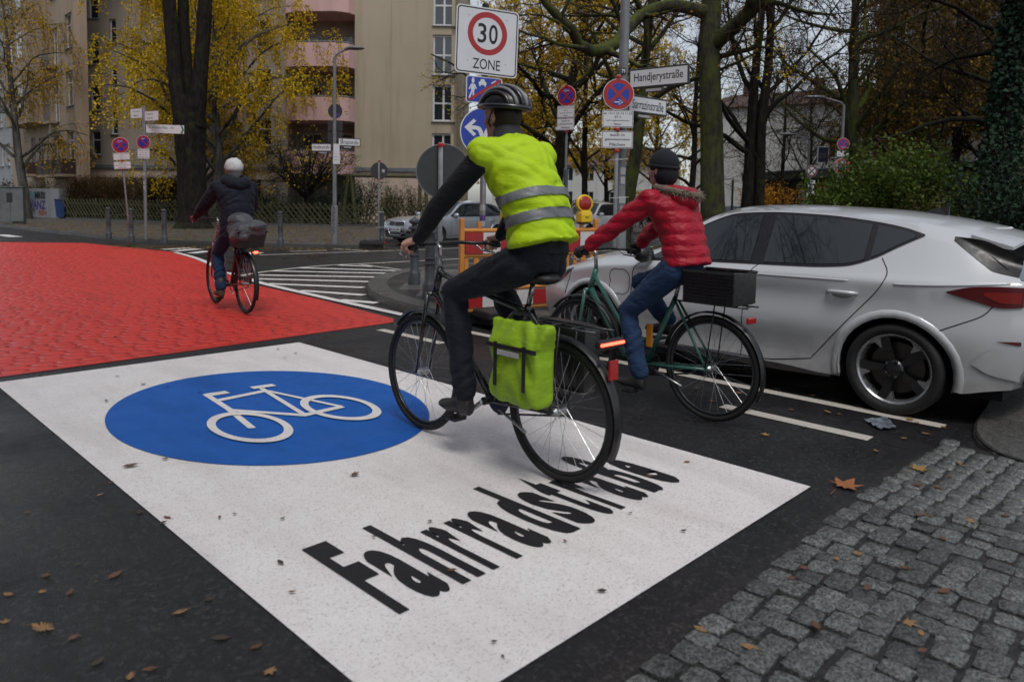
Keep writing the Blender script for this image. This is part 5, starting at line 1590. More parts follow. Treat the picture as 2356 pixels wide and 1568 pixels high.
# ================================================================== bicycles and riders
M_BIKEK = basic('black_bike_paint', (0.012, 0.014, 0.014), 0.3, var=0.2, scale=10, coat=.5)
M_BIKEG = basic('green_bike_paint', (0.03, 0.13, 0.10), 0.35, var=0.2, scale=10, coat=.5)
M_BIKER = basic('maroon_bike_paint', (0.16, 0.02, 0.03), 0.35, var=0.2, scale=10, coat=.5)
M_ALU = basic('bike_alloy', (0.40, 0.41, 0.42), 0.3, metal=0.9, var=0.2, scale=20)
M_SADDLE = basic('saddle_vinyl', (0.012, 0.011, 0.011), 0.5, bmp=0.1, bscale=80)
M_REDLIT = emis_like('lit_rear_lamp', (0.8, 0.05, 0.02), 0.2, 6.0, (1.0, 0.06, 0.03))
M_REFL = emis_like('red_reflector', (0.35, 0.015, 0.015), 0.15)
M_YREFL = basic('amber_reflector', (0.55, 0.22, 0.02), 0.3)

def bike(root, paint, rw, fw, r, style='diamond', saddle=(0, 0), bars=(0, 0), bb=(0, .29), crank_a=-80, steer=0.0, bars_w=.31):
    """parts of a bicycle under root; rw, fw = hub y; saddle and bars = (y, z)"""
    def tube_part(nm, pts, rad, mat=paint, n=10): 
        mb = MB(); mb.tube(pts, rad, n); return mb.build(nm, mat, root, smooth='all')
    for nm, yc in (('rear', rw), ('front', fw)):
        w = thing_part('wheel', root, (0, yc, r))
        mb = MB(); n = 48
        mb.tube([(0, (r - .019) * math.cos(a), (r - .019) * math.sin(a)) for a in [2 * PI * i / n for i in range(n)]], .020, 8, closed=True); mb.build('tyre', M_TYRE, w, smooth='all')
        mb = MB(); mb.tube([(0, (r - .045) * math.cos(a), (r - .045) * math.sin(a)) for a in [2 * PI * i / n for i in range(n)]], .011, 6, closed=True); mb.build('rim', M_RIMD, w, smooth='all')
        mb = MB()
        for k in range(28):
            a = 2 * PI * k / 28; sd = 1 if k % 2 else -1; da = .35 if (k // 2) % 2 else -.35
            mb.tube([(sd * .028, .028 * math.cos(a + da * 3), .028 * math.sin(a + da * 3)), (0, (r - .048) * math.cos(a), (r - .048) * math.sin(a))], .0013, 3, cap=False)
        mb.build('spokes', M_ALU, w)
        mb = MB(); mb.lathe([(.012, -.05), (.024, -.035), (.02, 0), (.024, .035), (.012, .05)], n=12, M=Matrix.Rotation(PI / 2, 3, 'Y')); mb.build('hub', M_ALU, w, smooth=True)
        # mudguard
        a0, a1 = ((-25, 165) if nm == 'rear' else (15, 150)) 
        if nm == 'rear': a0, a1 = 15, 205
        else: a0, a1 = 40, 175
        mg = MB(); vs = []; m = 20
        for i in range(m + 1):
            a = R(a0 + (a1 - a0) * i / m)
            for x, dr_ in ((-.028, -.006), (-.016, .004), (.016, .004), (.028, -.006)):
                vs.append((x, yc + (r + .024 + dr_) * math.cos(a), r + (r + .024 + dr_) * math.sin(a)))
        mg.add(vs, [(i * 4 + j, i * 4 + 4 + j, i * 4 + 5 + j, i * 4 + 1 + j) for i in range(m) for j in range(3)]); mg.build('mudguard', M_TRIM, root, smooth='all', normals=False)
    hb_, hz = bars
    # steering head lies between the bars and the front hub
    htop = (hb_ + .02, hz - .14); hbot = (hb_ + .075, hz - .30)
    ss = (saddle[0] + .045, saddle[1] - .18); sb = (bb[0] - .015, bb[1])
    tube_part('seat_tube', [(0, sb[0], sb[1]), (0, ss[0], ss[1])], .017)
    tube_part('head_tube', [(0, htop[0], htop[1]), (0, hbot[0], hbot[1])], .022)
    tube_part('down_tube', [(0, bb[0], bb[1]), (0, hbot[0] - .005, hbot[1] + .02)] if style == 'diamond' else [(0, bb[0], bb[1]), (0, bb[0] + .18, bb[1] + .04), (0, hbot[0], hbot[1] + .02)], .021)
    if style == 'diamond': tube_part('top_tube', [(0, ss[0] - .01, ss[1] - .04), (0, htop[0], htop[1] - .03)], .018)
    else: tube_part('top_tube', [(0, bb[0] - .01, bb[1] + .17), (0, bb[0] + .14, bb[1] + .16), (0, htop[0] + .01, htop[1] - .06)], .016)
    for sd in (-1, 1):
        tube_part('chain_stay', [(sd * .03, bb[0], bb[1]), (sd * .06, rw, r)], .010, n=8)
        tube_part('seat_stay', [(sd * .02, ss[0] - .01, ss[1] - .02), (sd * .06, rw, r)], .009, n=8)
        tube_part('fork_blade', [(sd * .045, hbot[0] + .01, hbot[1]), (sd * .05, (hbot[0] + fw) / 2 - .0, (hbot[1] + r) / 2), (sd * .05, fw, r)], [.014, .013, .009], n=8)
    tube_part('fork_crown', [(-.05, hbot[0] + .01, hbot[1]), (.05, hbot[0] + .01, hbot[1])], .016)
    tube_part('stem', [(0, htop[0], htop[1]), (0, hb_ + .03, hz - .02), (0, hb_ + .06, hz)], .014, M_ALU)
    bw = bars_w
    tube_part('handlebar', [(-bw, hb_ - .14, hz - .005), (-bw + .03, hb_ - .04, hz), (-bw * .5, hb_ + .055, hz + .005), (0, hb_ + .06, hz), (bw * .5, hb_ + .055, hz + .005), (bw - .03, hb_ - .04, hz), (bw, hb_ - .14, hz - .005)], .0115, M_TRIM)
    for sd in (-1, 1):
        tube_part('grip', [(sd * (bw - .026), hb_ - .03, hz), (sd * bw, hb_ - .15, hz - .005)], .017, M_RUBBER)
        tube_part('brake_lever', [(sd * (bw - .05), hb_ + .01, hz - .01), (sd * (bw - .005), hb_ - .0, hz - .045), (sd * (bw + .015), hb_ - .09, hz - .055)], .006, M_ALU, 6)
    tube_part('seat_post', [(0, ss[0], ss[1]), (0, saddle[0] + .015, saddle[1] - .06)], .0135, M_ALU)
    mb = MB(); mb.sphere((0, saddle[0] - .05, saddle[1] - .03), (.085, .10, .035), 16, 8); mb.sphere((0, saddle[0] + .07, saddle[1] - .03), (.035, .13, .028), 14, 8); mb.build('saddle', M_SADDLE, root, smooth='all')
    # drive
    My = Matrix.Rotation(PI / 2, 3, 'Y')
    mb = MB(); mb.lathe([(.088, .048), (.09, .051), (.088, .054), (.02, .054)], c=(0, bb[0], bb[1]), n=28, M=My); mb.build('chainring', M_RIMD, root)
    mb = MB(); mb.lathe([(.022, -.06), (.022, .06)], c=(0, bb[0], bb[1]), n=14, M=My); mb.build('bottom_bracket', M_RIMD, root)
    mb = MB(); mb.tube([(.051, bb[0], bb[1] + .09), (.051, rw, r + .035)], .006, 5); mb.tube([(.051, bb[0], bb[1] - .09), (.051, rw, r - .035)], .006, 5); mb.build('chain', M_RIMD, root)
    mb = MB(); mb.box((.066, (bb[0] + rw) / 2 + .04, (bb[1] + r) / 2 + .065), (.012, abs(bb[0] - rw) + .10, .06), bev=.005); mb.build('chain_guard', M_TRIM, root)
    for sd, a in ((-1, crank_a), (1, crank_a + 180)):
        aa = R(a); py, pz = bb[0] + .17 * math.cos(aa), bb[1] + .17 * math.sin(aa)
        tube_part('crank', [(sd * .065, bb[0], bb[1]), (sd * .085, py, pz)], [.014, .011], M_ALU, 8)
        mb = MB(); mb.box((sd * .14, py, pz), (.09, .085, .022), bev=.006); mb.build('pedal', M_TRIM, root)
    # luggage rack
    zr_ = 2 * r + .08
    for sd in (-1, 1):
        tube_part('rack_rail', [(sd * .06, saddle[0] + .02, zr_), (sd * .065, rw - .28, zr_)], .006, M_TRIM, 6)
        tube_part('rack_strut', [(sd * .065, rw - .05, zr_), (sd * .07, rw, r + .01)], .005, M_TRIM, 6)
    for k in range(4):
        y = saddle[0] - .04 - k * (abs(rw - .28 - saddle[0]) - .05) / 3.2
        tube_part('rack_bar', [(-.062, y, zr_), (.062, y, zr_)], .005, M_TRIM, 6)
    tube_part('kickstand', [(-.05, bb[0] - .12, bb[1] - .02), (-.09, bb[0] - .36, bb[1] - .08)], .008, M_ALU, 6)
    return zr_

# ---- bodies: overlapping tapered solids fused into one skin
def ell_ring(c, ax_u, ax_v, n=14):
    return [Vector(c) + ax_u * math.cos(2 * PI * i / n) + ax_v * math.sin(2 * PI * i / n) for i in range(n)]
def loft(mb, secs, lateral=Vector((1, 0, 0)), n=16):
    """secs: (centre, half width, half depth); closed at both ends"""
    k = len(secs); vs = []
    for i, (c, w, d) in enumerate(secs):
        a = Vector(secs[max(i - 1, 0)][0]); b = Vector(secs[min(i + 1, k - 1)][0])
        t = (b - a).normalized()
        u = (lateral - t * lateral.dot(t)).normalized(); v = t.cross(u)
        vs += ell_ring(c, u * w, v * d, n)
    fs = [(i * n + j, i * n + (j + 1) % n, (i + 1) * n + (j + 1) % n, (i + 1) * n + j) for i in range(k - 1) for j in range(n)]
    fs += [tuple(range(n - 1, -1, -1)), tuple((k - 1) * n + j for j in range(n))]
    mb.add(vs, fs)
def limb(mb, pts, rads, n=12):
    """tapered tube with rounded ends"""
    P = [Vector(p) for p in pts]
    mb.tube(P, rads, n)
    for p, r in zip(P, rads): mb.sphere(p, r * .995, n, 8)
def fuse(mb, name, mat, parent, voxel=.012, smooth_it=6, factor=.5):
    me = mb.mesh(name, None, False, True)
    ob = bpy.data.objects.new(name, me); COL.objects.link(ob)
    m = ob.modifiers.new('r', 'REMESH'); m.mode = 'VOXEL'; m.voxel_size = voxel
    s = ob.modifiers.new('s', 'SMOOTH'); s.iterations = smooth_it; s.factor = factor
    dg = bpy.context.evaluated_depsgraph_get()
    me2 = bpy.data.meshes.new_from_object(ob.evaluated_get(dg))
    bpy.data.objects.remove(ob); bpy.data.meshes.remove(me)
    me2.name = name
    me2.materials.clear(); me2.materials.append(mat)
    me2.polygons.foreach_set('use_smooth', [True] * len(me2.polygons))
    o = link(name, me2, None, parent)
    return o
def cloth_mat(name, col, dark, fold=14.0, weave=420.0, rough=.8, strength=.5, sheen=.2):
    m, nt, b = new_mat(name)
    co = coords(nt)
    mp = N(nt, 'ShaderNodeMapping'); mp.inputs['Scale'].default_value = (1.0, 1.0, 1.9); nt.links.new(co, mp.inputs[0])
    f = noise(nt, mp.outputs[0], fold, 3.0, .5)
    nt.links.new(mix(nt, ramp(nt, noise(nt, co, 9.0, 4.0), [(.3, 0.0), (.75, 1.0)]), col, dark), b.inputs['Base Color'])
    b.inputs['Roughness'].default_value = rough
    b.inputs['Specular IOR Level'].default_value = .25
    b.inputs['Sheen Weight'].default_value = sheen * .15
    n1 = bump(nt, b, f, strength, .03)
    bump(nt, b, noise(nt, co, weave, 2.0), .2, .003, n1)
    return m
M_SKIN = basic('skin', (0.50, 0.29, 0.22), 0.5, var=.2, scale=20, dark=(0.44, 0.21, 0.16))
M_DARKJ = cloth_mat('dark_jacket', (0.014, 0.015, 0.020), (0.009, 0.009, 0.013))
M_NAVYP = cloth_mat('dark_trousers', (0.010, 0.013, 0.021), (0.006, 0.008, 0.013))
M_VEST = cloth_mat('high_visibility_fabric', (0.44, 0.64, 0.010), (0.38, 0.56, 0.010), 9.0, 500, .6, .45, .1)
M_BAND = basic('reflective_band', (0.14, 0.15, 0.16), .45, var=.2, scale=30)
M_REDJ2 = cloth_mat('red_puffer_fabric', (0.38, 0.009, 0.026), (0.28, 0.006, 0.020), 16, 500, .45, .5, .1)
M_JEANS = cloth_mat('blue_jeans', (0.018, 0.045, 0.105), (0.012, 0.028, 0.07), 16, 600, .85, .5)
M_NAVYC = cloth_mat('navy_coat', (0.010, 0.012, 0.022), (0.006, 0.007, 0.014))
M_FUR = basic('fur_trim', (0.22, 0.17, 0.13), .95, var=.6, scale=60, bmp=.8, bscale=140)
M_KNITB = basic('black_knit', (0.010, 0.012, 0.017), .95, bmp=.6, bscale=160)
M_KNITW = basic('white_knit', (0.62, 0.62, 0.63), .95, var=.15, scale=30, bmp=.8, bscale=120)
M_BOOT = basic('brown_boot', (0.075, 0.058, 0.042), .6, var=.3, scale=20)
M_SHOE = basic('dark_shoe', (0.022, 0.021, 0.022), .5, var=.3, scale=20)
M_GLOVE = basic('dark_glove', (0.014, 0.014, 0.016), .8, bmp=.3, bscale=90)
M_GLOVER = basic('red_glove', (0.25, 0.02, 0.05), .8, bmp=.3, bscale=90)
M_HELM = basic('helmet_shell', (0.016, 0.017, 0.020), .3, coat=.5)
M_HELM2 = basic('helmet_stripe', (0.20, 0.20, 0.22), .4)
M_HAIR = basic('dark_hair', (0.025, 0.016, 0.010), .6, var=.5, scale=90, bmp=.5, bscale=150)
M_EYE = basic('eye_white', (0.7, 0.7, 0.68), .2)
M_GREYS = cloth_mat('grey_scarf', (0.045, 0.046, 0.052), (0.03, 0.03, 0.035))

def head_skin(mb, c, k=1.0, turn=0.0):
    """head of height .24 looking along +y, turned about z"""
    M = Matrix.Rotation(turn, 3, 'Z'); c = Vector(c)
    def S(p, r, n=14, m=10):
        b = MB(); b.sphere((0, 0, 0), [x * k for x in r] if hasattr(r, '__len__') else r * k, n, m)
        mb.add([M @ (Vector(v) + Vector(p) * k) + c for v in b.v], b.f)
    S((0, -.012, .035), (.077, .098, .092)); S((0, .018, -.035), (.062, .068, .078)); S((0, .055, -.085), (.034, .032, .026))
    S((0, .094, -.018), (.013, .022, .024)); S((0, .090, .012), (.010, .014, .024)); S((0, .078, -.062), (.026, .016, .010)); S((0, .074, .032), (.055, .022, .012))
    for sx in (-1, 1): S((sx * .078, -.005, -.012), (.010, .022, .034)); S((sx * .042, .062, -.03), (.022, .02, .022))
def hand(mb, wrist, grip, axis, k=1.0, side=1):
    """hand closed round a bar: palm from wrist to grip, four fingers over the bar and a thumb under it.
    axis = direction of the bar pointing outwards"""
    w = Vector(wrist); g = Vector(grip); ax = Vector(axis).normalized()
    fwd = (g - w); fwd = (fwd - ax * fwd.dot(ax)).normalized()
    up = ax.cross(fwd)
    if up.z < 0: up = -up
    top = g + up * .026 * k
    loft(mb, [(w, .024 * k, .020 * k), (w.lerp(top, .45), .034 * k, .017 * k), (top - fwd * .008 * k, .041 * k, .015 * k)], ax)
    for i, (o, L) in enumerate(((-.033, .95), (-.011, 1.06), (.011, 1.0), (.033, .82))):
        b0 = top + ax * o * k - fwd * .006 * k
        p1 = b0 + fwd * .034 * k * L - up * .002 * k; p2 = p1 + fwd * .010 * k - up * .030 * k * L; p3 = p2 - fwd * .026 * k * L - up * .010 * k
        limb(mb, [b0, p1, p2, p3], [.0100 * k, .0094 * k, .0088 * k, .0078 * k], 8)
    t0 = w.lerp(top, .5) - ax * .030 * k * 1.0 - up * .006 * k
    t1 = t0 + fwd * .028 * k - ax * .016 * k - up * .014 * k; t2 = t1 + fwd * .020 * k + ax * .004 * k - up * .020 * k
    limb(mb, [t0, t1, t2], [.0125 * k, .0110 * k, .0090 * k], 8)
def mitt_arm(J, sd):
    return [J['sh'][sd], J['el'][sd], J['wr'][sd]]
def wrinkle(o, amp, f):
    """sharp, wandering creases pressed into a garment"""
    me = o.data; n = len(me.vertices)
    co = np.empty(n * 3, dtype=np.float32); me.vertices.foreach_get('co', co); co = co.reshape(-1, 3)
    no = np.empty(n * 3, dtype=np.float32); me.vertices.foreach_get('normal', no); no = no.reshape(-1, 3)
    x, y, z = co.T * f
    w1 = np.sin(x * 11 + 2 * np.sin(z * 9 + y * 7)); w2 = np.sin(y * 13 + 2 * np.sin(x * 15 - z * 6))
    d = -np.abs(np.sin(z * 27 + y * 17 + 1.6 * w1)) ** 5 * (.5 + .5 * w2) - .6 * np.abs(np.sin(z * 19 - y * 29 + 1.4 * w2 + x * 8)) ** 6 * (.5 + .5 * w1)
    me.vertices.foreach_set('co', (co + no * (amp * (d + .25))[:, None]).ravel()); me.update()
def build_rider(root, J, cfg):
    """J: joints in bike coordinates (x right, y forward, z up)"""
    k = cfg.get('k', 1.0)
    V3 = Vector
    pel, wai, che, nek, hed = (V3(J[n]) for n in ('pelvis', 'waist', 'chest', 'neck', 'head'))
    # continuous body under the clothes, head and hands included
    b = MB()
    loft(b, [(pel - V3((0, 0, .05)), .13 * k, .10 * k), (pel + V3((0, 0, .05)), .145 * k, .10 * k), (wai, .125 * k, .088 * k), (che, .155 * k, .105 * k), (nek - V3((0, .01, .05)), .12 * k, .07 * k)])
    limb(b, [nek - V3((0, .02, .06)), nek, hed - V3((0, .015, .05))], [.062 * k, .054 * k, .05 * k])
    head_skin(b, hed, k * 1.0, cfg.get('turn', 0))
    for sd in (-1, 1):
        sh, el, wr = (V3(J[n][sd]) for n in ('sh', 'el', 'wr'))
        limb(b, [che.lerp(sh, .5), sh, sh.lerp(el, .5), el, el.lerp(wr, .35), wr], [.06 * k, .056 * k, .047 * k, .039 * k, .038 * k, .026 * k])
        hp, kn, an, to = (V3(J[n][sd]) for n in ('hip', 'knee', 'ankle', 'toe'))
        limb(b, [hp, hp.lerp(kn, .5), kn, kn.lerp(an, .3), an], [.080 * k, .064 * k, .046 * k, .042 * k, .028 * k]); limb(b, [an - V3((0, 0, .02)), to - V3((0, 0, .012))], [.026 * k, .016 * k])
    body = fuse(b, 'body', M_SKIN, root, .011, 4)
    for sd in (-1, 1):
        hm = MB(); hand(hm, J['wr'][sd], J['grip'][sd], J['gax'][sd], k * 1.02, sd)
        fuse(hm, 'hand', cfg.get('hand_mat', M_SKIN), root, .0042, 2)
    # trousers
    t = MB()
    tw = cfg.get('trouser', 1.0)
    loft(t, [(pel - V3((0, 0, .085)), .125 * k, .10 * k), (pel, .175 * k, .13 * k), (wai.lerp(pel, .35), .155 * k, .115 * k)])
    for sd in (-1, 1):
        hp, kn, an = (V3(J[n][sd]) for n in ('hip', 'knee', 'ankle'))
        limb(t, [hp, hp.lerp(kn, .45), kn, kn.lerp(an, .35), kn.lerp(an, .75), an + V3((0, 0, .03))], [.108 * k * tw, .092 * k * tw, .074 * k * tw, .072 * k * tw, .066 * k * tw, .064 * k * tw])
    wrinkle(fuse(t, 'trousers', cfg['trousers'], root, .011, 4), .009, 1.0)
    # jacket with sleeves
    j = MB(); jk = cfg.get('jacket_k', 1.0) * k
    hem = V3(cfg['hem'])
    loft(j, [(hem, .185 * jk, .145 * jk), (pel.lerp(wai, .6), .178 * jk, .138 * jk), (wai, .172 * jk, .132 * jk), (wai.lerp(che, .5), .185 * jk, .14 * jk), (che, .205 * jk, .142 * jk), (che.lerp(nek, .55), .185 * jk, .115 * jk), (nek - V3((0, 0, .015)), .085 * jk, .08 * jk)])
    for sd in (-1, 1):
        sh, el, wr = (V3(J[n][sd]) for n in ('sh', 'el', 'wr'))
        limb(j, [che.lerp(sh, .45), sh, sh.lerp(el, .5), el, el.lerp(wr, .5), wr + (el - wr).normalized() * .015], [.088 * jk, .082 * jk, .070 * jk, .062 * jk, .056 * jk, .046 * jk])
    jo = fuse(j, cfg.get('jacket_name', 'jacket'), cfg['jacket'], root, .012, 4)
    if cfg.get('puffs'):
        # quilting: channels round the trunk and sleeves pulled in as real relief
        me = jo.data
        co = np.empty(len(me.vertices) * 3, dtype=np.float32); me.vertices.foreach_get('co', co); co = co.reshape(-1, 3)
        no = np.empty(len(me.vertices) * 3, dtype=np.float32); me.vertices.foreach_get('normal', no); no = no.reshape(-1, 3)
        ph = np.abs(np.sin(co[:, 2] * PI / .075 + co[:, 1] * 1.2))
        d = .014 * (np.power(ph, .5) - .62)
        d += .006 * np.sin(co[:, 0] * 37 + co[:, 1] * 29) * np.sin(co[:, 2] * 23 + co[:, 1] * 31)
        me.vertices.foreach_set('co', (co + no * d[:, None]).ravel()); me.update()
    else:
        wrinkle(jo, .010, 1.1)
    # shoes
    for sd in (-1, 1):
        an, to = V3(J['ankle'][sd]), V3(J['toe'][sd])
        s_ = MB(); dr_ = (to - an); dr_.z = 0; dr_.normalize()
        heel = an - dr_ * .045 * k - V3((0, 0, .055 * k))
        loft(s_, [(heel, .034 * k, .042 * k), (an.lerp(to, .35) - V3((0, 0, .03 * k)), .042 * k, .045 * k), (to - dr_ * .02, .046 * k, .034 * k), (to + dr_ * .04 * k, .032 * k, .022 * k)])
        limb(s_, [an + V3((0, 0, cfg.get('boot', .02))), an - V3((0, 0, .04 * k))], [.047 * k, .045 * k])
        fuse(s_, 'shoe', cfg['shoes'], root, .008, 3)
    # face details
    Mt = Matrix.Rotation(cfg.get('turn', 0), 3, 'Z')
    for sx in (-1, 1):
        e = MB(); e.sphere(Mt @ V3((sx * .030 * k, .079 * k, .014 * k)) + hed, .0115 * k, 10, 8); eo = e.build('eye', M_EYE, root, smooth='all')
        e = MB(); e.sphere(Mt @ V3((sx * .030 * k, .0885 * k, .014 * k)) + hed, .0045 * k, 8, 6); e.build('pupil', M_GLOSSB, eo)
    return jo

# ---- rider in the high-visibility vest
bx, by = 2.795, 2.945
b1 = thing('bicycle', 'black trekking bicycle with a bright green pannier, ridden over the white panel', 'bicycle', (bx, by, .012), R(-1.8))
SAD1, BAR1, BB1 = (-.38, 1.04), (.38, 1.14), (-.06, .31)
zr1 = bike(b1, M_BIKEK, -.565, .565, .355, 'diamond', SAD1, BAR1, BB1, crank_a=-38)
r1 = thing('person', 'cyclist in a neon yellow vest, dark helmet and dark trousers, crossing the white panel', 'person', (bx, by, .012), R(-1.8))
a1 = R(-38); a2 = R(142)
pl1 = (BB1[0] + .17 * math.cos(a1), BB1[1] + .17 * math.sin(a1)); pr1 = (BB1[0] + .17 * math.cos(a2), BB1[1] + .17 * math.sin(a2))
J1 = dict(pelvis=(0, -.40, 1.13), waist=(0, -.35, 1.31), chest=(0, -.22, 1.52), neck=(0, -.12, 1.70), head=(0, -.06, 1.83),
          sh={-1: (-.215, -.15, 1.60), 1: (.215, -.15, 1.60)}, el={-1: (-.29, .06, 1.36), 1: (.29, .06, 1.36)}, wr={-1: (-.305, .215, 1.185), 1: (.305, .215, 1.185)},
          grip={-1: (-.295, .30, 1.143), 1: (.295, .30, 1.143)}, gax={-1: (-.30, -.9, 0), 1: (.30, -.9, 0)},
          hip={-1: (-.10, -.36, 1.08), 1: (.10, -.36, 1.08)}, knee={-1: (-.135, .10, .90), 1: (.135, .12, 1.0)},
          ankle={-1: (-.14, pl1[0] - .075, pl1[1] + .135), 1: (.14, pr1[0] - .075, pr1[1] + .14)}, toe={-1: (-.145, pl1[0] + .07, pl1[1] + .065), 1: (.145, pr1[0] + .07, pr1[1] + .065)})
for n_ in ('grip',):
    pass
for n_ in ('waist', 'chest', 'neck', 'head'):
    q = J1[n_]; J1[n_] = (q[0], q[1] - .05, q[2] + .015)
for sd in (-1, 1): J1['sh'][sd] = (J1['sh'][sd][0], J1['sh'][sd][1] - .05, J1['sh'][sd][2] + .015)
build_rider(r1, J1, dict(k=1.05, trousers=M_NAVYP, jacket=M_DARKJ, shoes=M_SHOE, hem=(0, -.42, 1.12), turn=0.15, jacket_k=.84))
def vest(root, J, k):
    V3 = Vector
    pel, wai, che, nek = (V3(J[n]) for n in ('pelvis', 'waist', 'chest', 'neck'))
    mb = MB()
    secs = [(pel + V3((0, -.035, .045)), .218 * k, .183 * k), (pel.lerp(wai, .5) + V3((0, -.02, 0)), .208 * k, .172 * k), (wai, .203 * k, .165 * k), (wai.lerp(che, .5), .213 * k, .168 * k), (che, .228 * k, .165 * k), (che.lerp(nek, .45), .222 * k, .148 * k), (che.lerp(nek, .75), .175 * k, .118 * k), (nek - V3((0, 0, .02)), .10 * k, .095 * k)]
    loft(mb, secs, n=40)
    # cap over the shoulders
    for sd in (-1, 1):
        limb(mb, [che.lerp(V3(J['sh'][sd]), .5) + V3((0, 0, .035)), V3(J['sh'][sd]) + V3((-.0 * sd, 0, .012))], [.108 * k, .094 * k])
    o = fuse(mb, 'vest', M_VEST, root, .011, 6)
    me = o.data
    co = np.empty(len(me.vertices) * 3, dtype=np.float32); me.vertices.foreach_get('co', co); co = co.reshape(-1, 3)
    no = np.empty(len(me.vertices) * 3, dtype=np.float32); me.vertices.foreach_get('normal', no); no = no.reshape(-1, 3)
    d = .007 * np.sin(co[:, 2] * 26 + 2.2 * np.sin(co[:, 1] * 13 + co[:, 0] * 5)) * np.sin(co[:, 0] * 9 + co[:, 1] * 15) - .006 * np.abs(np.sin(co[:, 2] * 31 + 3 * np.sin(co[:, 1] * 11 + co[:, 0] * 17))) ** 6
    me.vertices.foreach_set('co', (co + no * d[:, None]).ravel()); me.update(); wrinkle(o, .011, .8)
    me.vertices.foreach_get('co', cf := np.empty(co.size, dtype=np.float32)); co = cf.reshape(-1, 3)
    # the bands follow the trunk: strips cut from the same skin, laid 4 mm proud
    axis = (che - pel).normalized(); o0 = pel
    h = (co - np.array(o0)) @ np.array(axis)
    fi = np.array([tuple(p.vertices) if len(p.vertices) == 4 else tuple(p.vertices) + (p.vertices[0],) for p in me.polygons])
    for lo, hi in ((.135, .188), (.25, .303)):
        tilt = (co[:, 1] - o0.y) * 0.0
        hv = h + tilt
        sel = ((hv[fi] > lo) & (hv[fi] < hi)).sum(1) >= 2
        sub = fi[sel]
        used, inv = np.unique(sub, return_inverse=True)
        c2 = co[used] + no[used] * .008
        # straighten the edges of the band
        hh = hv[used]; hc = np.clip(hh, lo, hi); c2 = c2 + (hc - hh)[:, None] * np.array(axis)
        link('reflective_band', np_mesh('reflective_band', c2, inv.reshape(-1, 4), M_BAND, True), None, o)
    return o
vest(r1, J1, .94)
H1 = Vector(J1['head'])
mb = MB(); limb(mb, [Vector(J1['neck']) - Vector((0, .02, .06)), Vector(J1['neck']) + Vector((0, .01, .02))], [.105, .085]); fuse(mb, 'scarf', M_GREYS, r1, .011, 4)
def helmet(root, H, k, turn):
    hm = thing_part('helmet', root, tuple(H + Vector((0, -.012, .055)))); hm.rotation_euler = (R(4), 0, turn)
    mb = MB(); n, m = 28, 9; vs = []
    for i in range(m + 1):
        a = PI / 2 * i / m
        for j in range(n):
            t = 2 * PI * j / n
            vs.append((.098 * k * math.cos(a) ** .8 * math.cos(t) if False else .098 * k * math.cos(a) * math.cos(t), .135 * k * math.cos(a) * math.sin(t) - .006, .100 * k * math.sin(a) - .012))
    mb.add(vs, [(i * n + j, i * n + (j + 1) % n, (i + 1) * n + (j + 1) % n, (i + 1) * n + j) for i in range(m) for j in range(n)]); mb.build('liner', M_TRIM, hm, smooth='all')
    for q in range(-3, 4):
        mb = MB(); x = q * .027 * k; pts = []; rr = []
        for i in range(13):
            a = PI * (i / 12)
            c_ = math.sqrt(max(0, 1 - (x / (.104 * k)) ** 2))
            pts.append((x, .138 * k * math.cos(a) * c_ - .008, .108 * k * math.sin(a) * c_ - .012)); rr.append(.0105)
        mb.tube(pts, rr, 8); mb.build('rib', M_HELM if q % 2 else M_HELM2, hm, smooth='all')
    mb = MB(); mb.tube([(.102 * k * math.cos(t), .139 * k * math.sin(t) - .008, -.012) for t in [2 * PI * i / 28 for i in range(28)]], .014, 8, closed=True); mb.build('rim', M_HELM, hm, smooth='all')
    mb = MB(); mb.tube([(-.085 * k, .0, -.03), (-.075 * k, .03, -.10), (0, .045, -.155), (.075 * k, .03, -.10), (.085 * k, .0, -.03)], .005, 6); mb.build('chin_strap', M_TRIM, hm)
helmet(r1, H1, 1.06, 0.15)
mb = MB(); mb.sphere(H1 + Vector((0, -.03, .0)), (.083, .092, .095), 16, 10); mb.build('hair', M_HAIR, r1, smooth='all')
# pannier and lit lamp
M_PAN = cloth_mat('green_pannier', (0.27, 0.44, 0.02), (0.21, 0.35, 0.018), 8, 300, .5, .5, .1)
pn = thing('pannier', 'lime green roll-top pannier hanging on the rack of the black bicycle', 'pannier', (bx, by, .012), R(-1.8))
mb = MB(); q = .5
yc = -.47
mb.box((-.175, yc, .565), (.15, .34, .33), bev=.04)
mb.add([(-.245, yc - .17, .70), (-.245, yc + .17, .70), (-.11, yc + .17, .70), (-.11, yc - .17, .70), (-.20, yc - .20, .815), (-.20, yc + .20, .815), (-.15, yc + .20, .815), (-.15, yc - .20, .815)], [(0, 1, 5, 4), (1, 2, 6, 5), (2, 3, 7, 6), (3, 0, 4, 7), (4, 5, 6, 7)])
po = fuse(mb, 'bag', M_PAN, pn, .010, 8)
me = po.data; co = np.empty(len(me.vertices) * 3, dtype=np.float32); me.vertices.foreach_get('co', co); co = co.reshape(-1, 3)
no = np.empty(len(me.vertices) * 3, dtype=np.float32); me.vertices.foreach_get('normal', no); no = no.reshape(-1, 3)
co = co + no * (.010 * np.sin(co[:, 2] * 31 + 3 * np.sin(co[:, 1] * 17)) * np.sin(co[:, 1] * 25))[:, None]; me.vertices.foreach_set('co', co.ravel()); me.update()
for yy_ in (-.57, -.37):
    mb = MB(); mb.box((-.262, yy_, .60), (.008, .02, .22), bev=.002); mb.build('strap', M_TRIM, pn)
mb = MB(); mb.box((-.258, yc, .69), (.012, .35, .022), bev=.004); mb.build('closure_band', M_TRIM, pn)
mb = MB(); mb.box((-.262, yc + .01, .66), (.006, .15, .025), bev=.002); mb.build('label_patch', M_STICK, pn)
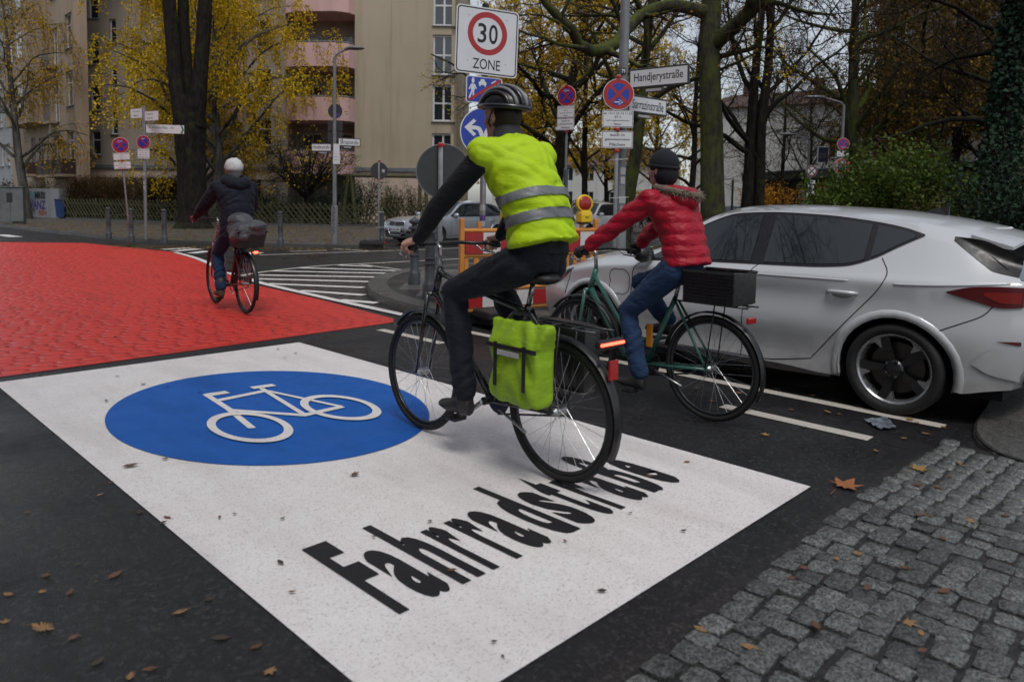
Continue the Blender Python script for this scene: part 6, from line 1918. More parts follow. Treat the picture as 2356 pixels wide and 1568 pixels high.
mb = MB(); mb.tube([(-.175, yc - .10, .81), (-.175, yc - .06, .85), (-.175, yc + .06, .85), (-.175, yc + .10, .81)], .010, 8); mb.build('carry_handle', M_TRIM, pn)
mb = MB(); mb.box((.17, yc, .60), (.14, .34, .36), bev=.04); mb.build('dark_pannier', M_TRIM, b1, smooth=True)
lm_ = thing_part('rear_lamp', b1, (0, -.875, .74))
mb = MB(); mb.box((0, 0, 0), (.19, .03, .045), bev=.008); mb.build('housing', M_TRIM, lm_)
mb = MB(); mb.box((0, -.018, .003), (.17, .012, .014), bev=.004); mb.build('light_strip', M_REDLIT, lm_)
mb = MB(); mb.box((0, -.90, .62), (.06, .01, .09)); mb.build('rear_reflector', M_REFL, b1)

# ---- rider in the red jacket
cx, cy = 4.33, 2.97
b2 = thing('bicycle', 'dark bicycle with green frame and black crate, ridden beside the parked hatchback', 'bicycle', (cx, cy, .004), R(-1.5))
SAD2, BAR2, BB2 = (-.32, .96), (.40, 1.06), (-.04, .29)
zr2 = bike(b2, M_BIKEG, -.56, .56, .345, 'step', SAD2, BAR2, BB2, crank_a=-85)
r2 = thing('person', 'cyclist in a red quilted jacket, black cap and blue jeans', 'person', (cx, cy, .004), R(-1.5))
aL = R(-85); aR = R(95)
pL = (BB2[0] + .17 * math.cos(aL), BB2[1] + .17 * math.sin(aL)); pR = (BB2[0] + .17 * math.cos(aR), BB2[1] + .17 * math.sin(aR))
J2 = dict(pelvis=(0, -.34, 1.03), waist=(0, -.32, 1.19), chest=(0, -.24, 1.36), neck=(0, -.17, 1.51), head=(0, -.135, 1.635),
          sh={-1: (-.18, -.17, 1.43), 1: (.18, -.17, 1.43)}, el={-1: (-.25, .07, 1.24), 1: (.25, .07, 1.24)}, wr={-1: (-.295, .245, 1.105), 1: (.295, .245, 1.105)},
          grip={-1: (-.295, .32, 1.062), 1: (.295, .32, 1.062)}, gax={-1: (-.30, -.9, 0), 1: (.30, -.9, 0)},
          hip={-1: (-.09, -.31, .97), 1: (.09, -.31, .97)}, knee={-1: (-.12, .03, .66), 1: (.12, .10, .84)},
          ankle={-1: (-.135, pL[0] - .07, pL[1] + .11), 1: (.135, pR[0] - .07, pR[1] + .12)}, toe={-1: (-.14, pL[0] + .07, pL[1] + .055), 1: (.14, pR[0] + .07, pR[1] + .06)})
build_rider(r2, J2, dict(k=.96, trousers=M_JEANS, jacket=M_REDJ2, shoes=M_SHOE, hem=(0, -.36, .99), turn=0.1, jacket_k=1.04, puffs=True, hand_mat=M_GLOVE, trouser=1.02))
H2 = Vector(J2['head'])
def beanie(root, H, mat, k, turn, name='cap', puff=0.0):
    mb = MB(); mb.sphere(H + Vector((0, -.016, .042)), (.090 * k, .108 * k, .098 * k), 20, 12); o = mb.build(name, mat, root, smooth='all')
    me = o.data
    for v in me.vertices:
        if v.co.z < H.z + .0: v.co.z = H.z + .0 + (v.co.z - H.z) * .2
        v.co += (v.co - H).normalized() * puff * math.sin(v.co.x * 70) * math.sin(v.co.z * 60 + v.co.y * 50)
    if puff: return o
    mb = MB(); mb.tube([(H.x + .086 * k * math.cos(t), H.y - .014 + .104 * k * math.sin(t), H.z + .022 + .012 * math.sin(t)) for t in [2 * PI * i / 24 for i in range(24)]], .011 * k, 8, closed=True); mb.build('brim_roll', mat, o, smooth='all')
    return o
beanie(r2, H2, M_KNITB, 1.0, 0)
mb = MB(); mb.sphere(H2 + Vector((0, -.035, -.02)), (.085, .085, .10), 16, 10); mb.build('hair', M_KNITB, r2, smooth='all')
# hood lying on the back with a furry edge
mb = MB(); limb(mb, [(-.10, -.235, 1.47), (-.06, -.32, 1.445), (0, -.345, 1.43), (.06, -.32, 1.445), (.10, -.235, 1.47)], [.06, .075, .08, .075, .06]); fuse(mb, 'hood', M_REDJ2, r2, .011, 4)
fr = []
ft_ = MB(); loop = [(-.115, -.165, 1.515), (-.145, -.26, 1.50), (-.10, -.37, 1.475), (0, -.415, 1.46), (.10, -.37, 1.475), (.145, -.26, 1.50), (.115, -.165, 1.515)]
ln = [Vector(p) for p in loop]
for a, b_ in zip(ln[:-1], ln[1:]):
    for i in range(60):
        c_ = a.lerp(b_, rng.random())
        d = Vector((rng.gauss(0, 1), rng.gauss(0, 1), rng.gauss(0, 1))).normalized()
        ft_.tube([c_ + d * .006, c_ + d * rng.uniform(.03, .05) + Vector((0, -.008, -.01))], [.007, .001], 3, cap=False)
ft_.tube(ln, .024, 8); ft_.build('fur_trim', M_FUR, r2)
# crate on the rack
cr = thing('bicycle_crate', 'black plastic crate on the rack of the bicycle with the green frame', 'crate', (cx, cy, .004), R(-1.5))
z0 = zr2 + .012
for nm, c, d in (('floor', (0, -.60, z0), (.26, .34, .012)), ('side', (-.135, -.60, z0 + .10), (.012, .36, .20)), ('side', (.135, -.60, z0 + .10), (.012, .36, .20)), ('end', (0, -.425, z0 + .10), (.26, .012, .20)), ('end', (0, -.775, z0 + .10), (.26, .012, .20))):
    mb = MB(); mb.box(c, d, bev=.003); mb.build(nm, M_TRIM, cr)
mb = MB(); mb.tube([(-.14, -.78, z0 + .20), (.14, -.78, z0 + .20), (.14, -.42, z0 + .20), (-.14, -.42, z0 + .20)], .010, 6, closed=True); mb.build('rim', M_TRIM, cr)
for k in range(8):
    mb = MB(); mb.box((-.143, -.60, z0 + .025 + k * .021), (.006, .34, .008)); mb.build('rib', M_TRIM, cr)
mb = MB(); mb.box((0, -.83, .69), (.10, .02, .04), bev=.006); mb.build('rear_reflector', M_REFL, b2)
mb = MB(); mb.box((-.04, -.10, .50), (.015, .05, .16), bev=.005); mb.build('frame_lock', M_YREFL, b2)
# loose things hanging from the rack side
M_PKW = basic('white_red_packing', (.55, .54, .54), .5, var=.3, scale=12, dark=(.4, .02, .02))

# ---- far rider with white hat
dx, dy_ = 4.17, 9.10
yaw3 = R(-6.5)
b3 = thing('bicycle', 'maroon step-through bicycle on the red crossing', 'bicycle', (dx, dy_, .012), yaw3)
SAD3, BAR3, BB3 = (-.30, .98), (.42, 1.12), (-.04, .30)
zr3 = bike(b3, M_BIKER, -.57, .57, .36, 'step', SAD3, BAR3, BB3, crank_a=-75, bars_w=.33)
r3 = thing('person', 'cyclist in a long navy coat and white knitted hat on the red crossing', 'person', (dx, dy_, .012), yaw3)
aL = R(-75); aR = R(105)
pL = (BB3[0] + .17 * math.cos(aL), BB3[1] + .17 * math.sin(aL)); pR = (BB3[0] + .17 * math.cos(aR), BB3[1] + .17 * math.sin(aR))
J3 = dict(pelvis=(0, -.32, 1.06), waist=(0, -.31, 1.24), chest=(0, -.25, 1.44), neck=(0, -.20, 1.60), head=(0, -.165, 1.735),
          sh={-1: (-.20, -.20, 1.51), 1: (.20, -.20, 1.51)}, el={-1: (-.30, .02, 1.29), 1: (.30, .02, 1.29)}, wr={-1: (-.325, .255, 1.165), 1: (.325, .255, 1.165)},
          grip={-1: (-.325, .335, 1.122), 1: (.325, .335, 1.122)}, gax={-1: (-.30, -.9, 0), 1: (.30, -.9, 0)},
          hip={-1: (-.095, -.29, 1.0), 1: (.095, -.29, 1.0)}, knee={-1: (-.125, .06, .69), 1: (.125, .12, .88)},
          ankle={-1: (-.135, pL[0] - .07, pL[1] + .12), 1: (.135, pR[0] - .07, pR[1] + .13)}, toe={-1: (-.14, pL[0] + .08, pL[1] + .06), 1: (.14, pR[0] + .08, pR[1] + .065)})
build_rider(r3, J3, dict(k=1.02, trousers=M_JEANS, jacket=M_NAVYC, shoes=M_BOOT, hem=(0, -.32, .90), turn=0, jacket_k=1.16, hand_mat=M_GLOVER, jacket_name='coat', boot=.10))
H3 = Vector(J3['head'])
beanie(r3, H3 + Vector((0, -.012, -.012)), M_KNITW, 1.20, 0, 'hat', .009)
mb = MB(); mb.sphere(H3 + Vector((0, -.03, -.02)), (.088, .088, .105), 16, 10); mb.build('hair', basic_once('grey_hair', (.25, .24, .23), .7), r3, smooth='all')
mb = MB(); limb(mb, [(-.12, -.26, 1.60), (-.08, -.33, 1.57), (0, -.36, 1.55), (.08, -.33, 1.57), (.12, -.26, 1.60)], [.065, .08, .085, .08, .065]); limb(mb, [(-.11, -.2, 1.63), (0, -.12, 1.615), (.11, -.2, 1.63)], [.05, .05, .05]); fuse(mb, 'hood', M_NAVYC, r3, .011, 4)
# basket with a grey bag over it
bk = thing('bicycle_basket', 'dark wicker basket covered with a grey bag on the maroon bicycle', 'basket', (dx, dy_, .012), yaw3)
mb = MB(); z0 = zr3 + .01; vs = []
for zz, sx, sy in ((z0, .14, .17), (z0 + .19, .17, .21)):
    vs += [(-sx, -.62 - sy, zz), (sx, -.62 - sy, zz), (sx, -.62 + sy, zz), (-sx, -.62 + sy, zz)]
mb.add(vs, [(3, 2, 1, 0)] + [(j, (j + 1) % 4, 4 + (j + 1) % 4, 4 + j) for j in range(4)]); mb.build('wicker', basic('dark_wicker', (.022, .018, .017), .7, var=.5, scale=60, bmp=.8, bscale=70), bk)
mb = MB(); mb.tube([(-.17, -.83, z0 + .19), (.17, -.83, z0 + .19), (.17, -.41, z0 + .19), (-.17, -.41, z0 + .19)], .012, 6, closed=True); mb.build('rim', M_TRIM, bk)
mb = MB(); mb.box((0, -.62, z0 + .20), (.36, .44, .15), bev=.05); mb.sphere((-.04, -.52, z0 + .31), (.15, .17, .10)); mb.sphere((.05, -.70, z0 + .25), (.16, .19, .08)); mb.sphere((-.1, -.66, z0 + .13), (.11, .2, .09))
M_BAG = cloth_mat('grey_bag', (.085, .09, .10), (.05, .052, .06), 18, 200, .4, .8)
bo = fuse(mb, 'bag_cover', M_BAG, bk, .014, 5)
lm3 = thing_part('rear_lamp', b3, (0, -.90, .76))
mb = MB(); mb.box((0, 0, 0), (.09, .03, .05), bev=.01); mb.build('housing', M_TRIM, lm3)
mb = MB(); mb.sphere((0, -.02, .0), (.035, .012, .016)); mb.build('light', M_REDLIT, lm3, smooth='all')
mb = MB(); mb.sphere((.16, .30, 1.16), .03); mb.build('bell', M_ALU, b3, smooth='all')

# ================================================================== buildings
def wall_mat(name, col, stain, scale=.35):
    m, nt, b = new_mat(name)
    p = position(nt)
    f = noise(nt, p, scale, 5.0, .6)
    mp = N(nt, 'ShaderNodeMapping'); mp.inputs['Scale'].default_value = (1.6, 1.6, .12); nt.links.new(p, mp.inputs[0])
    st = noise(nt, mp.outputs[0], 1.0, 5.0, .65)
    c = mix(nt, ramp(nt, f, [(.3, 0.0), (.75, .7)]), col, stain)
    c = mix(nt, ramp(nt, st, [(.5, 0.0), (.8, .55)]), c, tuple(x * .62 for x in stain))
    nt.links.new(c, b.inputs['Base Color']); b.inputs['Roughness'].default_value = .9
    bump(nt, b, noise(nt, p, 30.0, 3.0), .15, .01)
    return m
M_TAN = wall_mat('tan_render', (0.40, 0.335, 0.245), (0.33, 0.275, 0.20))
M_TAN2 = wall_mat('grey_tan_render', (0.30, 0.255, 0.205), (0.22, 0.19, 0.16))
M_TAN3 = wall_mat('warm_tan_render', (0.34, 0.26, 0.185), (0.27, 0.205, 0.15))
M_PINKW = wall_mat('pale_pink_base', (0.50, 0.395, 0.325), (0.42, 0.33, 0.27))
M_PINK = wall_mat('pink_parapet', (0.56, 0.36, 0.345), (0.48, 0.31, 0.295))
M_PALE = wall_mat('pale_grey_render', (0.30, 0.31, 0.32), (0.24, 0.25, 0.255))
M_GABLE = wall_mat('off_white_gable', (0.52, 0.52, 0.50), (0.44, 0.44, 0.42))
M_DARKB = wall_mat('dark_block_render', (0.14, 0.115, 0.10), (0.10, 0.085, 0.078))
M_LEDGE = basic('zinc_ledge', (.17, .19, .21), .5, metal=.3, var=.3, scale=4)
M_ROOF = basic('clay_tiles', (0.095, 0.058, 0.048), .8, var=.4, scale=3, bmp=.5, bscale=14)
M_WFRAME = basic('white_window_frame', (.62, .62, .62), .5, var=.15, scale=5)
M_WGLASS = glass_mat('window_glass', (0.018, 0.022, 0.026), .03)
M_CURT = basic('curtain', (.20, .19, .18), .9, var=.3, scale=4)
M_BRN = basic('brown_balcony_cladding', (0.055, 0.030, 0.022), .7, var=.4, scale=2)
M_TIMB = basic('grey_timber', (0.085, 0.083, 0.082), .8, var=.4, scale=1.5, bmp=.3, bscale=10)
M_TIMBD = basic('dark_timber', (0.035, 0.032, 0.031), .8, var=.4, scale=1.5, bmp=.3, bscale=10)

class Wall:
    """one facade from A to B (left to right as seen from the street), with real openings"""
    def __init__(s, root, A, B, z0, z1, mat, name='wall', depth=.35, open_=()):
        s.root = root; s.A = Vector((A[0], A[1], 0)); s.B = Vector((B[0], B[1], 0)); s.L = (s.B - s.A).length
        s.t = (s.B - s.A).normalized(); s.n = Vector((s.t.y, -s.t.x, 0))     # outward (towards the viewer)
        s.z0, s.z1 = z0, z1
        us = sorted({0.0, s.L, *[o[0] for o in open_], *[o[1] for o in open_]}); zs = sorted({z0, z1, *[o[2] for o in open_], *[o[3] for o in open_]})
        us = [u for u in us if -1e-6 <= u <= s.L + 1e-6]; zs = [z for z in zs if z0 - 1e-6 <= z <= z1 + 1e-6]
        mb = MB()
        def P(u, z, d=0.0): return s.A + s.t * u - s.n * d + Vector((0, 0, z))
        for i in range(len(us) - 1):
            for k in range(len(zs) - 1):
                uc, zc = (us[i] + us[i + 1]) / 2, (zs[k] + zs[k + 1]) / 2
                if any(o[0] < uc < o[1] and o[2] < zc < o[3] for o in open_): continue
                mb.add([P(us[i], zs[k]), P(us[i + 1], zs[k]), P(us[i + 1], zs[k + 1]), P(us[i], zs[k + 1])], [(0, 1, 2, 3)])
        for u0, u1, za, zb in [o[:4] for o in open_]:
            d = .22
            for a, b in (((u0, za), (u1, za)), ((u1, za), (u1, zb)), ((u1, zb), (u0, zb)), ((u0, zb), (u0, za))):
                mb.add([P(*a), P(*b), P(*b, d), P(*a, d)], [(0, 1, 2, 3)])
        # back and top of the wall
        mb.add([P(0, z0, depth), P(s.L, z0, depth), P(s.L, z1, depth), P(0, z1, depth), P(0, z1), P(s.L, z1), P(0, z0), P(s.L, z0)], [(0, 3, 2, 1), (3, 4, 5, 2), (6, 4, 3, 0), (1, 2, 5, 7)])
        mb.build(name, mat, root, normals=False)
        s.P = P
    def u_at(s, x):
        """where the sight line through picture column x meets this wall"""
        d = ray(x, 440.0); d2 = Vector((d[0], d[1]))
        a = s.A; t = s.t
        den = d2.x * t.y - d2.y * t.x
        return (a.y * d2.x - a.x * d2.y) / -den if abs(den) > 1e-9 else 0
    def rotz(s): return math.atan2(s.t.y, s.t.x)
    def window(s, u0, u1, z0, z1, mull=1, trans=.0, sill=True, curtain=.0, frame=.06, name='window'):
        w = thing_part(name, s.root, tuple(s.P((u0 + u1) / 2, (z0 + z1) / 2, .16)), s.rotz())
        W, H = u1 - u0, z1 - z0
        mb = MB()
        mb.box((0, 0, H / 2 - frame / 2), (W, .07, frame)); mb.box((0, 0, -H / 2 + frame / 2), (W, .07, frame))
        for sx in (-1, 1): mb.box((sx * (W / 2 - frame / 2), .001, 0), (frame, .068, H - 2 * frame))
        for k in range(mull): mb.box(((k + 1) * W / (mull + 1) - W / 2, .002, 0), (frame * .95, .066, H - 2 * frame))
        if trans: mb.box((0, .003, H * (trans - .5)), (W - 2 * frame, .064, frame * .9))
        mb.build('frame', M_WFRAME, w)
        n = mull + 1
        for k in range(n):
            pw = W / n - frame * 1.1
            segs = ((-.5, trans - .5), (trans - .5, .5)) if trans else ((-.5, .5),)
            for a, b in segs:
                g = MB(); g.box(((k + .5) * W / n - W / 2, .015, H * (a + b) / 2), (pw, .012, H * (b - a) - frame)); g.build('pane', M_WGLASS, w)
        if curtain:
            g = MB(); g.box((0, .045, H * (.5 - curtain / 2)), (W - frame, .01, H * curtain)); g.build('curtain', M_CURT, w)
        if sill:
            g = MB(); g.box((0, -.12, -H / 2 - .03), (W + .12, .26, .05)); g.build('sill', M_LEDGE, w)
        return w
    def box(s, name, mat, u0, u1, z0, z1, d0, d1, parent=None):
        """block on the wall between u0..u1 and heights, from d0 to d1 in front of it"""
        mb = MB(); vs = [s.P(u, z, -d) for u in (u0, u1) for d in (d0, d1) for z in (z0, z1)]
        mb.add(vs, [(0, 1, 3, 2), (4, 6, 7, 5), (0, 4, 5, 1), (2, 3, 7, 6), (1, 5, 7, 3), (0, 2, 6, 4)])
        return mb.build(name, mat, parent or s.root)
def at2(x, dep): 
    q = lp(lat_of(x, dep), dep); return (q.x, q.y)

# ---- tan apartment block with pink balconies
blk = thing('apartment_block', 'tan apartment block with pink balconies behind the lattice fence', 'building', (0, 0, 0))
sc = 38.4
def zA(y, x=900, dep=44.5): return hgt(x, y, dep)
HT = 18.0
A0, A1, A2, A3 = at2(196, 46.0), at2(662, 44.9), at2(815, 44.6), at2(1047, 44.6)
# left section
probe = Wall.__new__(Wall); probe.A = Vector((*A0, 0)); probe.B = Vector((*A1, 0)); probe.t = (probe.B - probe.A).normalized()
op = []
for x0, x1, ys in ((213, 234, ((-102, -50), (0, 50), (98, 152), (200, 256), (302, 356))), (259, 274, ((-52, 0), (52, 106), (156, 210), (256, 310)))):
    u0, u1 = probe.u_at(x0), probe.u_at(x1)
    for ya, yb in ys: op.append((u0, u1, hgt(x0, yb, 45.9), hgt(x0, ya, 45.9)))
for x0, x1 in ((372, 407), (560, 600)):
    op.append((probe.u_at(x0), probe.u_at(x1), hgt(390, 452, 47.5), hgt(390, 402, 47.5)))
for x0, x1 in ((470, 500), (590, 625)):
    for k in range(5): op.append((probe.u_at(x0), probe.u_at(x1), 4.6 + k * 2.9, 6.2 + k * 2.9))
w1 = Wall(blk, A0, A1, 0, HT, M_TAN2, open_=op)
for o in op: w1.window(*o, mull=0 if o[1] - o[0] < 1.0 else 1, trans=.62, curtain=.0)
zl = zA(388, 600, 45)
w1.box('ledge', M_LEDGE, 0, w1.L, zl - .1, zl + .12, .002, .16)
w1.box('base_course', M_PINKW, 0, w1.L, 2.55, zl - .1, .002, .06)
# drain pipe
mb = MB(); q = w1.P(.25, 0, -.12); mb.tube([(q.x, q.y, 0), (q.x, q.y, HT)], .09, 10); mb.build('drain_pipe', M_SBACK, blk, smooth=True)
# balcony section: recessed loggias with pink parapets
back = 1.5
n_ = Vector((A2[1] - A1[1], -(A2[0] - A1[0]))).normalized()
bA = (A1[0] - n_.x * back, A1[1] - n_.y * back); bB = (A2[0] - n_.x * back, A2[1] - n_.y * back)
LBk = math.hypot(bB[0] - bA[0], bB[1] - bA[1])
op = []
for k in range(6):
    z = zA(282) - .0 + (k - 1) * 2.95 + .15
    op += [(.35, 1.55, z + .1, z + 2.2), (2.1, 3.5, z + .75, z + 2.2)]
w2 = Wall(blk, bA, bB, 0, HT, M_TAN2, open_=[o for o in op if o[2] > .1])
for o in op:
    if o[2] > .1: w2.window(*o, mull=1, trans=.0 if o[3] - o[2] > 2 else .7, sill=False)
for sx, P0, P1 in ((0, A1, bA), (1, bB, A2)):
    Wall(blk, P0, P1, 0, HT, M_TAN2)
def balcony_stack(Pf, u0, L, back, drop):
    """pink parapets, bowed towards the street, one above the other"""
    P = lambda u, z, d=0.0: Pf(u + u0, z, d)
    for k in range(6):
        zt = zA(232) + (k - 1) * 3.12 - drop; zb = zt - 1.35
        if zt > HT: break
        bal = thing_part('balcony', blk)
        pts = [(-.15, 0.0), (.15, .55), (.9, .95), (L - .9, 1.0), (L - .2, .62), (L + .02, 0.02)]
        mb = MB(); vs = []
        for u, d in pts: vs += [P(u, zb, -d), P(u, zt, -d)]
        for u, d in pts: vs += [P(u * .94 + .06, zb, -max(d - .14, 0)), P(u * .94 + .06, zt, -max(d - .14, 0))]
        m = len(pts); fs = []
        for i in range(m - 1):
            fs += [(2 * i, 2 * i + 2, 2 * i + 3, 2 * i + 1), (2 * m + 2 * i, 2 * m + 2 * i + 1, 2 * m + 2 * i + 3, 2 * m + 2 * i + 2), (2 * i + 1, 2 * i + 3, 2 * m + 2 * i + 3, 2 * m + 2 * i + 1)]
        mb.add(vs, fs); mb.build('parapet', M_PINK, bal)
        mb = MB()
        for z, e in ((zb, 0), (zb + .18, .1)): mb.add([P(u, z, -max(d - e, 0)) for u, d in pts] + [P(L, z, back), P(0, z, back)], [tuple(range(m + 2))])
        mb.build('slab', M_PINK, bal)
        mb = MB(); mb.tube([P(u, zt + .07, -d + .05) for u, d in pts], .035, 6); mb.build('rail', M_LEDGE, bal)
_b1, _b2 = Vector((*A1, 0)), Vector((*A2, 0)); _bt = (_b2 - _b1).normalized(); _bn = Vector((_bt.y, -_bt.x, 0))
balcony_stack(lambda u, z, d=0.0: _b1 + _bt * u - _bn * d + Vector((0, 0, z)), 0, (_b2 - _b1).length, back, 0)
balcony_stack(w1.P, w1.u_at(462), w1.u_at(560) - w1.u_at(462), -.02, .1)
# right section
probe.A = Vector((*A2, 0)); probe.B = Vector((*A3, 0)); probe.t = (probe.B - probe.A).normalized()
u0, u1 = probe.u_at(993), probe.u_at(1043)
op = [(u0, u1, zA(yb, 1018), zA(ya, 1018)) for ya, yb in ((-136, -44), (-26, 66), (86, 176), (198, 281), (308, 390))]
w3 = Wall(blk, A2, A3, 0, HT, M_TAN, open_=op)
for o in op: w3.window(*o, mull=1, trans=.5, frame=.11)
uL = probe.u_at(898)
w3.box('pilaster', M_TAN, 0, uL, zl + .12, HT, .002, .05)
zl3 = zA(392, 950)
w3.box('ledge', M_LEDGE, 0, w3.L, zl3 - .1, zl3 + .12, .06, .22)
w3.box('base_course', M_PINKW, 0, w3.L, 0, zl3 - .1, .002, .1)
# flank going back
dirn = Vector((A3[0] - A2[0], A3[1] - A2[1])).normalized()
bk_ = (A3[0] + dirn.y * -12, A3[1] + dirn.x * 12)
Wall(blk, A3, bk_, 0, HT, M_TAN)
w1.box('roof_slab', M_LEDGE, -.3, w1.L, HT, HT + .3, -6, .4); w3.box('roof_slab', M_LEDGE, -9, w3.L, HT + .01, HT + .31, -8, .4)

# ---- older house along the street, left
hs = thing('street_house', 'warm tan house with projecting bay and brown balconies left of the drain pipe', 'building', (0, 0, 0))
XF = 13.2
def yb_at(x):   # where sight column x meets the plane X = XF
    d = ray(x, 440.0); return d[1] / d[0] * XF
H0, H1y = (XF, yb_at(30)), (XF, yb_at(193))
probe.A = Vector((*H0, 0)); probe.B = Vector((*H1y, 0)); probe.t = (probe.B - probe.A).normalized()
def zB(y, x):
    u = probe.u_at(x); q = probe.A + probe.t * u; dpt = (q.x * _fh[0] + q.y * _fh[1]); return hgt(x, y, dpt)
op = []
for x0, x1, ys in ((158, 177, ((-95, -18), (38, 116), (167, 245), (301, 369))), (128, 141, ((-60, 5), (72, 158), (190, 283), (308, 380))), (75, 84, ((318, 380),)), (92, 104, ((318, 385),))):
    ua, ub_ = probe.u_at(x0), probe.u_at(x1)
    for ya, yb in ys: op.append((ua, ub_, zB(yb, (x0 + x1) / 2), zB(ya, (x0 + x1) / 2)))
w4 = Wall(hs, H0, H1y, 0, 17, M_TAN3, open_=op)
for o in op: w4.window(*o, mull=1, trans=.68)
Wall(hs, H1y, (H1y[0] * 1.22 - .5, H1y[1] * 1.22), 0, 17, M_TAN3)
w4.box('roof_slab', M_LEDGE, -.2, w4.L + .3, 17, 17.3, -8, .5)
# projecting bay
ua, ub_ = probe.u_at(62), probe.u_at(118)
w4.box('bay', M_TAN3, ua, ub_, zB(292, 90), 16.5, .002, 1.1)
for k in range(3):
    z = zB(292, 90) + 1.0 + k * 3.1
    for f in (.2, .6):
        uu = ua + (ub_ - ua) * f
        w4.box('bay_window', M_WGLASS, uu, uu + (ub_ - ua) * .2, z, z + 1.6, 1.1, 1.13)
# balconies with brown cladding and small french balconies
for x0, x1, ya, yb in ((78, 104, 376, 402), (127, 186, 370, 403)):
    a, b = probe.u_at(x0), probe.u_at(x1); za, zb2 = zB(yb, (x0 + x1) / 2), zB(ya, (x0 + x1) / 2)
    bl_ = thing_part('brown_balcony', hs)
    w4.box('cladding', M_BRN, a, b, za, zb2, .9, .98, bl_); w4.box('floor', M_TAN3, a, b, za - .15, za, .002, 1.0, bl_)
    w4.box('side', M_BRN, a, a + .08, za, zb2, .002, .9, bl_); w4.box('side', M_BRN, b - .08, b, za, zb2, .002, .9, bl_)
for ya, yb in ((120, 160), (245, 283)):
    a, b = probe.u_at(122), probe.u_at(139)
    bl_ = thing_part('french_balcony', hs); za, zb2 = zB(yb, 130), zB(ya, 130)
    w4.box('floor', M_TAN3, a, b, za - .12, za, .002, .5, bl_)
    w4.box('rail', M_LEDGE, a, b, zb2 - .05, zb2, .42, .47, bl_)
    for k in range(9):
        uu = a + (b - a) * (k + .5) / 9
        w4.box('baluster', M_LEDGE, uu - .012, uu + .012, za, zb2 - .05, .43, .455, bl_)
# ---- paler house beyond it
ph = thing('pale_house', 'pale grey house beyond the warm tan one at the street end', 'building', (0, 0, 0))
P0, P1 = (XF + .5, yb_at(-60)), (XF + .5, yb_at(30) - .1)
probe.A = Vector((*P0, 0)); probe.B = Vector((*P1, 0)); probe.t = (probe.B - probe.A).normalized()
op = []
for k in range(5):
    for f in (.55, .7, .86): op.append((f * (Vector(P1) - Vector(P0)).length, f * (Vector(P1) - Vector(P0)).length + 1.1, 3.6 + k * 3.0, 5.3 + k * 3.0))
w5 = Wall(ph, P0, P1, 0, 20, M_PALE, open_=op)
for o in op: w5.window(*o, mull=1, trans=.68)
w5.box('roof_slab', M_LEDGE, -.2, w5.L, 20, 20.3, -8, .4)

# ---- off-white gabled house far right, dark pavilion before it, dark block at the edge
gh = thing('gabled_house', 'off-white gabled house with red tiled roof beyond the bare trees', 'building', (0, 0, 0))
G0, G1 = at2(1590, 66), at2(2020, 58)
op = []
w6 = Wall(gh, G0, G1, 0, 9.9, M_GABLE, open_=[(1.5, 2.6, 2.2, 3.8), (1.5, 2.6, 5.2, 6.8), (11.0, 12.2, 5.4, 7.0)])
for o in [(1.5, 2.6, 2.2, 3.8), (1.5, 2.6, 5.2, 6.8), (11.0, 12.2, 5.4, 7.0)]: w6.window(*o, mull=1, trans=.6)
mb = MB(); um = 2.2
mb.add([w6.P(-.3, 9.8, -.4), w6.P(w6.L + .3, 9.8, -.4), w6.P(w6.L - 1.5, 11.6, 5), w6.P(1.8, 11.6, 5), w6.P(-.3, 9.8, 10), w6.P(w6.L + .3, 9.8, 10)], [(0, 1, 2, 3), (1, 5, 2), (4, 0, 3), (5, 4, 3, 2)]); mb.build('roof', M_ROOF, gh)
for u in (3.0, 9.0):
    w6.box('chimney', M_ROOF, u, u + .8, 11.0, 12.4, -4.8, -4.0)
pv = thing('timber_pavilion', 'low grey timber pavilion with a flat overhanging roof behind the round cross sign', 'pavilion', (0, 0, 0))
Q0, Q1 = at2(1742, 47), at2(2010, 37)
op = [(1.0, 2.6, .1, 2.6)] + [(3.6 + k * 2.2, 5.3 + k * 2.2, .5, 2.6) for k in range(5)]
w7 = Wall(pv, Q0, Q1, 0, 3.0, M_TIMB, open_=op)
for o in op[1:]: w7.window(*o, mull=0, sill=False, frame=.07)
w7.box('doorway', M_WELL, .95, 2.65, .05, 2.65, -.4, -.3)
w7.box('roof', M_TIMB, -.6, w7.L + .6, 3.0, 3.42, -6, .9); w7.box('fascia', M_LEDGE, -.62, w7.L + .62, 3.42, 3.5, -6, .95)
db = thing('dark_apartment_block', 'dark brown apartment block behind the ivy-clad trunk', 'building', (0, 0, 0))
D0, D1 = at2(1996, 52), at2(2620, 40)
op = []
LD = math.hypot(D1[0] - D0[0], D1[1] - D0[1])
for k in range(6):
    for j in range(7):
        if (j + k) % 3 != 2: op.append((1.2 + j * 2.7, 2.5 + j * 2.7, 1.0 + k * 2.9, 2.5 + k * 2.9))
op = [o for o in op if o[1] < LD - .3]
w8 = Wall(db, D0, D1, 0, 19, M_DARKB, open_=op)
for o in op: w8.window(*o, mull=1, trans=.0, curtain=.35)
Wall(db, (D0[0] * 1.25 + .4, D0[1] * 1.25 - .4), D0, 0, 19, M_DARKB)
w8.box('roof_slab', M_LEDGE, -.3, LD + .3, 19, 19.3, -8, .4)
tw_ = thing('timber_shed', 'dark slatted timber shed between the green bush and the ivy trunk', 'shed', (0, 0, 0))
S0, S1 = at2(2105, 27), at2(2420, 23)
w9 = Wall(tw_, S0, S1, 0, 2.9, M_TIMBD)
for k in range(13): w9.box('slat', M_TIMBD, .01 * (k % 2), w9.L - .01 * (k % 2), .1 + k * .215, .28 + k * .215, .004, .03 + .006 * (k % 2))
w9.box('roof', M_TIMBD, -.3, w9.L + .3, 2.9, 3.05, -4, .3)
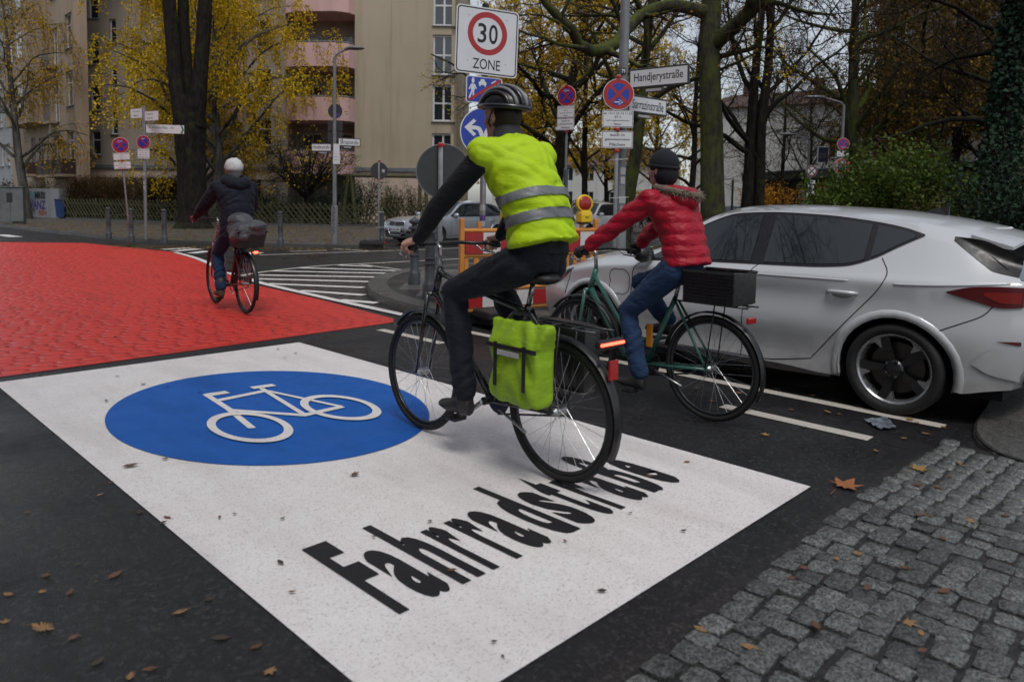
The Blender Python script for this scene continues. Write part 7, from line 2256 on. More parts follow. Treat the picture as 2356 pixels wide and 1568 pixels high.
# far house at the end of the cross street
fh_ = thing('far_house', 'pale house with dark windows far off between the yellow trees', 'building', (0, 0, 0))
F0, F1 = at2(1130, 95), at2(1560, 88)
LF = math.hypot(F1[0] - F0[0], F1[1] - F0[1])
op = [(1.5 + j * 2.6, 2.7 + j * 2.6, 1.2 + k * 3, 2.9 + k * 3) for j in range(int(LF / 2.6) - 1) for k in range(2)]
w10 = Wall(fh_, F0, F1, 0, 6.2, M_GABLE, open_=op)
for o in op: w10.window(*o, mull=1, sill=False)
mb = MB(); mb.add([w10.P(-.3, 6.1, -.4), w10.P(LF + .3, 6.1, -.4), w10.P(LF - 2, 8.6, 5), w10.P(2, 8.6, 5)], [(0, 1, 2, 3)]); mb.build('roof', M_ROOF, fh_)

# ---- unseen house left of the street, added to darken reflections and block skylight
oh = thing('unseen_house', 'unseen tan house with rows of windows, added left of the cycle street to darken reflections', 'building', (0, 0, 0))
op = [(1.5 + j * 3.1, 2.9 + j * 3.1, 1.2 + k * 3.1, 3.0 + k * 3.1) for j in range(14) for k in range(5)]
w12 = Wall(oh, (-12.5, -12), (-12.5, 33), 0, 17, M_TAN2, open_=op)
for o in op: w12.window(*o, mull=1, trans=.65)
# ---- graffiti wall and bins at the left
gw = thing('graffiti_wall', 'grey enclosure wall covered with turquoise and violet graffiti beside the hedge', 'wall', (0, 0, PAVE))
q0, q1 = at2(52, 43.0), at2(136, 42.0)
w11 = Wall(gw, q0, q1, 0, 1.65, M_PALE)
for k, (u0, u1, z0, z1, m_) in enumerate(((.2, .95, .95, 1.5, (.10, .30, .30)), (.95, 1.7, 1.05, 1.5, (.02, .02, .025)))):
    w11.box('paint_patch', basic('spray_%d' % k, m_, .7, var=.6, scale=9, dark=(.25, .26, .27)), u0, u1, z0, z1, .003 + k * .002, .006 + k * .002)
M_SPV = basic('violet_spray', (.06, .04, .22), .7); M_SPR = basic('orange_spray', (.35, .07, .04), .7)
def scrawl(word, u, z, w, h, mat, d):
    mb = MB(); put_text(mb, word, 0, 0, w, h, 0, .03)
    o = mb.build('graffiti', mat, gw); q = w11.P(u, z, -d); o.location = (q.x, q.y, q.z); o.rotation_euler = (0, 0, w11.rotz())
scrawl('WANZ', 1.1, .72, 1.5, .5, M_SPV, .012); scrawl('MATE', 1.45, 1.25, .8, .35, M_WELL, .014); scrawl('RSH', 1.6, .28, .6, .3, M_SPR, .012); scrawl('CVY', .75, .35, .6, .28, M_SBACK, .012)
bn = thing('blue_bin', 'blue wheeled bin in the gap beside the graffiti wall', 'bin', lp(lat_of(144, 42), 42, PAVE), -HEAD)
mb = MB(); mb.add([(-.22, -.25, .05), (.22, -.25, .05), (.22, .25, .05), (-.22, .25, .05), (-.28, -.3, 1.0), (.28, -.3, 1.0), (.28, .3, 1.0), (-.28, .3, 1.0)], [(3, 2, 1, 0), (0, 1, 5, 4), (1, 2, 6, 5), (2, 3, 7, 6), (3, 0, 4, 7), (4, 5, 6, 7)]); mb.build('tub', basic('blue_bin_plastic', (.02, .05, .16), .5), bn)
mb = MB(); mb.box((0, 0, 1.04), (.60, .66, .07), bev=.02); mb.build('lid', basic_once('bin_lid', (.02, .04, .12), .5), bn)
for sx in (-1, 1):
    mb = MB(); mb.lathe([(.09, -.02), (.09, .02)], c=(sx * .22, .27, .09), n=14, M=Matrix.Rotation(PI / 2, 3, 'Y')); mb.build('wheel', M_TYRE, bn)

# ---- lattice fence: crossed half-round slats, one by one
M_SLAT = basic('mossy_fence_slat', (0.060, 0.056, 0.022), .85, var=.5, scale=6, dark=(.026, .030, .010), rnd=.2)
FH = 1.02
slat_me = None
def lattice(x0, d0, x1, d1, label, step):
    a, b = lp(lat_of(x0, d0), d0, PAVE), lp(lat_of(x1, d1), d1, PAVE)
    L = (b - a).length; root = thing('lattice_fence', label, 'fence', a, math.atan2(b.y - a.y, b.x - a.x), 'lattice fence runs round the corner garden')
    global slat_me
    if slat_me is None:
        mb = MB(); vs = []; n = 5
        for z in (-.70, .70):
            for i in range(n + 1): vs.append((.028 * math.cos(PI * i / n), -.022 * math.sin(PI * i / n), z))
        m = n + 1
        mb.add(vs, [(i, i + 1, m + i + 1, m + i) for i in range(n)] + [(n, 0, m, m + n), tuple(range(m)), tuple(range(2 * m - 1, m - 1, -1))]); slat_me = mb.mesh('slat', M_SLAT)
    k = 0; u = .1
    while u < L - .1:
        for sg in (-1, 1):
            o = link('slat', slat_me, None, root); o.location = (u, -.03 if sg < 0 else .03, .08 + FH / 2 + rng.uniform(-.015, .015)); o.rotation_euler = (0, sg * R(40) + rng.uniform(-.02, .02), 0); o.scale = (1, 1, FH / 1.4 / math.cos(R(40)))
        u += step
    for z in (.32, .86):
        mb = MB(); mb.tube([(0, .0, z), (L, .0, z)], .026, 6); mb.build('rail', M_SLAT, root)
    for i in range(int(L / 2.4) + 2):
        uu = min(i * 2.4, L); mb = MB(); mb.lathe([(.05, 0), (.05, 1.12), (.02, 1.17)], c=(uu, .07, 0), n=8); mb.build('post', M_SLAT, root)
    mb = MB(); mb.box((L / 2, .02, .04), (L, .12, .12)); mb.build('kerb', M_KERB, root)
    return root
lattice(152, 40.2, 400, 36.4, 'dark lattice fence in front of the brown hedge', .26)
lattice(400, 36.4, 780, 36.0, 'mossy lattice fence between the thick tree and the street lamp', .26)
lattice(780, 36.0, 1060, 37.8, 'mossy lattice fence behind the silver car', .26)
# ---- play frame of round timbers in the garden
pf_ = thing('play_frame', 'frame of mossy round timbers standing in the garden behind the fence', 'frame', lp(lat_of(800, 39), 39, 0), -HEAD)
M_LOG = basic('mossy_log', (.085, .09, .03), .85, var=.6, scale=5, dark=(.04, .03, .018))
Wd = lat_of(970, 39) - lat_of(800, 39); zt = hgt(880, 405, 39)
for x, dx_ in ((0, -.35), (0.15, .25), (Wd - .1, -.1), (Wd + .15, .15)):
    mb = MB(); mb.tube([(x + dx_, 0, 0), (x, 0, zt)], .10, 10); mb.build('post', M_LOG, pf_, smooth=True)
mb = MB(); mb.tube([(-.3, 0, zt), (Wd + .6, 0, zt)], .10, 10); mb.build('beam', M_LOG, pf_, smooth=True)

# ================================================================== trees and shrubs
def bark_mat(name, col, dark, moss=None, moss_amt=0.5, scale=9.0):
    m, nt, b = new_mat(name)
    co = position(nt)
    mp = N(nt, 'ShaderNodeMapping'); mp.inputs['Scale'].default_value = (1, 1, .28); nt.links.new(co, mp.inputs[0])
    f = noise(nt, mp.outputs[0], scale, 6.0, .7)
    c = mix(nt, ramp(nt, f, [(.35, 0.0), (.65, 1.0)]), dark, col)
    if moss:
        mf = noise(nt, co, 2.2, 5.0, .65)
        nrm = N(nt, 'ShaderNodeNewGeometry').outputs['Normal']
        sep = N(nt, 'ShaderNodeSeparateXYZ'); nt.links.new(nrm, sep.inputs[0])
        up = ramp(nt, sep.outputs[2], [(0.45, 0.0), (0.9, 0.35)])
        ad = N(nt, 'ShaderNodeMath', operation='ADD'); nt.links.new(mf, ad.inputs[0]); nt.links.new(up, ad.inputs[1])
        c = mix(nt, ramp(nt, ad.outputs[0], [(.62 - moss_amt * .25, 0.0), (.80 - moss_amt * .2, .85)]), c, moss)
    nt.links.new(c, b.inputs['Base Color']); b.inputs['Roughness'].default_value = .9; b.inputs['Specular IOR Level'].default_value = .12
    bump(nt, b, f, 1.0, .09)
    return m
M_BARK = bark_mat('dark_bark', (0.026, 0.021, 0.018), (0.007, 0.006, 0.005), (0.035, 0.045, 0.014), .3)
M_MOSSB = bark_mat('mossy_bark', (0.075, 0.070, 0.045), (0.026, 0.024, 0.018), (0.085, 0.105, 0.020), .75)
M_BIRCHB = bark_mat('birch_bark', (0.16, 0.15, 0.14), (0.02, 0.018, 0.015), (0.05, 0.06, 0.02), .45, 3.0)
M_TWIG = basic('twigs', (0.026, 0.021, 0.017), .9, spec=.1)
M_TWIGR = basic('reddish_twigs', (0.044, 0.030, 0.024), .9, spec=.1)
def leaf_mat(name, cols, rough=.55, trans=.35):
    m, nt, b = new_mat(name)
    geo = N(nt, 'ShaderNodeNewGeometry')
    rnd = geo.outputs['Random Per Island']
    stops = [(i / max(len(cols) - 1, 1), c) for i, c in enumerate(cols)]
    c = ramp(nt, rnd, stops)
    big = noise(nt, geo.outputs['Position'], .8, 3.0)
    c = mix(nt, ramp(nt, big, [(.35, 0.0), (.7, .35)]), c, tuple(x * .7 for x in cols[0]))
    nt.links.new(c, b.inputs['Base Color']); b.inputs['Roughness'].default_value = rough; b.inputs['Specular IOR Level'].default_value = .2
    tr = N(nt, 'ShaderNodeBsdfTranslucent'); nt.links.new(c, tr.inputs['Color'])
    mx = N(nt, 'ShaderNodeMixShader'); mx.inputs[0].default_value = trans
    out = nt.nodes['Material Output']
    nt.links.new(b.outputs[0], mx.inputs[1]); nt.links.new(tr.outputs[0], mx.inputs[2]); nt.links.new(mx.outputs[0], out.inputs['Surface'])
    return m
M_LYEL = leaf_mat('yellow_birch_leaf', [(0.60, 0.37, 0.008), (0.72, 0.47, 0.010), (0.74, 0.53, 0.02), (0.52, 0.42, 0.02)])
M_LGOLD = leaf_mat('golden_leaf', [(0.46, 0.26, 0.010), (0.60, 0.36, 0.015), (0.40, 0.30, 0.02)])
M_LBRN = leaf_mat('brown_autumn_leaf', [(0.11, 0.06, 0.018), (0.24, 0.145, 0.018), (0.065, 0.042, 0.02), (0.36, 0.235, 0.015)])
M_LGRN = leaf_mat('green_bush_leaf', [(0.055, 0.10, 0.018), (0.09, 0.14, 0.022), (0.12, 0.155, 0.022), (0.035, 0.072, 0.014)])
M_LIVY = leaf_mat('ivy_leaf', [(0.018, 0.040, 0.022), (0.03, 0.06, 0.03), (0.012, 0.028, 0.018)], .75, .1)
M_LHEDGE = leaf_mat('brown_hedge_leaf', [(0.11, 0.055, 0.022), (0.16, 0.085, 0.03), (0.07, 0.045, 0.02), (0.09, 0.09, 0.03)])
M_LOLIVE = leaf_mat('olive_leaf', [(0.06, 0.075, 0.02), (0.10, 0.10, 0.03), (0.20, 0.16, 0.03)])
M_LORG = leaf_mat('orange_leaf', [(0.55, 0.22, 0.015), (0.62, 0.32, 0.02), (0.42, 0.16, 0.02)])

def unit(a): return a / np.maximum(np.linalg.norm(a, axis=-1, keepdims=True), 1e-9)
def tubes_np(P, Rr, n):
    B, K, _ = P.shape
    T = np.empty_like(P); T[:, 1:-1] = P[:, 2:] - P[:, :-2]; T[:, 0] = P[:, 1] - P[:, 0]; T[:, -1] = P[:, -1] - P[:, -2]
    T = unit(T)
    ref = np.where(np.abs(T[:, :1, 2:3]) > .8, np.array([1.0, 0, 0]), np.array([0, 0, 1.0]))
    U = unit(np.cross(T, np.broadcast_to(ref, T.shape))); W = np.cross(T, U)
    a = np.arange(n) * 2 * PI / n
    V = P[:, :, None, :] + (U[:, :, None, :] * np.cos(a)[None, None, :, None] + W[:, :, None, :] * np.sin(a)[None, None, :, None]) * Rr[:, :, None, None]
    i = np.arange(K - 1)[:, None] * n; j = np.arange(n)[None, :]; j2 = (j + 1) % n
    F = np.stack([i + j, i + j2, i + n + j2, i + n + j], -1).reshape(-1, 4)
    F = (F[None] + (np.arange(B) * K * n)[:, None, None]).reshape(-1, 4)
    return V.reshape(-1, 3), F
class Wood:
    def __init__(s): s.V = []; s.F = []; s.b = 0
    def add(s, V, F): s.V.append(V); s.F.append(F + s.b); s.b += len(V)
    def tubes(s, P, Rr, n): s.add(*tubes_np(P, Rr, n))
    def mesh(s, name, mat, smooth=True): return np_mesh(name, np.concatenate(s.V), np.concatenate(s.F), mat, smooth)
def spawn(g, P, Rr, c, length, ang, bias, K=5, wob=.25, rr=(.45, .7), t0=.2, rmin=.004, tip=.3, lat_end=.6):
    """children of a set of branches: P (B, K0, 3)"""
    B, K0, _ = P.shape
    idx = np.repeat(np.arange(B), c); M = len(idx)
    t = t0 + (1 - t0) * g.random(M) ** .85
    f = t * (K0 - 1); i = np.minimum(f.astype(int), K0 - 2); fr_ = (f - i)[:, None]
    p = P[idx, i] * (1 - fr_) + P[idx, i + 1] * fr_
    tan = unit(P[idx, i + 1] - P[idx, i])
    r = (Rr[idx, i] * (1 - fr_[:, 0]) + Rr[idx, i + 1] * fr_[:, 0])
    rnd = g.normal(size=(M, 3)); perp = unit(rnd - tan * (rnd * tan).sum(1, keepdims=True))
    a = np.radians(g.uniform(ang[0], ang[1], M))[:, None]
    d = tan * np.cos(a) + perp * np.sin(a)
    L = g.uniform(length[0], length[1], M) * (1 - lat_end * .5 * t)
    out = np.empty((M, K, 3)); out[:, 0] = p
    step = (L / (K - 1))[:, None]
    for k in range(1, K):
        d = unit(d + g.normal(size=(M, 3)) * wob + np.array([0, 0, bias]))
        out[:, k] = out[:, k - 1] + d * step
    r0 = np.maximum(r * g.uniform(rr[0], rr[1], M), rmin)
    R2 = r0[:, None] * np.linspace(1, tip, K)[None, :]
    return out, np.maximum(R2, rmin * .6)
def leaves_np(g, pts, size, hang=0.0, jit=.05, aspect=.62):
    M = len(pts)
    c = pts + g.normal(size=(M, 3)) * jit
    u = unit(g.normal(size=(M, 3)) + np.array([0, 0, -hang])); r = g.normal(size=(M, 3)); v = unit(np.cross(u, r))
    s = size * g.uniform(.6, 1.25, M)[:, None]
    n = np.cross(u, v) * s * .18
    V = np.stack([c, c + u * s * .5 + v * s * aspect * .5 + n, c + u * s, c + u * s * .5 - v * s * aspect * .5 + n], 1)
    F = np.arange(M * 4).reshape(-1, 4)
    return V.reshape(-1, 3), F
def along(g, P, n):
    """n random points on each branch"""
    B, K, _ = P.shape
    idx = np.repeat(np.arange(B), n); f = g.random(len(idx)) * (K - 1); i = np.minimum(f.astype(int), K - 2); t = (f - i)[:, None]
    return P[idx, i] * (1 - t) + P[idx, i + 1] * t
def resample(pts, rad, K):
    pts = np.array(pts, float); rad = np.array(rad, float)
    d = np.r_[0, np.cumsum(np.linalg.norm(np.diff(pts, axis=0), axis=1))]; s = np.linspace(0, d[-1], K)
    xs = [curve(list(zip(d, pts[:, k])))(s) for k in range(3)]
    return np.stack(xs, 1), np.interp(s, d, rad)
def stem(wood, pts, rad, K=16, n=14, knots=.06, seed=1):
    """trunk with an uneven, knobbly girth"""
    g = np.random.default_rng(seed)
    P, r = resample(pts, rad, K)
    V, F = tubes_np(P[None], r[None], n)
    V = V.reshape(K, n, 3)
    ph = g.random(4) * 6
    a = np.arange(n) * 2 * PI / n; z = np.arange(K)
    w = 1 + knots * (np.sin(3 * a[None] + ph[0] + z[:, None] * .35) * .6 + np.sin(5 * a[None] + ph[1] - z[:, None] * .6) * .4 + g.normal(size=(K, n)) * .35)
    w[0] *= 1.18
    V = P[:, None] + (V - P[:, None]) * w[:, :, None]
    wood.add(V.reshape(-1, 3), F)
    return P[None], r[None]
def finish_tree(root, trunk, bark, crown=None, twig=None, leaves=None, lmat=None):
    link('trunk', trunk.mesh('trunk', bark), None, root)
    if crown is not None: link('crown', crown.mesh('crown', twig or M_TWIG), None, root)
    if leaves is not None and len(leaves[0]): link('foliage', np_mesh('foliage', leaves[0], leaves[1], lmat), None, root)
def branchy(g, trunk, crown, LP, LR, c2=7, c3=7, c4=5, l2=(1.2, 2.6), l3=(.6, 1.4), l4=(.25, .6), bias=(.06, .03, .02), ang=(35, 70), wob=.22, rmin=.005):
    """secondary branches and two orders of twigs on limbs LP (B, K, 3)"""
    P2, R2 = spawn(g, LP, LR, c2, l2, ang, bias[0], 7, wob, (.4, .65), .25, .016)
    trunk.tubes(P2, R2, 5)
    P3, R3 = spawn(g, P2, R2, c3, l3, ang, bias[1], 5, wob * 1.2, (.4, .6), .2, .008)
    crown.tubes(P3, R3, 4)
    P4, R4 = spawn(g, P3, R3, c4, l4, (30, 70), bias[2], 4, wob * 1.3, (.5, .7), .15, rmin)
    crown.tubes(P4, R4, 3)
    return P2, P3, P4
def world_limb(x_dep_pts):
    """limb through sighted points (x, y, distance)"""
    return [tuple((np.array([0, 0, CAMH]) + ray(x, y) * d).tolist()) for x, y, d in x_dep_pts]

def tree_base(x, dep, z=PAVE): return lp(lat_of(x, dep), dep, z)

# ---- big mossy tree with the arm-like limb
g = np.random.default_rng(3)
root = thing('street_tree', 'large mossy tree with a thick limb bent out over the street signs', 'tree', (0, 0, 0), 0, 'trees at the junction')
tr, cr_ = Wood(), Wood()
D8 = 19.5
tp = world_limb([(1645, 640, D8), (1640, 470, D8), (1638, 300, D8), (1632, 120, D8), (1640, -60, D8), (1655, -260, D8 + .4)])
stem(tr, tp, [.37, .32, .285, .27, .24, .18], 22, 16, .05, 5)
limbs = [([(1628, 30, D8), (1565, 14, D8 - .5), (1490, 26, D8 - 1.2), (1440, 70, D8 - 2), (1405, 108, D8 - 2.6), (1365, 118, D8 - 3), (1335, 105, D8 - 3.3), (1318, 70, D8 - 3.6), (1285, 40, D8 - 3.8), (1262, 20, D8 - 4), (1235, -40, D8 - 4.2)], [.17, .16, .15, .145, .14, .135, .12, .11, .10, .085, .06]),
         ([(1640, 105, D8), (1690, 60, D8 - .6), (1760, -10, D8 - 1.4), (1840, -110, D8 - 2.4)], [.22, .19, .16, .10]),
         ([(1655, 130, D8), (1690, 122, D8 - .3), (1730, 112, D8 - .6), (1750, 95, D8 - .8), (1755, 72, D8 - .9)], [.07, .06, .055, .05, .03]),
         ([(1632, -60, D8), (1580, -160, D8 - 1), (1480, -260, D8 - 2)], [.15, .12, .08]), ([(1650, -100, D8), (1760, -220, D8 + 1), (1850, -300, D8 + 2)], [.13, .10, .06])]
LPs, LRs = [], []
for i, (pts, rad) in enumerate(limbs):
    P, r = stem(tr, world_limb(pts), rad, 18, 10, .05, 20 + i)
    P2, r2 = resample(P[0], r[0], 10); LPs.append(P2); LRs.append(r2)
LP, LR = np.stack(LPs), np.stack(LRs)
P2, P3, P4 = branchy(g, tr, cr_, LP, LR, 9, 7, 6, (1.2, 3.0), (.7, 1.6), (.3, .8), (.02, -.02, -.02), (30, 75))
finish_tree(root, tr, M_MOSSB, cr_, M_TWIGR, leaves_np(g, along(g, P4[::9], 1), .09), M_LORG)

def bare_tree(name, label, x, dep, lean, H, r0, limb_h, nl, seed, bark=M_BARK, leaf=None, lmat=None, twin=False, c=(7, 7, 5), ll=(3, 5), up=.10, ls=.09, az=None, z=PAVE, twig=None, tbias=.02, lang=(40, 62)):
    g = np.random.default_rng(seed)
    b = tree_base(x, dep, z)
    root = thing('street_tree', label, 'tree', b, 0, 'trees at the junction')
    tr, cr_ = Wood(), Wood()
    L = Vector((_rh[0], _rh[1], 0)) * lean
    trunks = [(0, 0)] + ([(r0 * 1.7, .25)] if twin else [])
    LPs, LRs = [], []
    for k, (ox, oy) in enumerate(trunks):
        o = Vector((_rh[0], _rh[1], 0)) * ox
        pts = [tuple(o + L * f + Vector((g.normal() * .05 * H * .1, g.normal() * .05 * H * .1, H * f - .05))) for f in (0, .15, .35, .55, .75, 1)]
        P, r = stem(tr, pts, [r0, r0 * .86, r0 * .75, r0 * .62, r0 * .45, r0 * .15], 20, 12, .05, seed + k)
        n = nl // len(trunks)
        for i in range(n):
            t = limb_h + (0.95 - limb_h) * (i + g.random()) / n
            j = t * 19; j0 = int(j); p = P[0, j0] * (1 - (j - j0)) + P[0, min(j0 + 1, 19)] * (j - j0)
            a = (az[0] + (az[1] - az[0]) * g.random()) if az else (i * 2.4 + g.random() * .8)
            el = np.radians(g.uniform(*lang)); d = np.array([math.cos(a) * math.sin(el), math.sin(a) * math.sin(el), math.cos(el)])
            ln = g.uniform(*ll) * (1.15 - .6 * (t - limb_h) / (1 - limb_h)); q = [p]; rr0 = max(r[0, j0] * g.uniform(.45, .65), .03)
            for s in range(7):
                d = unit(d + g.normal(size=3) * .16 + np.array([0, 0, up * (1 if s > 1 else -.3)])); q.append(q[-1] + d * ln / 7)
            Pq = np.array(q); Rq = rr0 * np.linspace(1, .22, 8)
            tr.tubes(Pq[None], Rq[None], 8); LPs.append(Pq); LRs.append(Rq)
    LP, LR = np.stack(LPs), np.stack(LRs)
    P2, P3, P4 = branchy(g, tr, cr_, LP, LR, *c, bias=(.05, tbias, tbias))
    lv = None
    if leaf: lv = leaves_np(g, np.concatenate([along(g, P4, leaf)]) if leaf >= 1 else along(g, P4[::int(1 / leaf)], 1), ls)
    finish_tree(root, tr, bark, cr_, twig or M_TWIG, lv, lmat or M_LGOLD)
    return root
bare_tree('t', 'twin-stemmed bare tree right of the big mossy trunk', 1708, 24.5, .4, 11, .22, .17, 18, 31, M_BARK, .05, M_LORG, True, (7, 6, 5), (3.5, 6.0), .07, lang=(38, 60), twig=M_TWIGR)
bare_tree('t', 'leaning mossy trunk with thin yellow foliage behind the lamp mast', 1432, 23, .9, 9.5, .25, .34, 12, 32, M_MOSSB, 3, M_LYEL, False, (6, 6, 4), (2.2, 4), .06, .09)
bare_tree('t', 'forked tree with sparse yellow leaves left of the lamp mast', 1258, 27, 1.6, 11, .26, .20, 16, 33, M_BARK, 1, M_LYEL, False, (7, 7, 5), (3.2, 6.2), .03, .075, tbias=-.01)
bare_tree('t', 'bare tree behind the green bush, with ochre leaves around it', 1962, 29, -.5, 12, .30, .18, 18, 34, M_MOSSB, 1, M_LBRN, False, (8, 7, 5), (3.5, 6), .06, .11)
bare_tree('t', 'slender bare tree behind the twin-stemmed one', 1585, 33, .2, 10, .17, .15, 14, 35, M_BARK, .1, M_LORG, False, (7, 6, 5), (2.5, 4), .10, twig=M_TWIGR)
bare_tree('t', 'thin bare tree in front of the off-white gabled house', 1790, 42, .2, 9, .14, .12, 14, 36, M_BARK, .05, M_LGOLD, False, (8, 7, 6), (2.5, 4.5), .10)
bare_tree('t', 'thin bare tree between the gabled house and the cross sign', 1860, 50, -.2, 10, .16, .10, 16, 37, M_BARK, None, None, False, (8, 7, 6), (3, 5.5), .10, twig=M_TWIGR)
for k, (x, d, s, lab) in enumerate(((1225, 44, 41, 'yellow tree behind the zone sign mast'), (1345, 40, 42, 'yellow tree between the two no-stopping signs'), (1390, 58, 43, 'far yellow tree behind the lamp mast'), (1180, 60, 44, 'far yellow tree at the end of the cross street'), (1500, 52, 45, 'far thin tree with few yellow leaves'))):
    bare_tree('t', lab, x, d, .3 * (-1) ** k, 13 if k < 2 else 12, .19, .16, 18, s, M_BARK, 6 if k in (0, 1, 3) else 3, M_LYEL if k % 2 == 0 else M_LGOLD, False, (6, 6, 4), (2.8, 4.8), .08, .15 if d < 50 else .2, tbias=-.03)
for k, (x, d, s, lab) in enumerate(((2085, 33, 51, 'ochre tree before the dark apartment block, left of the ivy trunk'), (2195, 30, 52, 'brown-leaved tree before the dark slatted shed'), (2040, 40, 53, 'brown-leaved tree nearest the dark block corner'), (2330, 27, 54, 'brown-leaved tree right of the ivy trunk'))):
    bare_tree('t', lab, x, d, .3 * (-1) ** k, 11, .20, .12, 20, s, M_BARK, 4, M_LBRN, False, (7, 6, 4), (2.5, 4.5), .06, .14, tbias=-.02)
# bare limbs reaching in from the right edge
bare_tree('t', 'dark bare tree at the right edge with long low branches', 2420, 19, -.6, 10, .28, .22, 16, 56, M_BARK, .1, M_LBRN, False, (7, 7, 5), (4, 6.5), .02, .08, lang=(50, 80))

# ---- ivy-clad trunk
g = np.random.default_rng(61)
b = tree_base(2280, 15.5)
root = thing('ivy_trunk', 'tree trunk wrapped in dark ivy behind the rear of the parked hatchback', 'tree', b, 0)
tr = Wood(); LX = Vector((_rh[0], _rh[1], 0))
pts = [tuple(LX * o + Vector((0, 0, z))) for o, z in ((0, -.1), (.02, 1.5), (.08, 3), (.22, 4.5), (.38, 6.5), (.5, 9))]
P, r = stem(tr, pts, [.30, .26, .24, .22, .18, .12], 20, 12, .05, 9)
Q, Rq = spawn(g, P, r, 12, (2.0, 4.0), (40, 75), .02, 8, .18, (.3, .5), .35, .03)
tr.tubes(Q, Rq, 6)
cr_ = Wood(); P3, R3 = spawn(g, Q, Rq, 9, (.6, 1.6), (35, 70), 0.0, 5, .3); cr_.tubes(P3, R3, 4); P4, R4 = spawn(g, P3, R3, 6, (.3, .7), (30, 70), 0, 4, .3); cr_.tubes(P4, R4, 3)
n = 6000; f = g.random(n) * 18.99; i = f.astype(int); base = P[0, i] + (P[0, i + 1] - P[0, i]) * (f - i)[:, None]
a = g.random(n) * 2 * PI; rad = (r[0, i] + g.random(n) ** 1.5 * .09 + .02)
V, F = leaves_np(g, base + np.stack([np.cos(a) * rad, np.sin(a) * rad, g.normal(size=n) * .05], 1), .11, .9, .02, .95)
finish_tree(root, tr, M_BARK, cr_, M_TWIG, (V, F), M_LIVY)

# ---- thick dark three-stemmed tree on the far pavement
g = np.random.default_rng(71)
DT = 31.0
root = thing('pavement_tree', 'thick dark tree splitting into three stems on the far pavement', 'tree', (0, 0, 0), 0)
tr, cr_ = Wood(), Wood()
stem(tr, world_limb([(446, 532, DT), (446, 500, DT), (443, 420, DT), (436, 320, DT), (434, 270, DT), (436, 225, DT)]), [.78, .60, .56, .60, .62, .55], 18, 20, .07, 1)
LPs, LRs = [], []
for i, (pts, rad) in enumerate((([(425, 300, DT), (412, 230, DT), (402, 150, DT), (393, 60, DT), (385, -60, DT), (370, -220, DT)], [.40, .32, .29, .27, .25, .18]), ([(432, 280, DT + .3), (430, 180, DT + .4), (424, 80, DT + .5), (420, -40, DT + .6), (430, -200, DT + .8)], [.32, .26, .23, .21, .15]), ([(446, 290, DT), (458, 200, DT), (464, 130, DT), (470, 40, DT), (478, -60, DT), (500, -200, DT)], [.40, .32, .29, .28, .25, .16]))):
    P, r = stem(tr, world_limb(pts), rad, 20, 14, .10, 80 + i); P2, r2 = resample(P[0][8:], r[0][8:], 8); LPs.append(P2); LRs.append(r2)
P2, P3, P4 = branchy(g, tr, cr_, np.stack(LPs), np.stack(LRs) * .35, 9, 6, 5, (1.5, 3), (.6, 1.2), (.3, .6), (.0, 0, 0))
finish_tree(root, tr, M_BARK, cr_)

# ---- weeping yellow birches
def birch(label, x, dep, H, r0, seed, nl, dens, spread, z=0.1, lean=.0, lmat=M_LYEL, hang=2.4, t_lo=.22, ls=.085):
    g = np.random.default_rng(seed)
    root = thing('birch_tree', label, 'tree', tree_base(x, dep, z), 0, 'yellow weeping birches by the buildings')
    tr, cr_ = Wood(), Wood(); LX = Vector((_rh[0], _rh[1], 0))
    pts = [tuple(LX * (lean * f + g.normal() * .06) + Vector((g.normal() * .05, g.normal() * .05, H * f - .05))) for f in (0, .12, .25, .4, .6, .8, 1)]
    P, r = stem(tr, pts, [r0, r0 * .85, r0 * .75, r0 * .65, r0 * .5, r0 * .3, r0 * .1], 20, 12, .06, seed)
    LPs, LRs = [], []
    for i in range(nl):
        t = t_lo + (.97 - t_lo) * (i + g.random()) / nl; j = t * 19; j0 = int(j)
        p = P[0, j0]; a = i * 2.4 + g.random(); el = np.radians(g.uniform(35, 60)); d = np.array([math.cos(a) * math.sin(el), math.sin(a) * math.sin(el), math.cos(el)])
        ln = spread * g.uniform(.7, 1.1) * (1.15 - .65 * t); q = [p]
        for s in range(9):
            d = unit(d + g.normal(size=3) * .12 + np.array([0, 0, -.13 if s > 2 else .05])); q.append(q[-1] + d * ln / 9)
        LPs.append(np.array(q)); LRs.append(max(r[0, j0] * .5, .03) * np.linspace(1, .2, 10))
    LP, LR = np.stack(LPs), np.stack(LRs); tr.tubes(LP, LR, 7)
    P2, R2 = spawn(g, LP, LR, 9, (.9, 2.0), (30, 70), -.06, 6, .2, (.35, .55), .2, .012); tr.tubes(P2, R2, 4)
    P3, R3 = spawn(g, P2, R2, 7, (.5 * hang, .85 * hang), (30, 80), -.75, 6, .10, (.4, .6), .2, .006, .4); cr_.tubes(P3, R3, 3)
    V, F = leaves_np(g, along(g, P3, dens), ls, .6, .07, .75)
    finish_tree(root, tr, M_BIRCHB, cr_, M_TWIG, (V, F), lmat)
birch('weeping yellow birch with pale trunk between the thick tree and the pink balconies', 496, 37.5, 12.0, .30, 101, 32, 16, 8.4, lean=.2, ls=.12)
birch('weeping yellow birch standing beside the left windows of the tan block', 452, 41, 13.0, .26, 102, 26, 11, 5.0, lean=-.2, lmat=M_LYEL, t_lo=.14, ls=.13)
birch('sparse ochre birch with leaning trunk before the warm tan house', 62, 40, 12.5, .26, 103, 20, 6, 4.8, lean=-1.2, lmat=M_LGOLD, ls=.12)

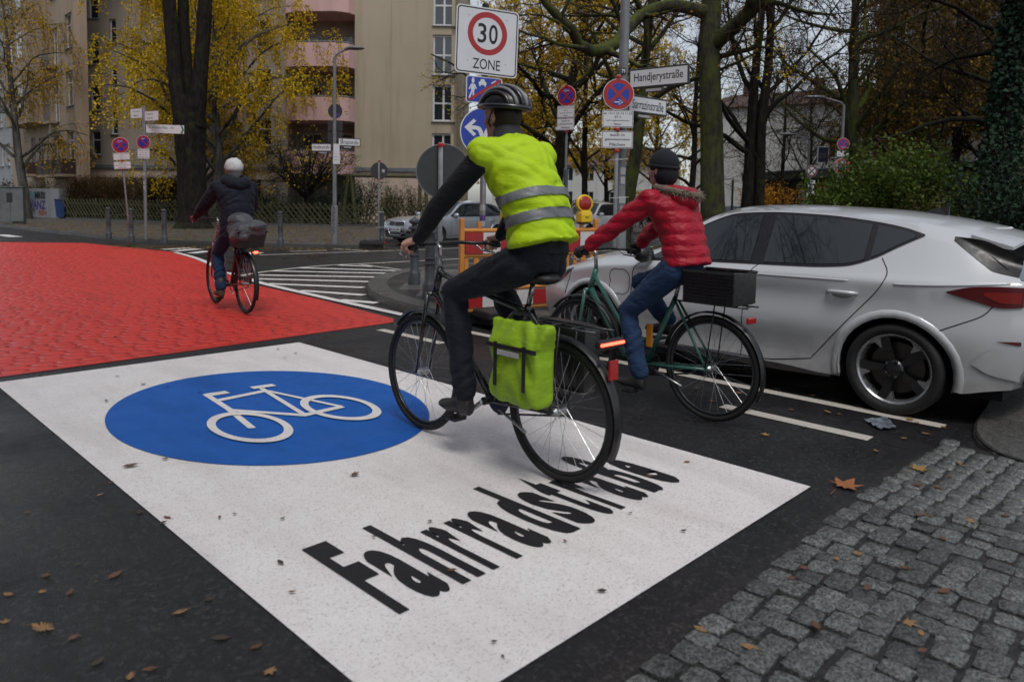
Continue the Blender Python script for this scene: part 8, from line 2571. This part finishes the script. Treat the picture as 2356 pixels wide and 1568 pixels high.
# ---- dome-shaped twiggy shrub tree
g = np.random.default_rng(111)
root = thing('twiggy_shrub_tree', 'dome-shaped dark twiggy tree with a few yellow leaves in the garden', 'tree', tree_base(705, 37.5, .1), 0)
tr, cr_ = Wood(), Wood(); P, r = stem(tr, [(0, 0, 0), (.03, 0, .8), (0, .03, 1.5), (.05, 0, 2.0)], [.17, .14, .14, .10], 10, 10, .06, 4)
LPs = []; LRs = []
for i in range(22):
    a = i * 2.4; el = np.radians(g.uniform(35, 80)); d = np.array([math.cos(a) * math.sin(el), math.sin(a) * math.sin(el), math.cos(el)]); q = [P[0, 6 + i % 4]]
    for s in range(8): d = unit(d + g.normal(size=3) * .12 + np.array([0, 0, .06])); q.append(q[-1] + d * .34)
    LPs.append(np.array(q)); LRs.append(.06 * np.linspace(1, .25, 9))
LP, LR = np.stack(LPs), np.stack(LRs); tr.tubes(LP, LR, 6)
P2, P3, P4 = branchy(g, tr, cr_, LP, LR, 7, 6, 5, (.6, 1.2), (.35, .7), (.2, .4), (.03, .0, .0), (30, 65))
finish_tree(root, tr, M_BARK, cr_, M_TWIG, leaves_np(g, along(g, P4[::12], 1), .14, .5), M_LYEL)

# ---- shrubs: stems and leaves through the whole volume
def shrub(name, label, cat, x, dep, rx, ry, h, nst, dens, lmat, ls, seed, z=.1, group=None, lean=0.0, boxy=False, bias=.05):
    g = np.random.default_rng(seed)
    root = thing(name, label, cat, tree_base(x, dep, z), -HEAD, group)
    st, cr_ = Wood(), Wood()
    n = nst
    a = g.random(n) * 2 * PI; rr_ = np.sqrt(g.random(n))
    base = np.stack([np.cos(a) * rr_ * rx * .55, np.sin(a) * rr_ * ry * .55, np.zeros(n) - .05], 1)
    if boxy: base = np.stack([g.uniform(-rx, rx, n), g.uniform(-ry, ry, n), np.zeros(n) - .05], 1)
    d = unit(np.stack([np.cos(a) * rr_ * (rx / h) * (.9 if not boxy else .12), np.sin(a) * rr_ * (ry / h) * (.9 if not boxy else .12), np.ones(n)], 1))
    K = 7; P = np.empty((n, K, 3)); P[:, 0] = base; L = h * (g.uniform(.75, 1.08, n) if not boxy else g.uniform(.92, 1.03, n)) * (1 - (.25 if not boxy else 0) * rr_ ** 2)
    for k in range(1, K): d = unit(d + g.normal(size=(n, 3)) * .10); P[:, k] = P[:, k - 1] + d * (L / (K - 1))[:, None]
    Rr = .014 * np.linspace(1, .35, K)[None] * np.ones((n, 1)); st.tubes(P, Rr, 4)
    P3, R3 = spawn(g, P, Rr, 9, (.18 * h, .34 * h) if not boxy else (.12 * h, .22 * h), (30, 75), bias, 4, .25, (.5, .7), .12, .004); cr_.tubes(P3, R3, 3)
    link('stems', st.mesh('stems', M_BARK), None, root); link('twigs', cr_.mesh('twigs', M_TWIG), None, root)
    if dens: 
        V, F = leaves_np(g, along(g, P3, dens), ls, -.2, .04 * h); link('foliage', np_mesh('foliage', V, F, lmat), None, root)
    return root
shrub('green_bush', 'rounded light green bush behind the roof of the parked hatchback', 'bush', 2045, 17.0, 1.5, 1.1, 2.75, 90, 26, M_LGRN, .10, 201)
shrub('green_bush', 'lower green bush beside the ivy trunk behind the hatchback', 'bush', 2170, 15.5, .9, .8, 1.75, 40, 12, M_LOLIVE, .075, 202)
shrub('evergreen_bush', 'dark evergreen bush at the right edge behind the hatchback tail', 'bush', 2380, 12.5, 1.0, .9, 2.5, 60, 14, M_LIVY, .09, 203)
shrub('evergreen_bush', 'yellow-green tall bush behind the dark evergreen', 'bush', 2370, 17.5, 1.0, .9, 3.2, 50, 14, M_LOLIVE, .09, 213)
shrub('orange_shrub', 'bright orange shrub before the doorway of the timber pavilion', 'bush', 1755, 38, .9, .9, 2.9, 26, 9, M_LORG, .13, 204)
shrub('orange_shrub', 'thin orange shrub before the pavilion windows', 'bush', 1832, 35, 1.0, .9, 2.8, 22, 4, M_LORG, .10, 205)
shrub('orange_shrub', 'yellow shrub behind the faded no-stopping disc', 'bush', 1905, 36, .7, .7, 2.6, 20, 9, M_LGOLD, .13, 206)
for k, (x0, x1, d0) in enumerate(((158, 245, 41.2), (245, 330, 40.3), (330, 405, 39.4))):
    d = d0 + .9
    shrub('brown_hedge', ['brown clipped hedge beside the blue bin', 'brown clipped hedge behind the leaning no-stopping sign', 'brown clipped hedge behind the finger post'][k], 'hedge', (x0 + x1) / 2, d, (lat_of(x1, d) - lat_of(x0, d)) / 2 * 1.05, .45, hgt(280, 408, d) - .1, 120, 10, M_LHEDGE, .075, 220 + k, boxy=True)
for k, (x, d, rx, h, m, den, lab) in enumerate(((560, 39, .8, 1.7, M_LOLIVE, 7, 'olive shrub left of the twiggy tree behind the fence'), (640, 39.5, 1.2, 1.9, M_LIVY, 9, 'dark evergreen shrub under the twiggy tree'), (745, 39.5, 1.0, 2.1, M_LIVY, 9, 'dark evergreen shrub behind the street lamp'), (830, 40.5, .9, 3.0, M_LIVY, 12, 'ivy-green column shrub under the timber frame'), (900, 40.5, .55, 2.4, M_LOLIVE, 6, 'slim olive shrub right of the small sign back'), (950, 40, .6, 2.2, M_LOLIVE, 3, 'sparse shrub by the right post of the timber frame'), (435, 38.5, .9, 1.8, M_LOLIVE, 6, 'olive shrub behind the thick tree trunk'), (25, 42.5, 1.3, 2.0, M_LHEDGE, 10, 'brown shrub behind the utility cabinet'), (110, 45.5, 2.0, 2.4, M_LOLIVE, 8, 'olive shrubs over the graffiti wall'))):
    shrub('garden_shrub', lab, 'shrub', x, d, rx, .6, h, 34, den, m, .09, 240 + k, group='shrubs in the corner garden')
# hedge and litter at the far side of the cross street
shrub('low_hedge', 'low brown hedge beyond the parked small car', 'hedge', 1420, 42, 4.5, .5, 1.5, 160, 8, M_LHEDGE, .11, 260, boxy=True)

# ---- bare trees behind the photographer, seen mirrored in the car windows
for k, (x, y, s, lab) in enumerate(((-4.6, 8.0, 71, 'bare tree on the near left pavement'), (-5.5, 1.5, 72, 'bare tree further back on the left pavement'), (-5.4, 14.5, 73, 'bare tree left of the red crossing'))):
    src = [o for o in COL.objects if o.get('label', '').startswith('twin-stemmed')][0]
    c = copy_tree(src); c.location = (x, y, 0); c.rotation_euler = (0, 0, 1.7 * (k + 1)); c.scale = (1.25, 1.25, 1.35); c['label'] = lab

# ---- fallen leaves
def leaf_shape(kind, seed):
    r = random.Random(seed); mb = MB()
    if kind == 'maple':
        out = []
        for a, d in ((-90, .22), (-60, .42), (-38, .30), (-15, .78), (5, .42), (22, .62), (40, .95), (58, .50), (75, .70), (90, 1.1), (105, .70), (122, .50), (140, .95), (158, .62), (175, .42), (195, .78), (218, .30), (240, .42)):
            out.append((d * math.cos(R(a)) * .5, d * math.sin(R(a)) * .5))
    elif kind == 'oak':
        out = []
        for i in range(18):
            t = i / 17; w = .22 * math.sin(PI * min(t * 1.05, 1)) * (1 + .38 * math.cos(i * PI)) + .01; out.append((w, t - .5))
        out += [(-x, y) for x, y in reversed(out)]
    else:
        out = [(.24 * math.sin(PI * i / 10), i / 10 - .5) for i in range(11)]; out += [(-x * .9, y) for x, y in reversed(out[1:-1])]
    n = len(out)
    cu = r.uniform(.15, .4); tw = r.uniform(-.2, .2)
    def zz(x, y): return max(0, cu * (x * x + y * y * .6) + tw * x * y + r.uniform(0, .03)) 
    vs = [(x, y, zz(x, y)) for x, y in out] + [(0, 0, .02)]
    mb.add(vs, [(i, (i + 1) % n, n) for i in range(n)])
    mb.tube([(0, -.42 if kind == 'maple' else -.5, .03), (.05, -.75, .02)], .012, 3)
    return mb
M_FL = [basic('fallen_leaf_tan', (.30, .17, .07), .55, var=.5, scale=30, dark=(.16, .08, .03)), basic('fallen_leaf_brown', (.15, .07, .03), .5, var=.5, scale=30, dark=(.07, .03, .015)), basic('fallen_leaf_ochre', (.36, .22, .06), .5, var=.5, scale=30, dark=(.2, .1, .03)), basic('fallen_leaf_dark', (.055, .038, .022), .5, var=.5, scale=30), basic('fallen_leaf_orange', (.34, .13, .045), .5, var=.4, scale=20, dark=(.22, .07, .02)), basic('fallen_leaf_yellow', (.50, .36, .04), .5)]
lm_cache = {}
def leaf_mesh(kind, seed, m):
    if (kind, seed, m) not in lm_cache: lm_cache[(kind, seed, m)] = leaf_shape(kind, seed).mesh('fallen_leaf', M_FL[m], 'all', False)
    return lm_cache[(kind, seed, m)]
WHERE = {'a': ('brown leaf lying on the dark asphalt left of the white panel', 'leaves on the left asphalt'), 'p': ('small dark leaf stuck on the white panel', 'leaves on the white panel'), 'l': ('pale leaf lying between the lane lines', 'leaves between the lane lines'), 'c': ('brown leaf lying on the cobblestones', 'leaves on the cobblestones'), 'r': ('leaf fragment on the red crossing', 'leaves on the red crossing'), 'k': ('leaf lying on the corner pavement', 'leaves on the corner pavement')}
def drop_leaf(w, x, y, z, kind, size, m, lab=None):
    o = link('fallen_leaf', leaf_mesh(kind, rng.randrange(3), m)); o.location = (x, y, z); o.scale = (size, size, size); o.rotation_euler = (rng.uniform(-.08, .08), rng.uniform(-.08, .08), rng.uniform(0, 6.28))
    tag(o, lab or WHERE[w][0], 'leaf', None if lab else WHERE[w][1])
drop_leaf('a', *gp(1942, 1122)[:2], .012, 'maple', .21, 4, 'large orange-brown maple leaf at the corner of the white panel')
for x, y, s in ((100, 1448, .10), (165, 1470, .06), (160, 1365, .05), (265, 1325, .07), (320, 1180, .06), (385, 1193, .05), (415, 1410, .06), (480, 1383, .05), (508, 1470, .07), (110, 1325, .06), (95, 1365, .045), (20, 1370, .05), (225, 1525, .06), (345, 1542, .05), (300, 1560, .05), (620, 1545, .06), (590, 1490, .05), (230, 1140, .04), (255, 1112, .04), (10, 1435, .05), (60, 1180, .04), (180, 1300, .04)):
    q = gp(x, y); drop_leaf('a', q[0], q[1], .006, rng.choice(['oak', 'maple', 'oval']), s * .9, rng.choice([1, 1, 3, 0]))
for x, y, s, k in ((813, 1096, .09, 'maple'), (375, 1208, .05, 'oval'), (300, 1076, .10, 'oak'), (380, 1060, .05, 'oak'), (645, 1300, .055, 'oval'), (672, 1368, .04, 'oval'), (505, 1195, .035, 'oval'), (650, 1198, .035, 'oval'), (540, 1187, .03, 'oval'), (1137, 1483, .03, 'oak'), (1157, 1517, .025, 'oval'), (990, 1205, .04, 'maple'), (1040, 1318, .05, 'oak'), (1573, 1226, .04, 'oval'), (330, 887, .06, 'oval'), (270, 868, .05, 'oval'), (385, 893, .05, 'oval'), (460, 905, .05, 'oval'), (640, 805, .06, 'oval'), (680, 815, .05, 'oak'), (655, 825, .05, 'oval'), (245, 925, .05, 'oval'), (475, 1410, .03, 'oval'), (1300, 1250, .03, 'oval'), (1450, 1185, .03, 'oval'), (590, 930, .03, 'oak'), (845, 930, .04, 'oak'), (1385, 1365, .05, 'oval'), (770, 870, .05, 'oval'), (860, 1240, .03, 'oak')):
    q = gp(x, y); drop_leaf('p', q[0], q[1], .0135, k, s * .8, rng.choice([3, 3, 1]))
for x, y, s in ((1700, 905, .07), (1790, 898, .06), (1870, 912, .06), (1820, 945, .07), (1905, 950, .08), (1930, 955, .06), (2095, 968, .09), (2110, 975, .06), (1760, 1003, .09), (1540, 860, .06), (1560, 880, .05), (1600, 895, .05), (2130, 1000, .06), (2170, 985, .07), (1340, 860, .05), (1410, 870, .04), (1495, 1098, .05), (1580, 1065, .05), (2040, 945, .05), (1975, 935, .06), (2080, 1010, .06), (2015, 1040, .06), (1640, 925, .06), (1720, 945, .05), (1850, 985, .05)):
    q = gp(x, y); drop_leaf('l', q[0], q[1], .009, rng.choice(['oak', 'oak', 'maple']), s * .85, rng.choice([0, 2, 1, 0]))
for k in range(46):
    cx, cy = rng.uniform(1.9, 4.6), rng.uniform(.25, 1.2)
    if cy < 1.2 - (cx - 1.6) * .05 and cx > 1.75 + (1.2 - cy) * .9: drop_leaf('c', cx, cy, .038, rng.choice(['oak', 'oval', 'maple']), rng.uniform(.04, .075), rng.choice([1, 1, 3, 0]))
q = gp(2110, 1095); drop_leaf('c', q[0], q[1], .04, 'maple', .13, 2, 'pale maple leaf on the cobblestones beside the kerb')
for k in range(34):
    cx, cy = rng.uniform(1.5, 5.2), rng.uniform(6.9, 12)
    if inside((cx, cy), RED): drop_leaf('r', cx, cy, .014, 'oval', rng.uniform(.04, .08), rng.choice([3, 1, 0]))
for k in range(26):
    cx, cy = rng.uniform(5.9, 8.6), rng.uniform(6.0, 10.8)
    if inside((cx, cy), [*isl_line, (40, 3)]) and poly_dist((cx, cy), isl_line) > .1: drop_leaf('k', cx, cy, .124, rng.choice(['oak', 'oval']), rng.uniform(.05, .10), rng.choice([1, 3, 1, 4]))
# countless small leaves along the far kerb, under the trees and in the garden
g = np.random.default_rng(300)
pts = []
for _ in range(5200):
    dep = g.uniform(22.2, 37); x = g.uniform(-40, 1000); q = lp(lat_of(x, dep), dep, PAVE + .004)
    if inside((q.x, q.y), [*far_line, (45, 75), (7.2, 75)]): pts.append((q.x, q.y, q.z))
for _ in range(500):
    x = g.uniform(250, 950); q = gp(x, 566 + g.random() * 8 + (x - 500) * .006, .006); pts.append(q)
pts = np.array(pts); M = len(pts); a = g.random(M) * 6.28; s = g.uniform(.03, .075, M)
u = np.stack([np.cos(a), np.sin(a), g.normal(size=M) * .12], 1) * s[:, None]; v = np.stack([-np.sin(a), np.cos(a), g.normal(size=M) * .12], 1) * (s * .6)[:, None]
V = np.stack([pts - u, pts - v * .8 + [0, 0, .006], pts + u, pts + v + [0, 0, .008]], 1).reshape(-1, 3)
o = link('leaf_litter', np_mesh('leaf_litter', V, np.arange(M * 4).reshape(-1, 4), leaf_mat('litter_leaf', [(.22, .13, .03), (.34, .22, .05), (.14, .08, .03), (.40, .28, .08)])))
tag(o, 'scattered fallen yellow leaves on the far pavement', 'leaves', None, 'stuff')
# crumpled wrapper on the asphalt by the car line
pk = [gp(1987, 968), gp(2040, 965), gp(2062, 990), gp(2020, 990)]
mb = MB(); n = 7; vs = []
P_ = [np.array(p) for p in pk]
for i in range(n):
    for j in range(n):
        a, b2_ = i / (n - 1), j / (n - 1)
        p = (P_[0] * (1 - a) + P_[1] * a) * (1 - b2_) + (P_[3] * (1 - a) + P_[2] * a) * b2_
        vs.append((p[0], p[1], .010 + rng.uniform(0, .016)))
mb.add(vs, [(i * n + j, (i + 1) * n + j, (i + 1) * n + j + 1, i * n + j + 1) for i in range(n - 1) for j in range(n - 1)])
o = mb.build('plastic_wrapper', basic('clear_wrapper', (.20, .23, .28), .15, var=.5, scale=18, dark=(.04, .045, .05)), normals=False); tag(o, 'crumpled clear plastic wrapper on the asphalt behind the lane dash', 'wrapper')
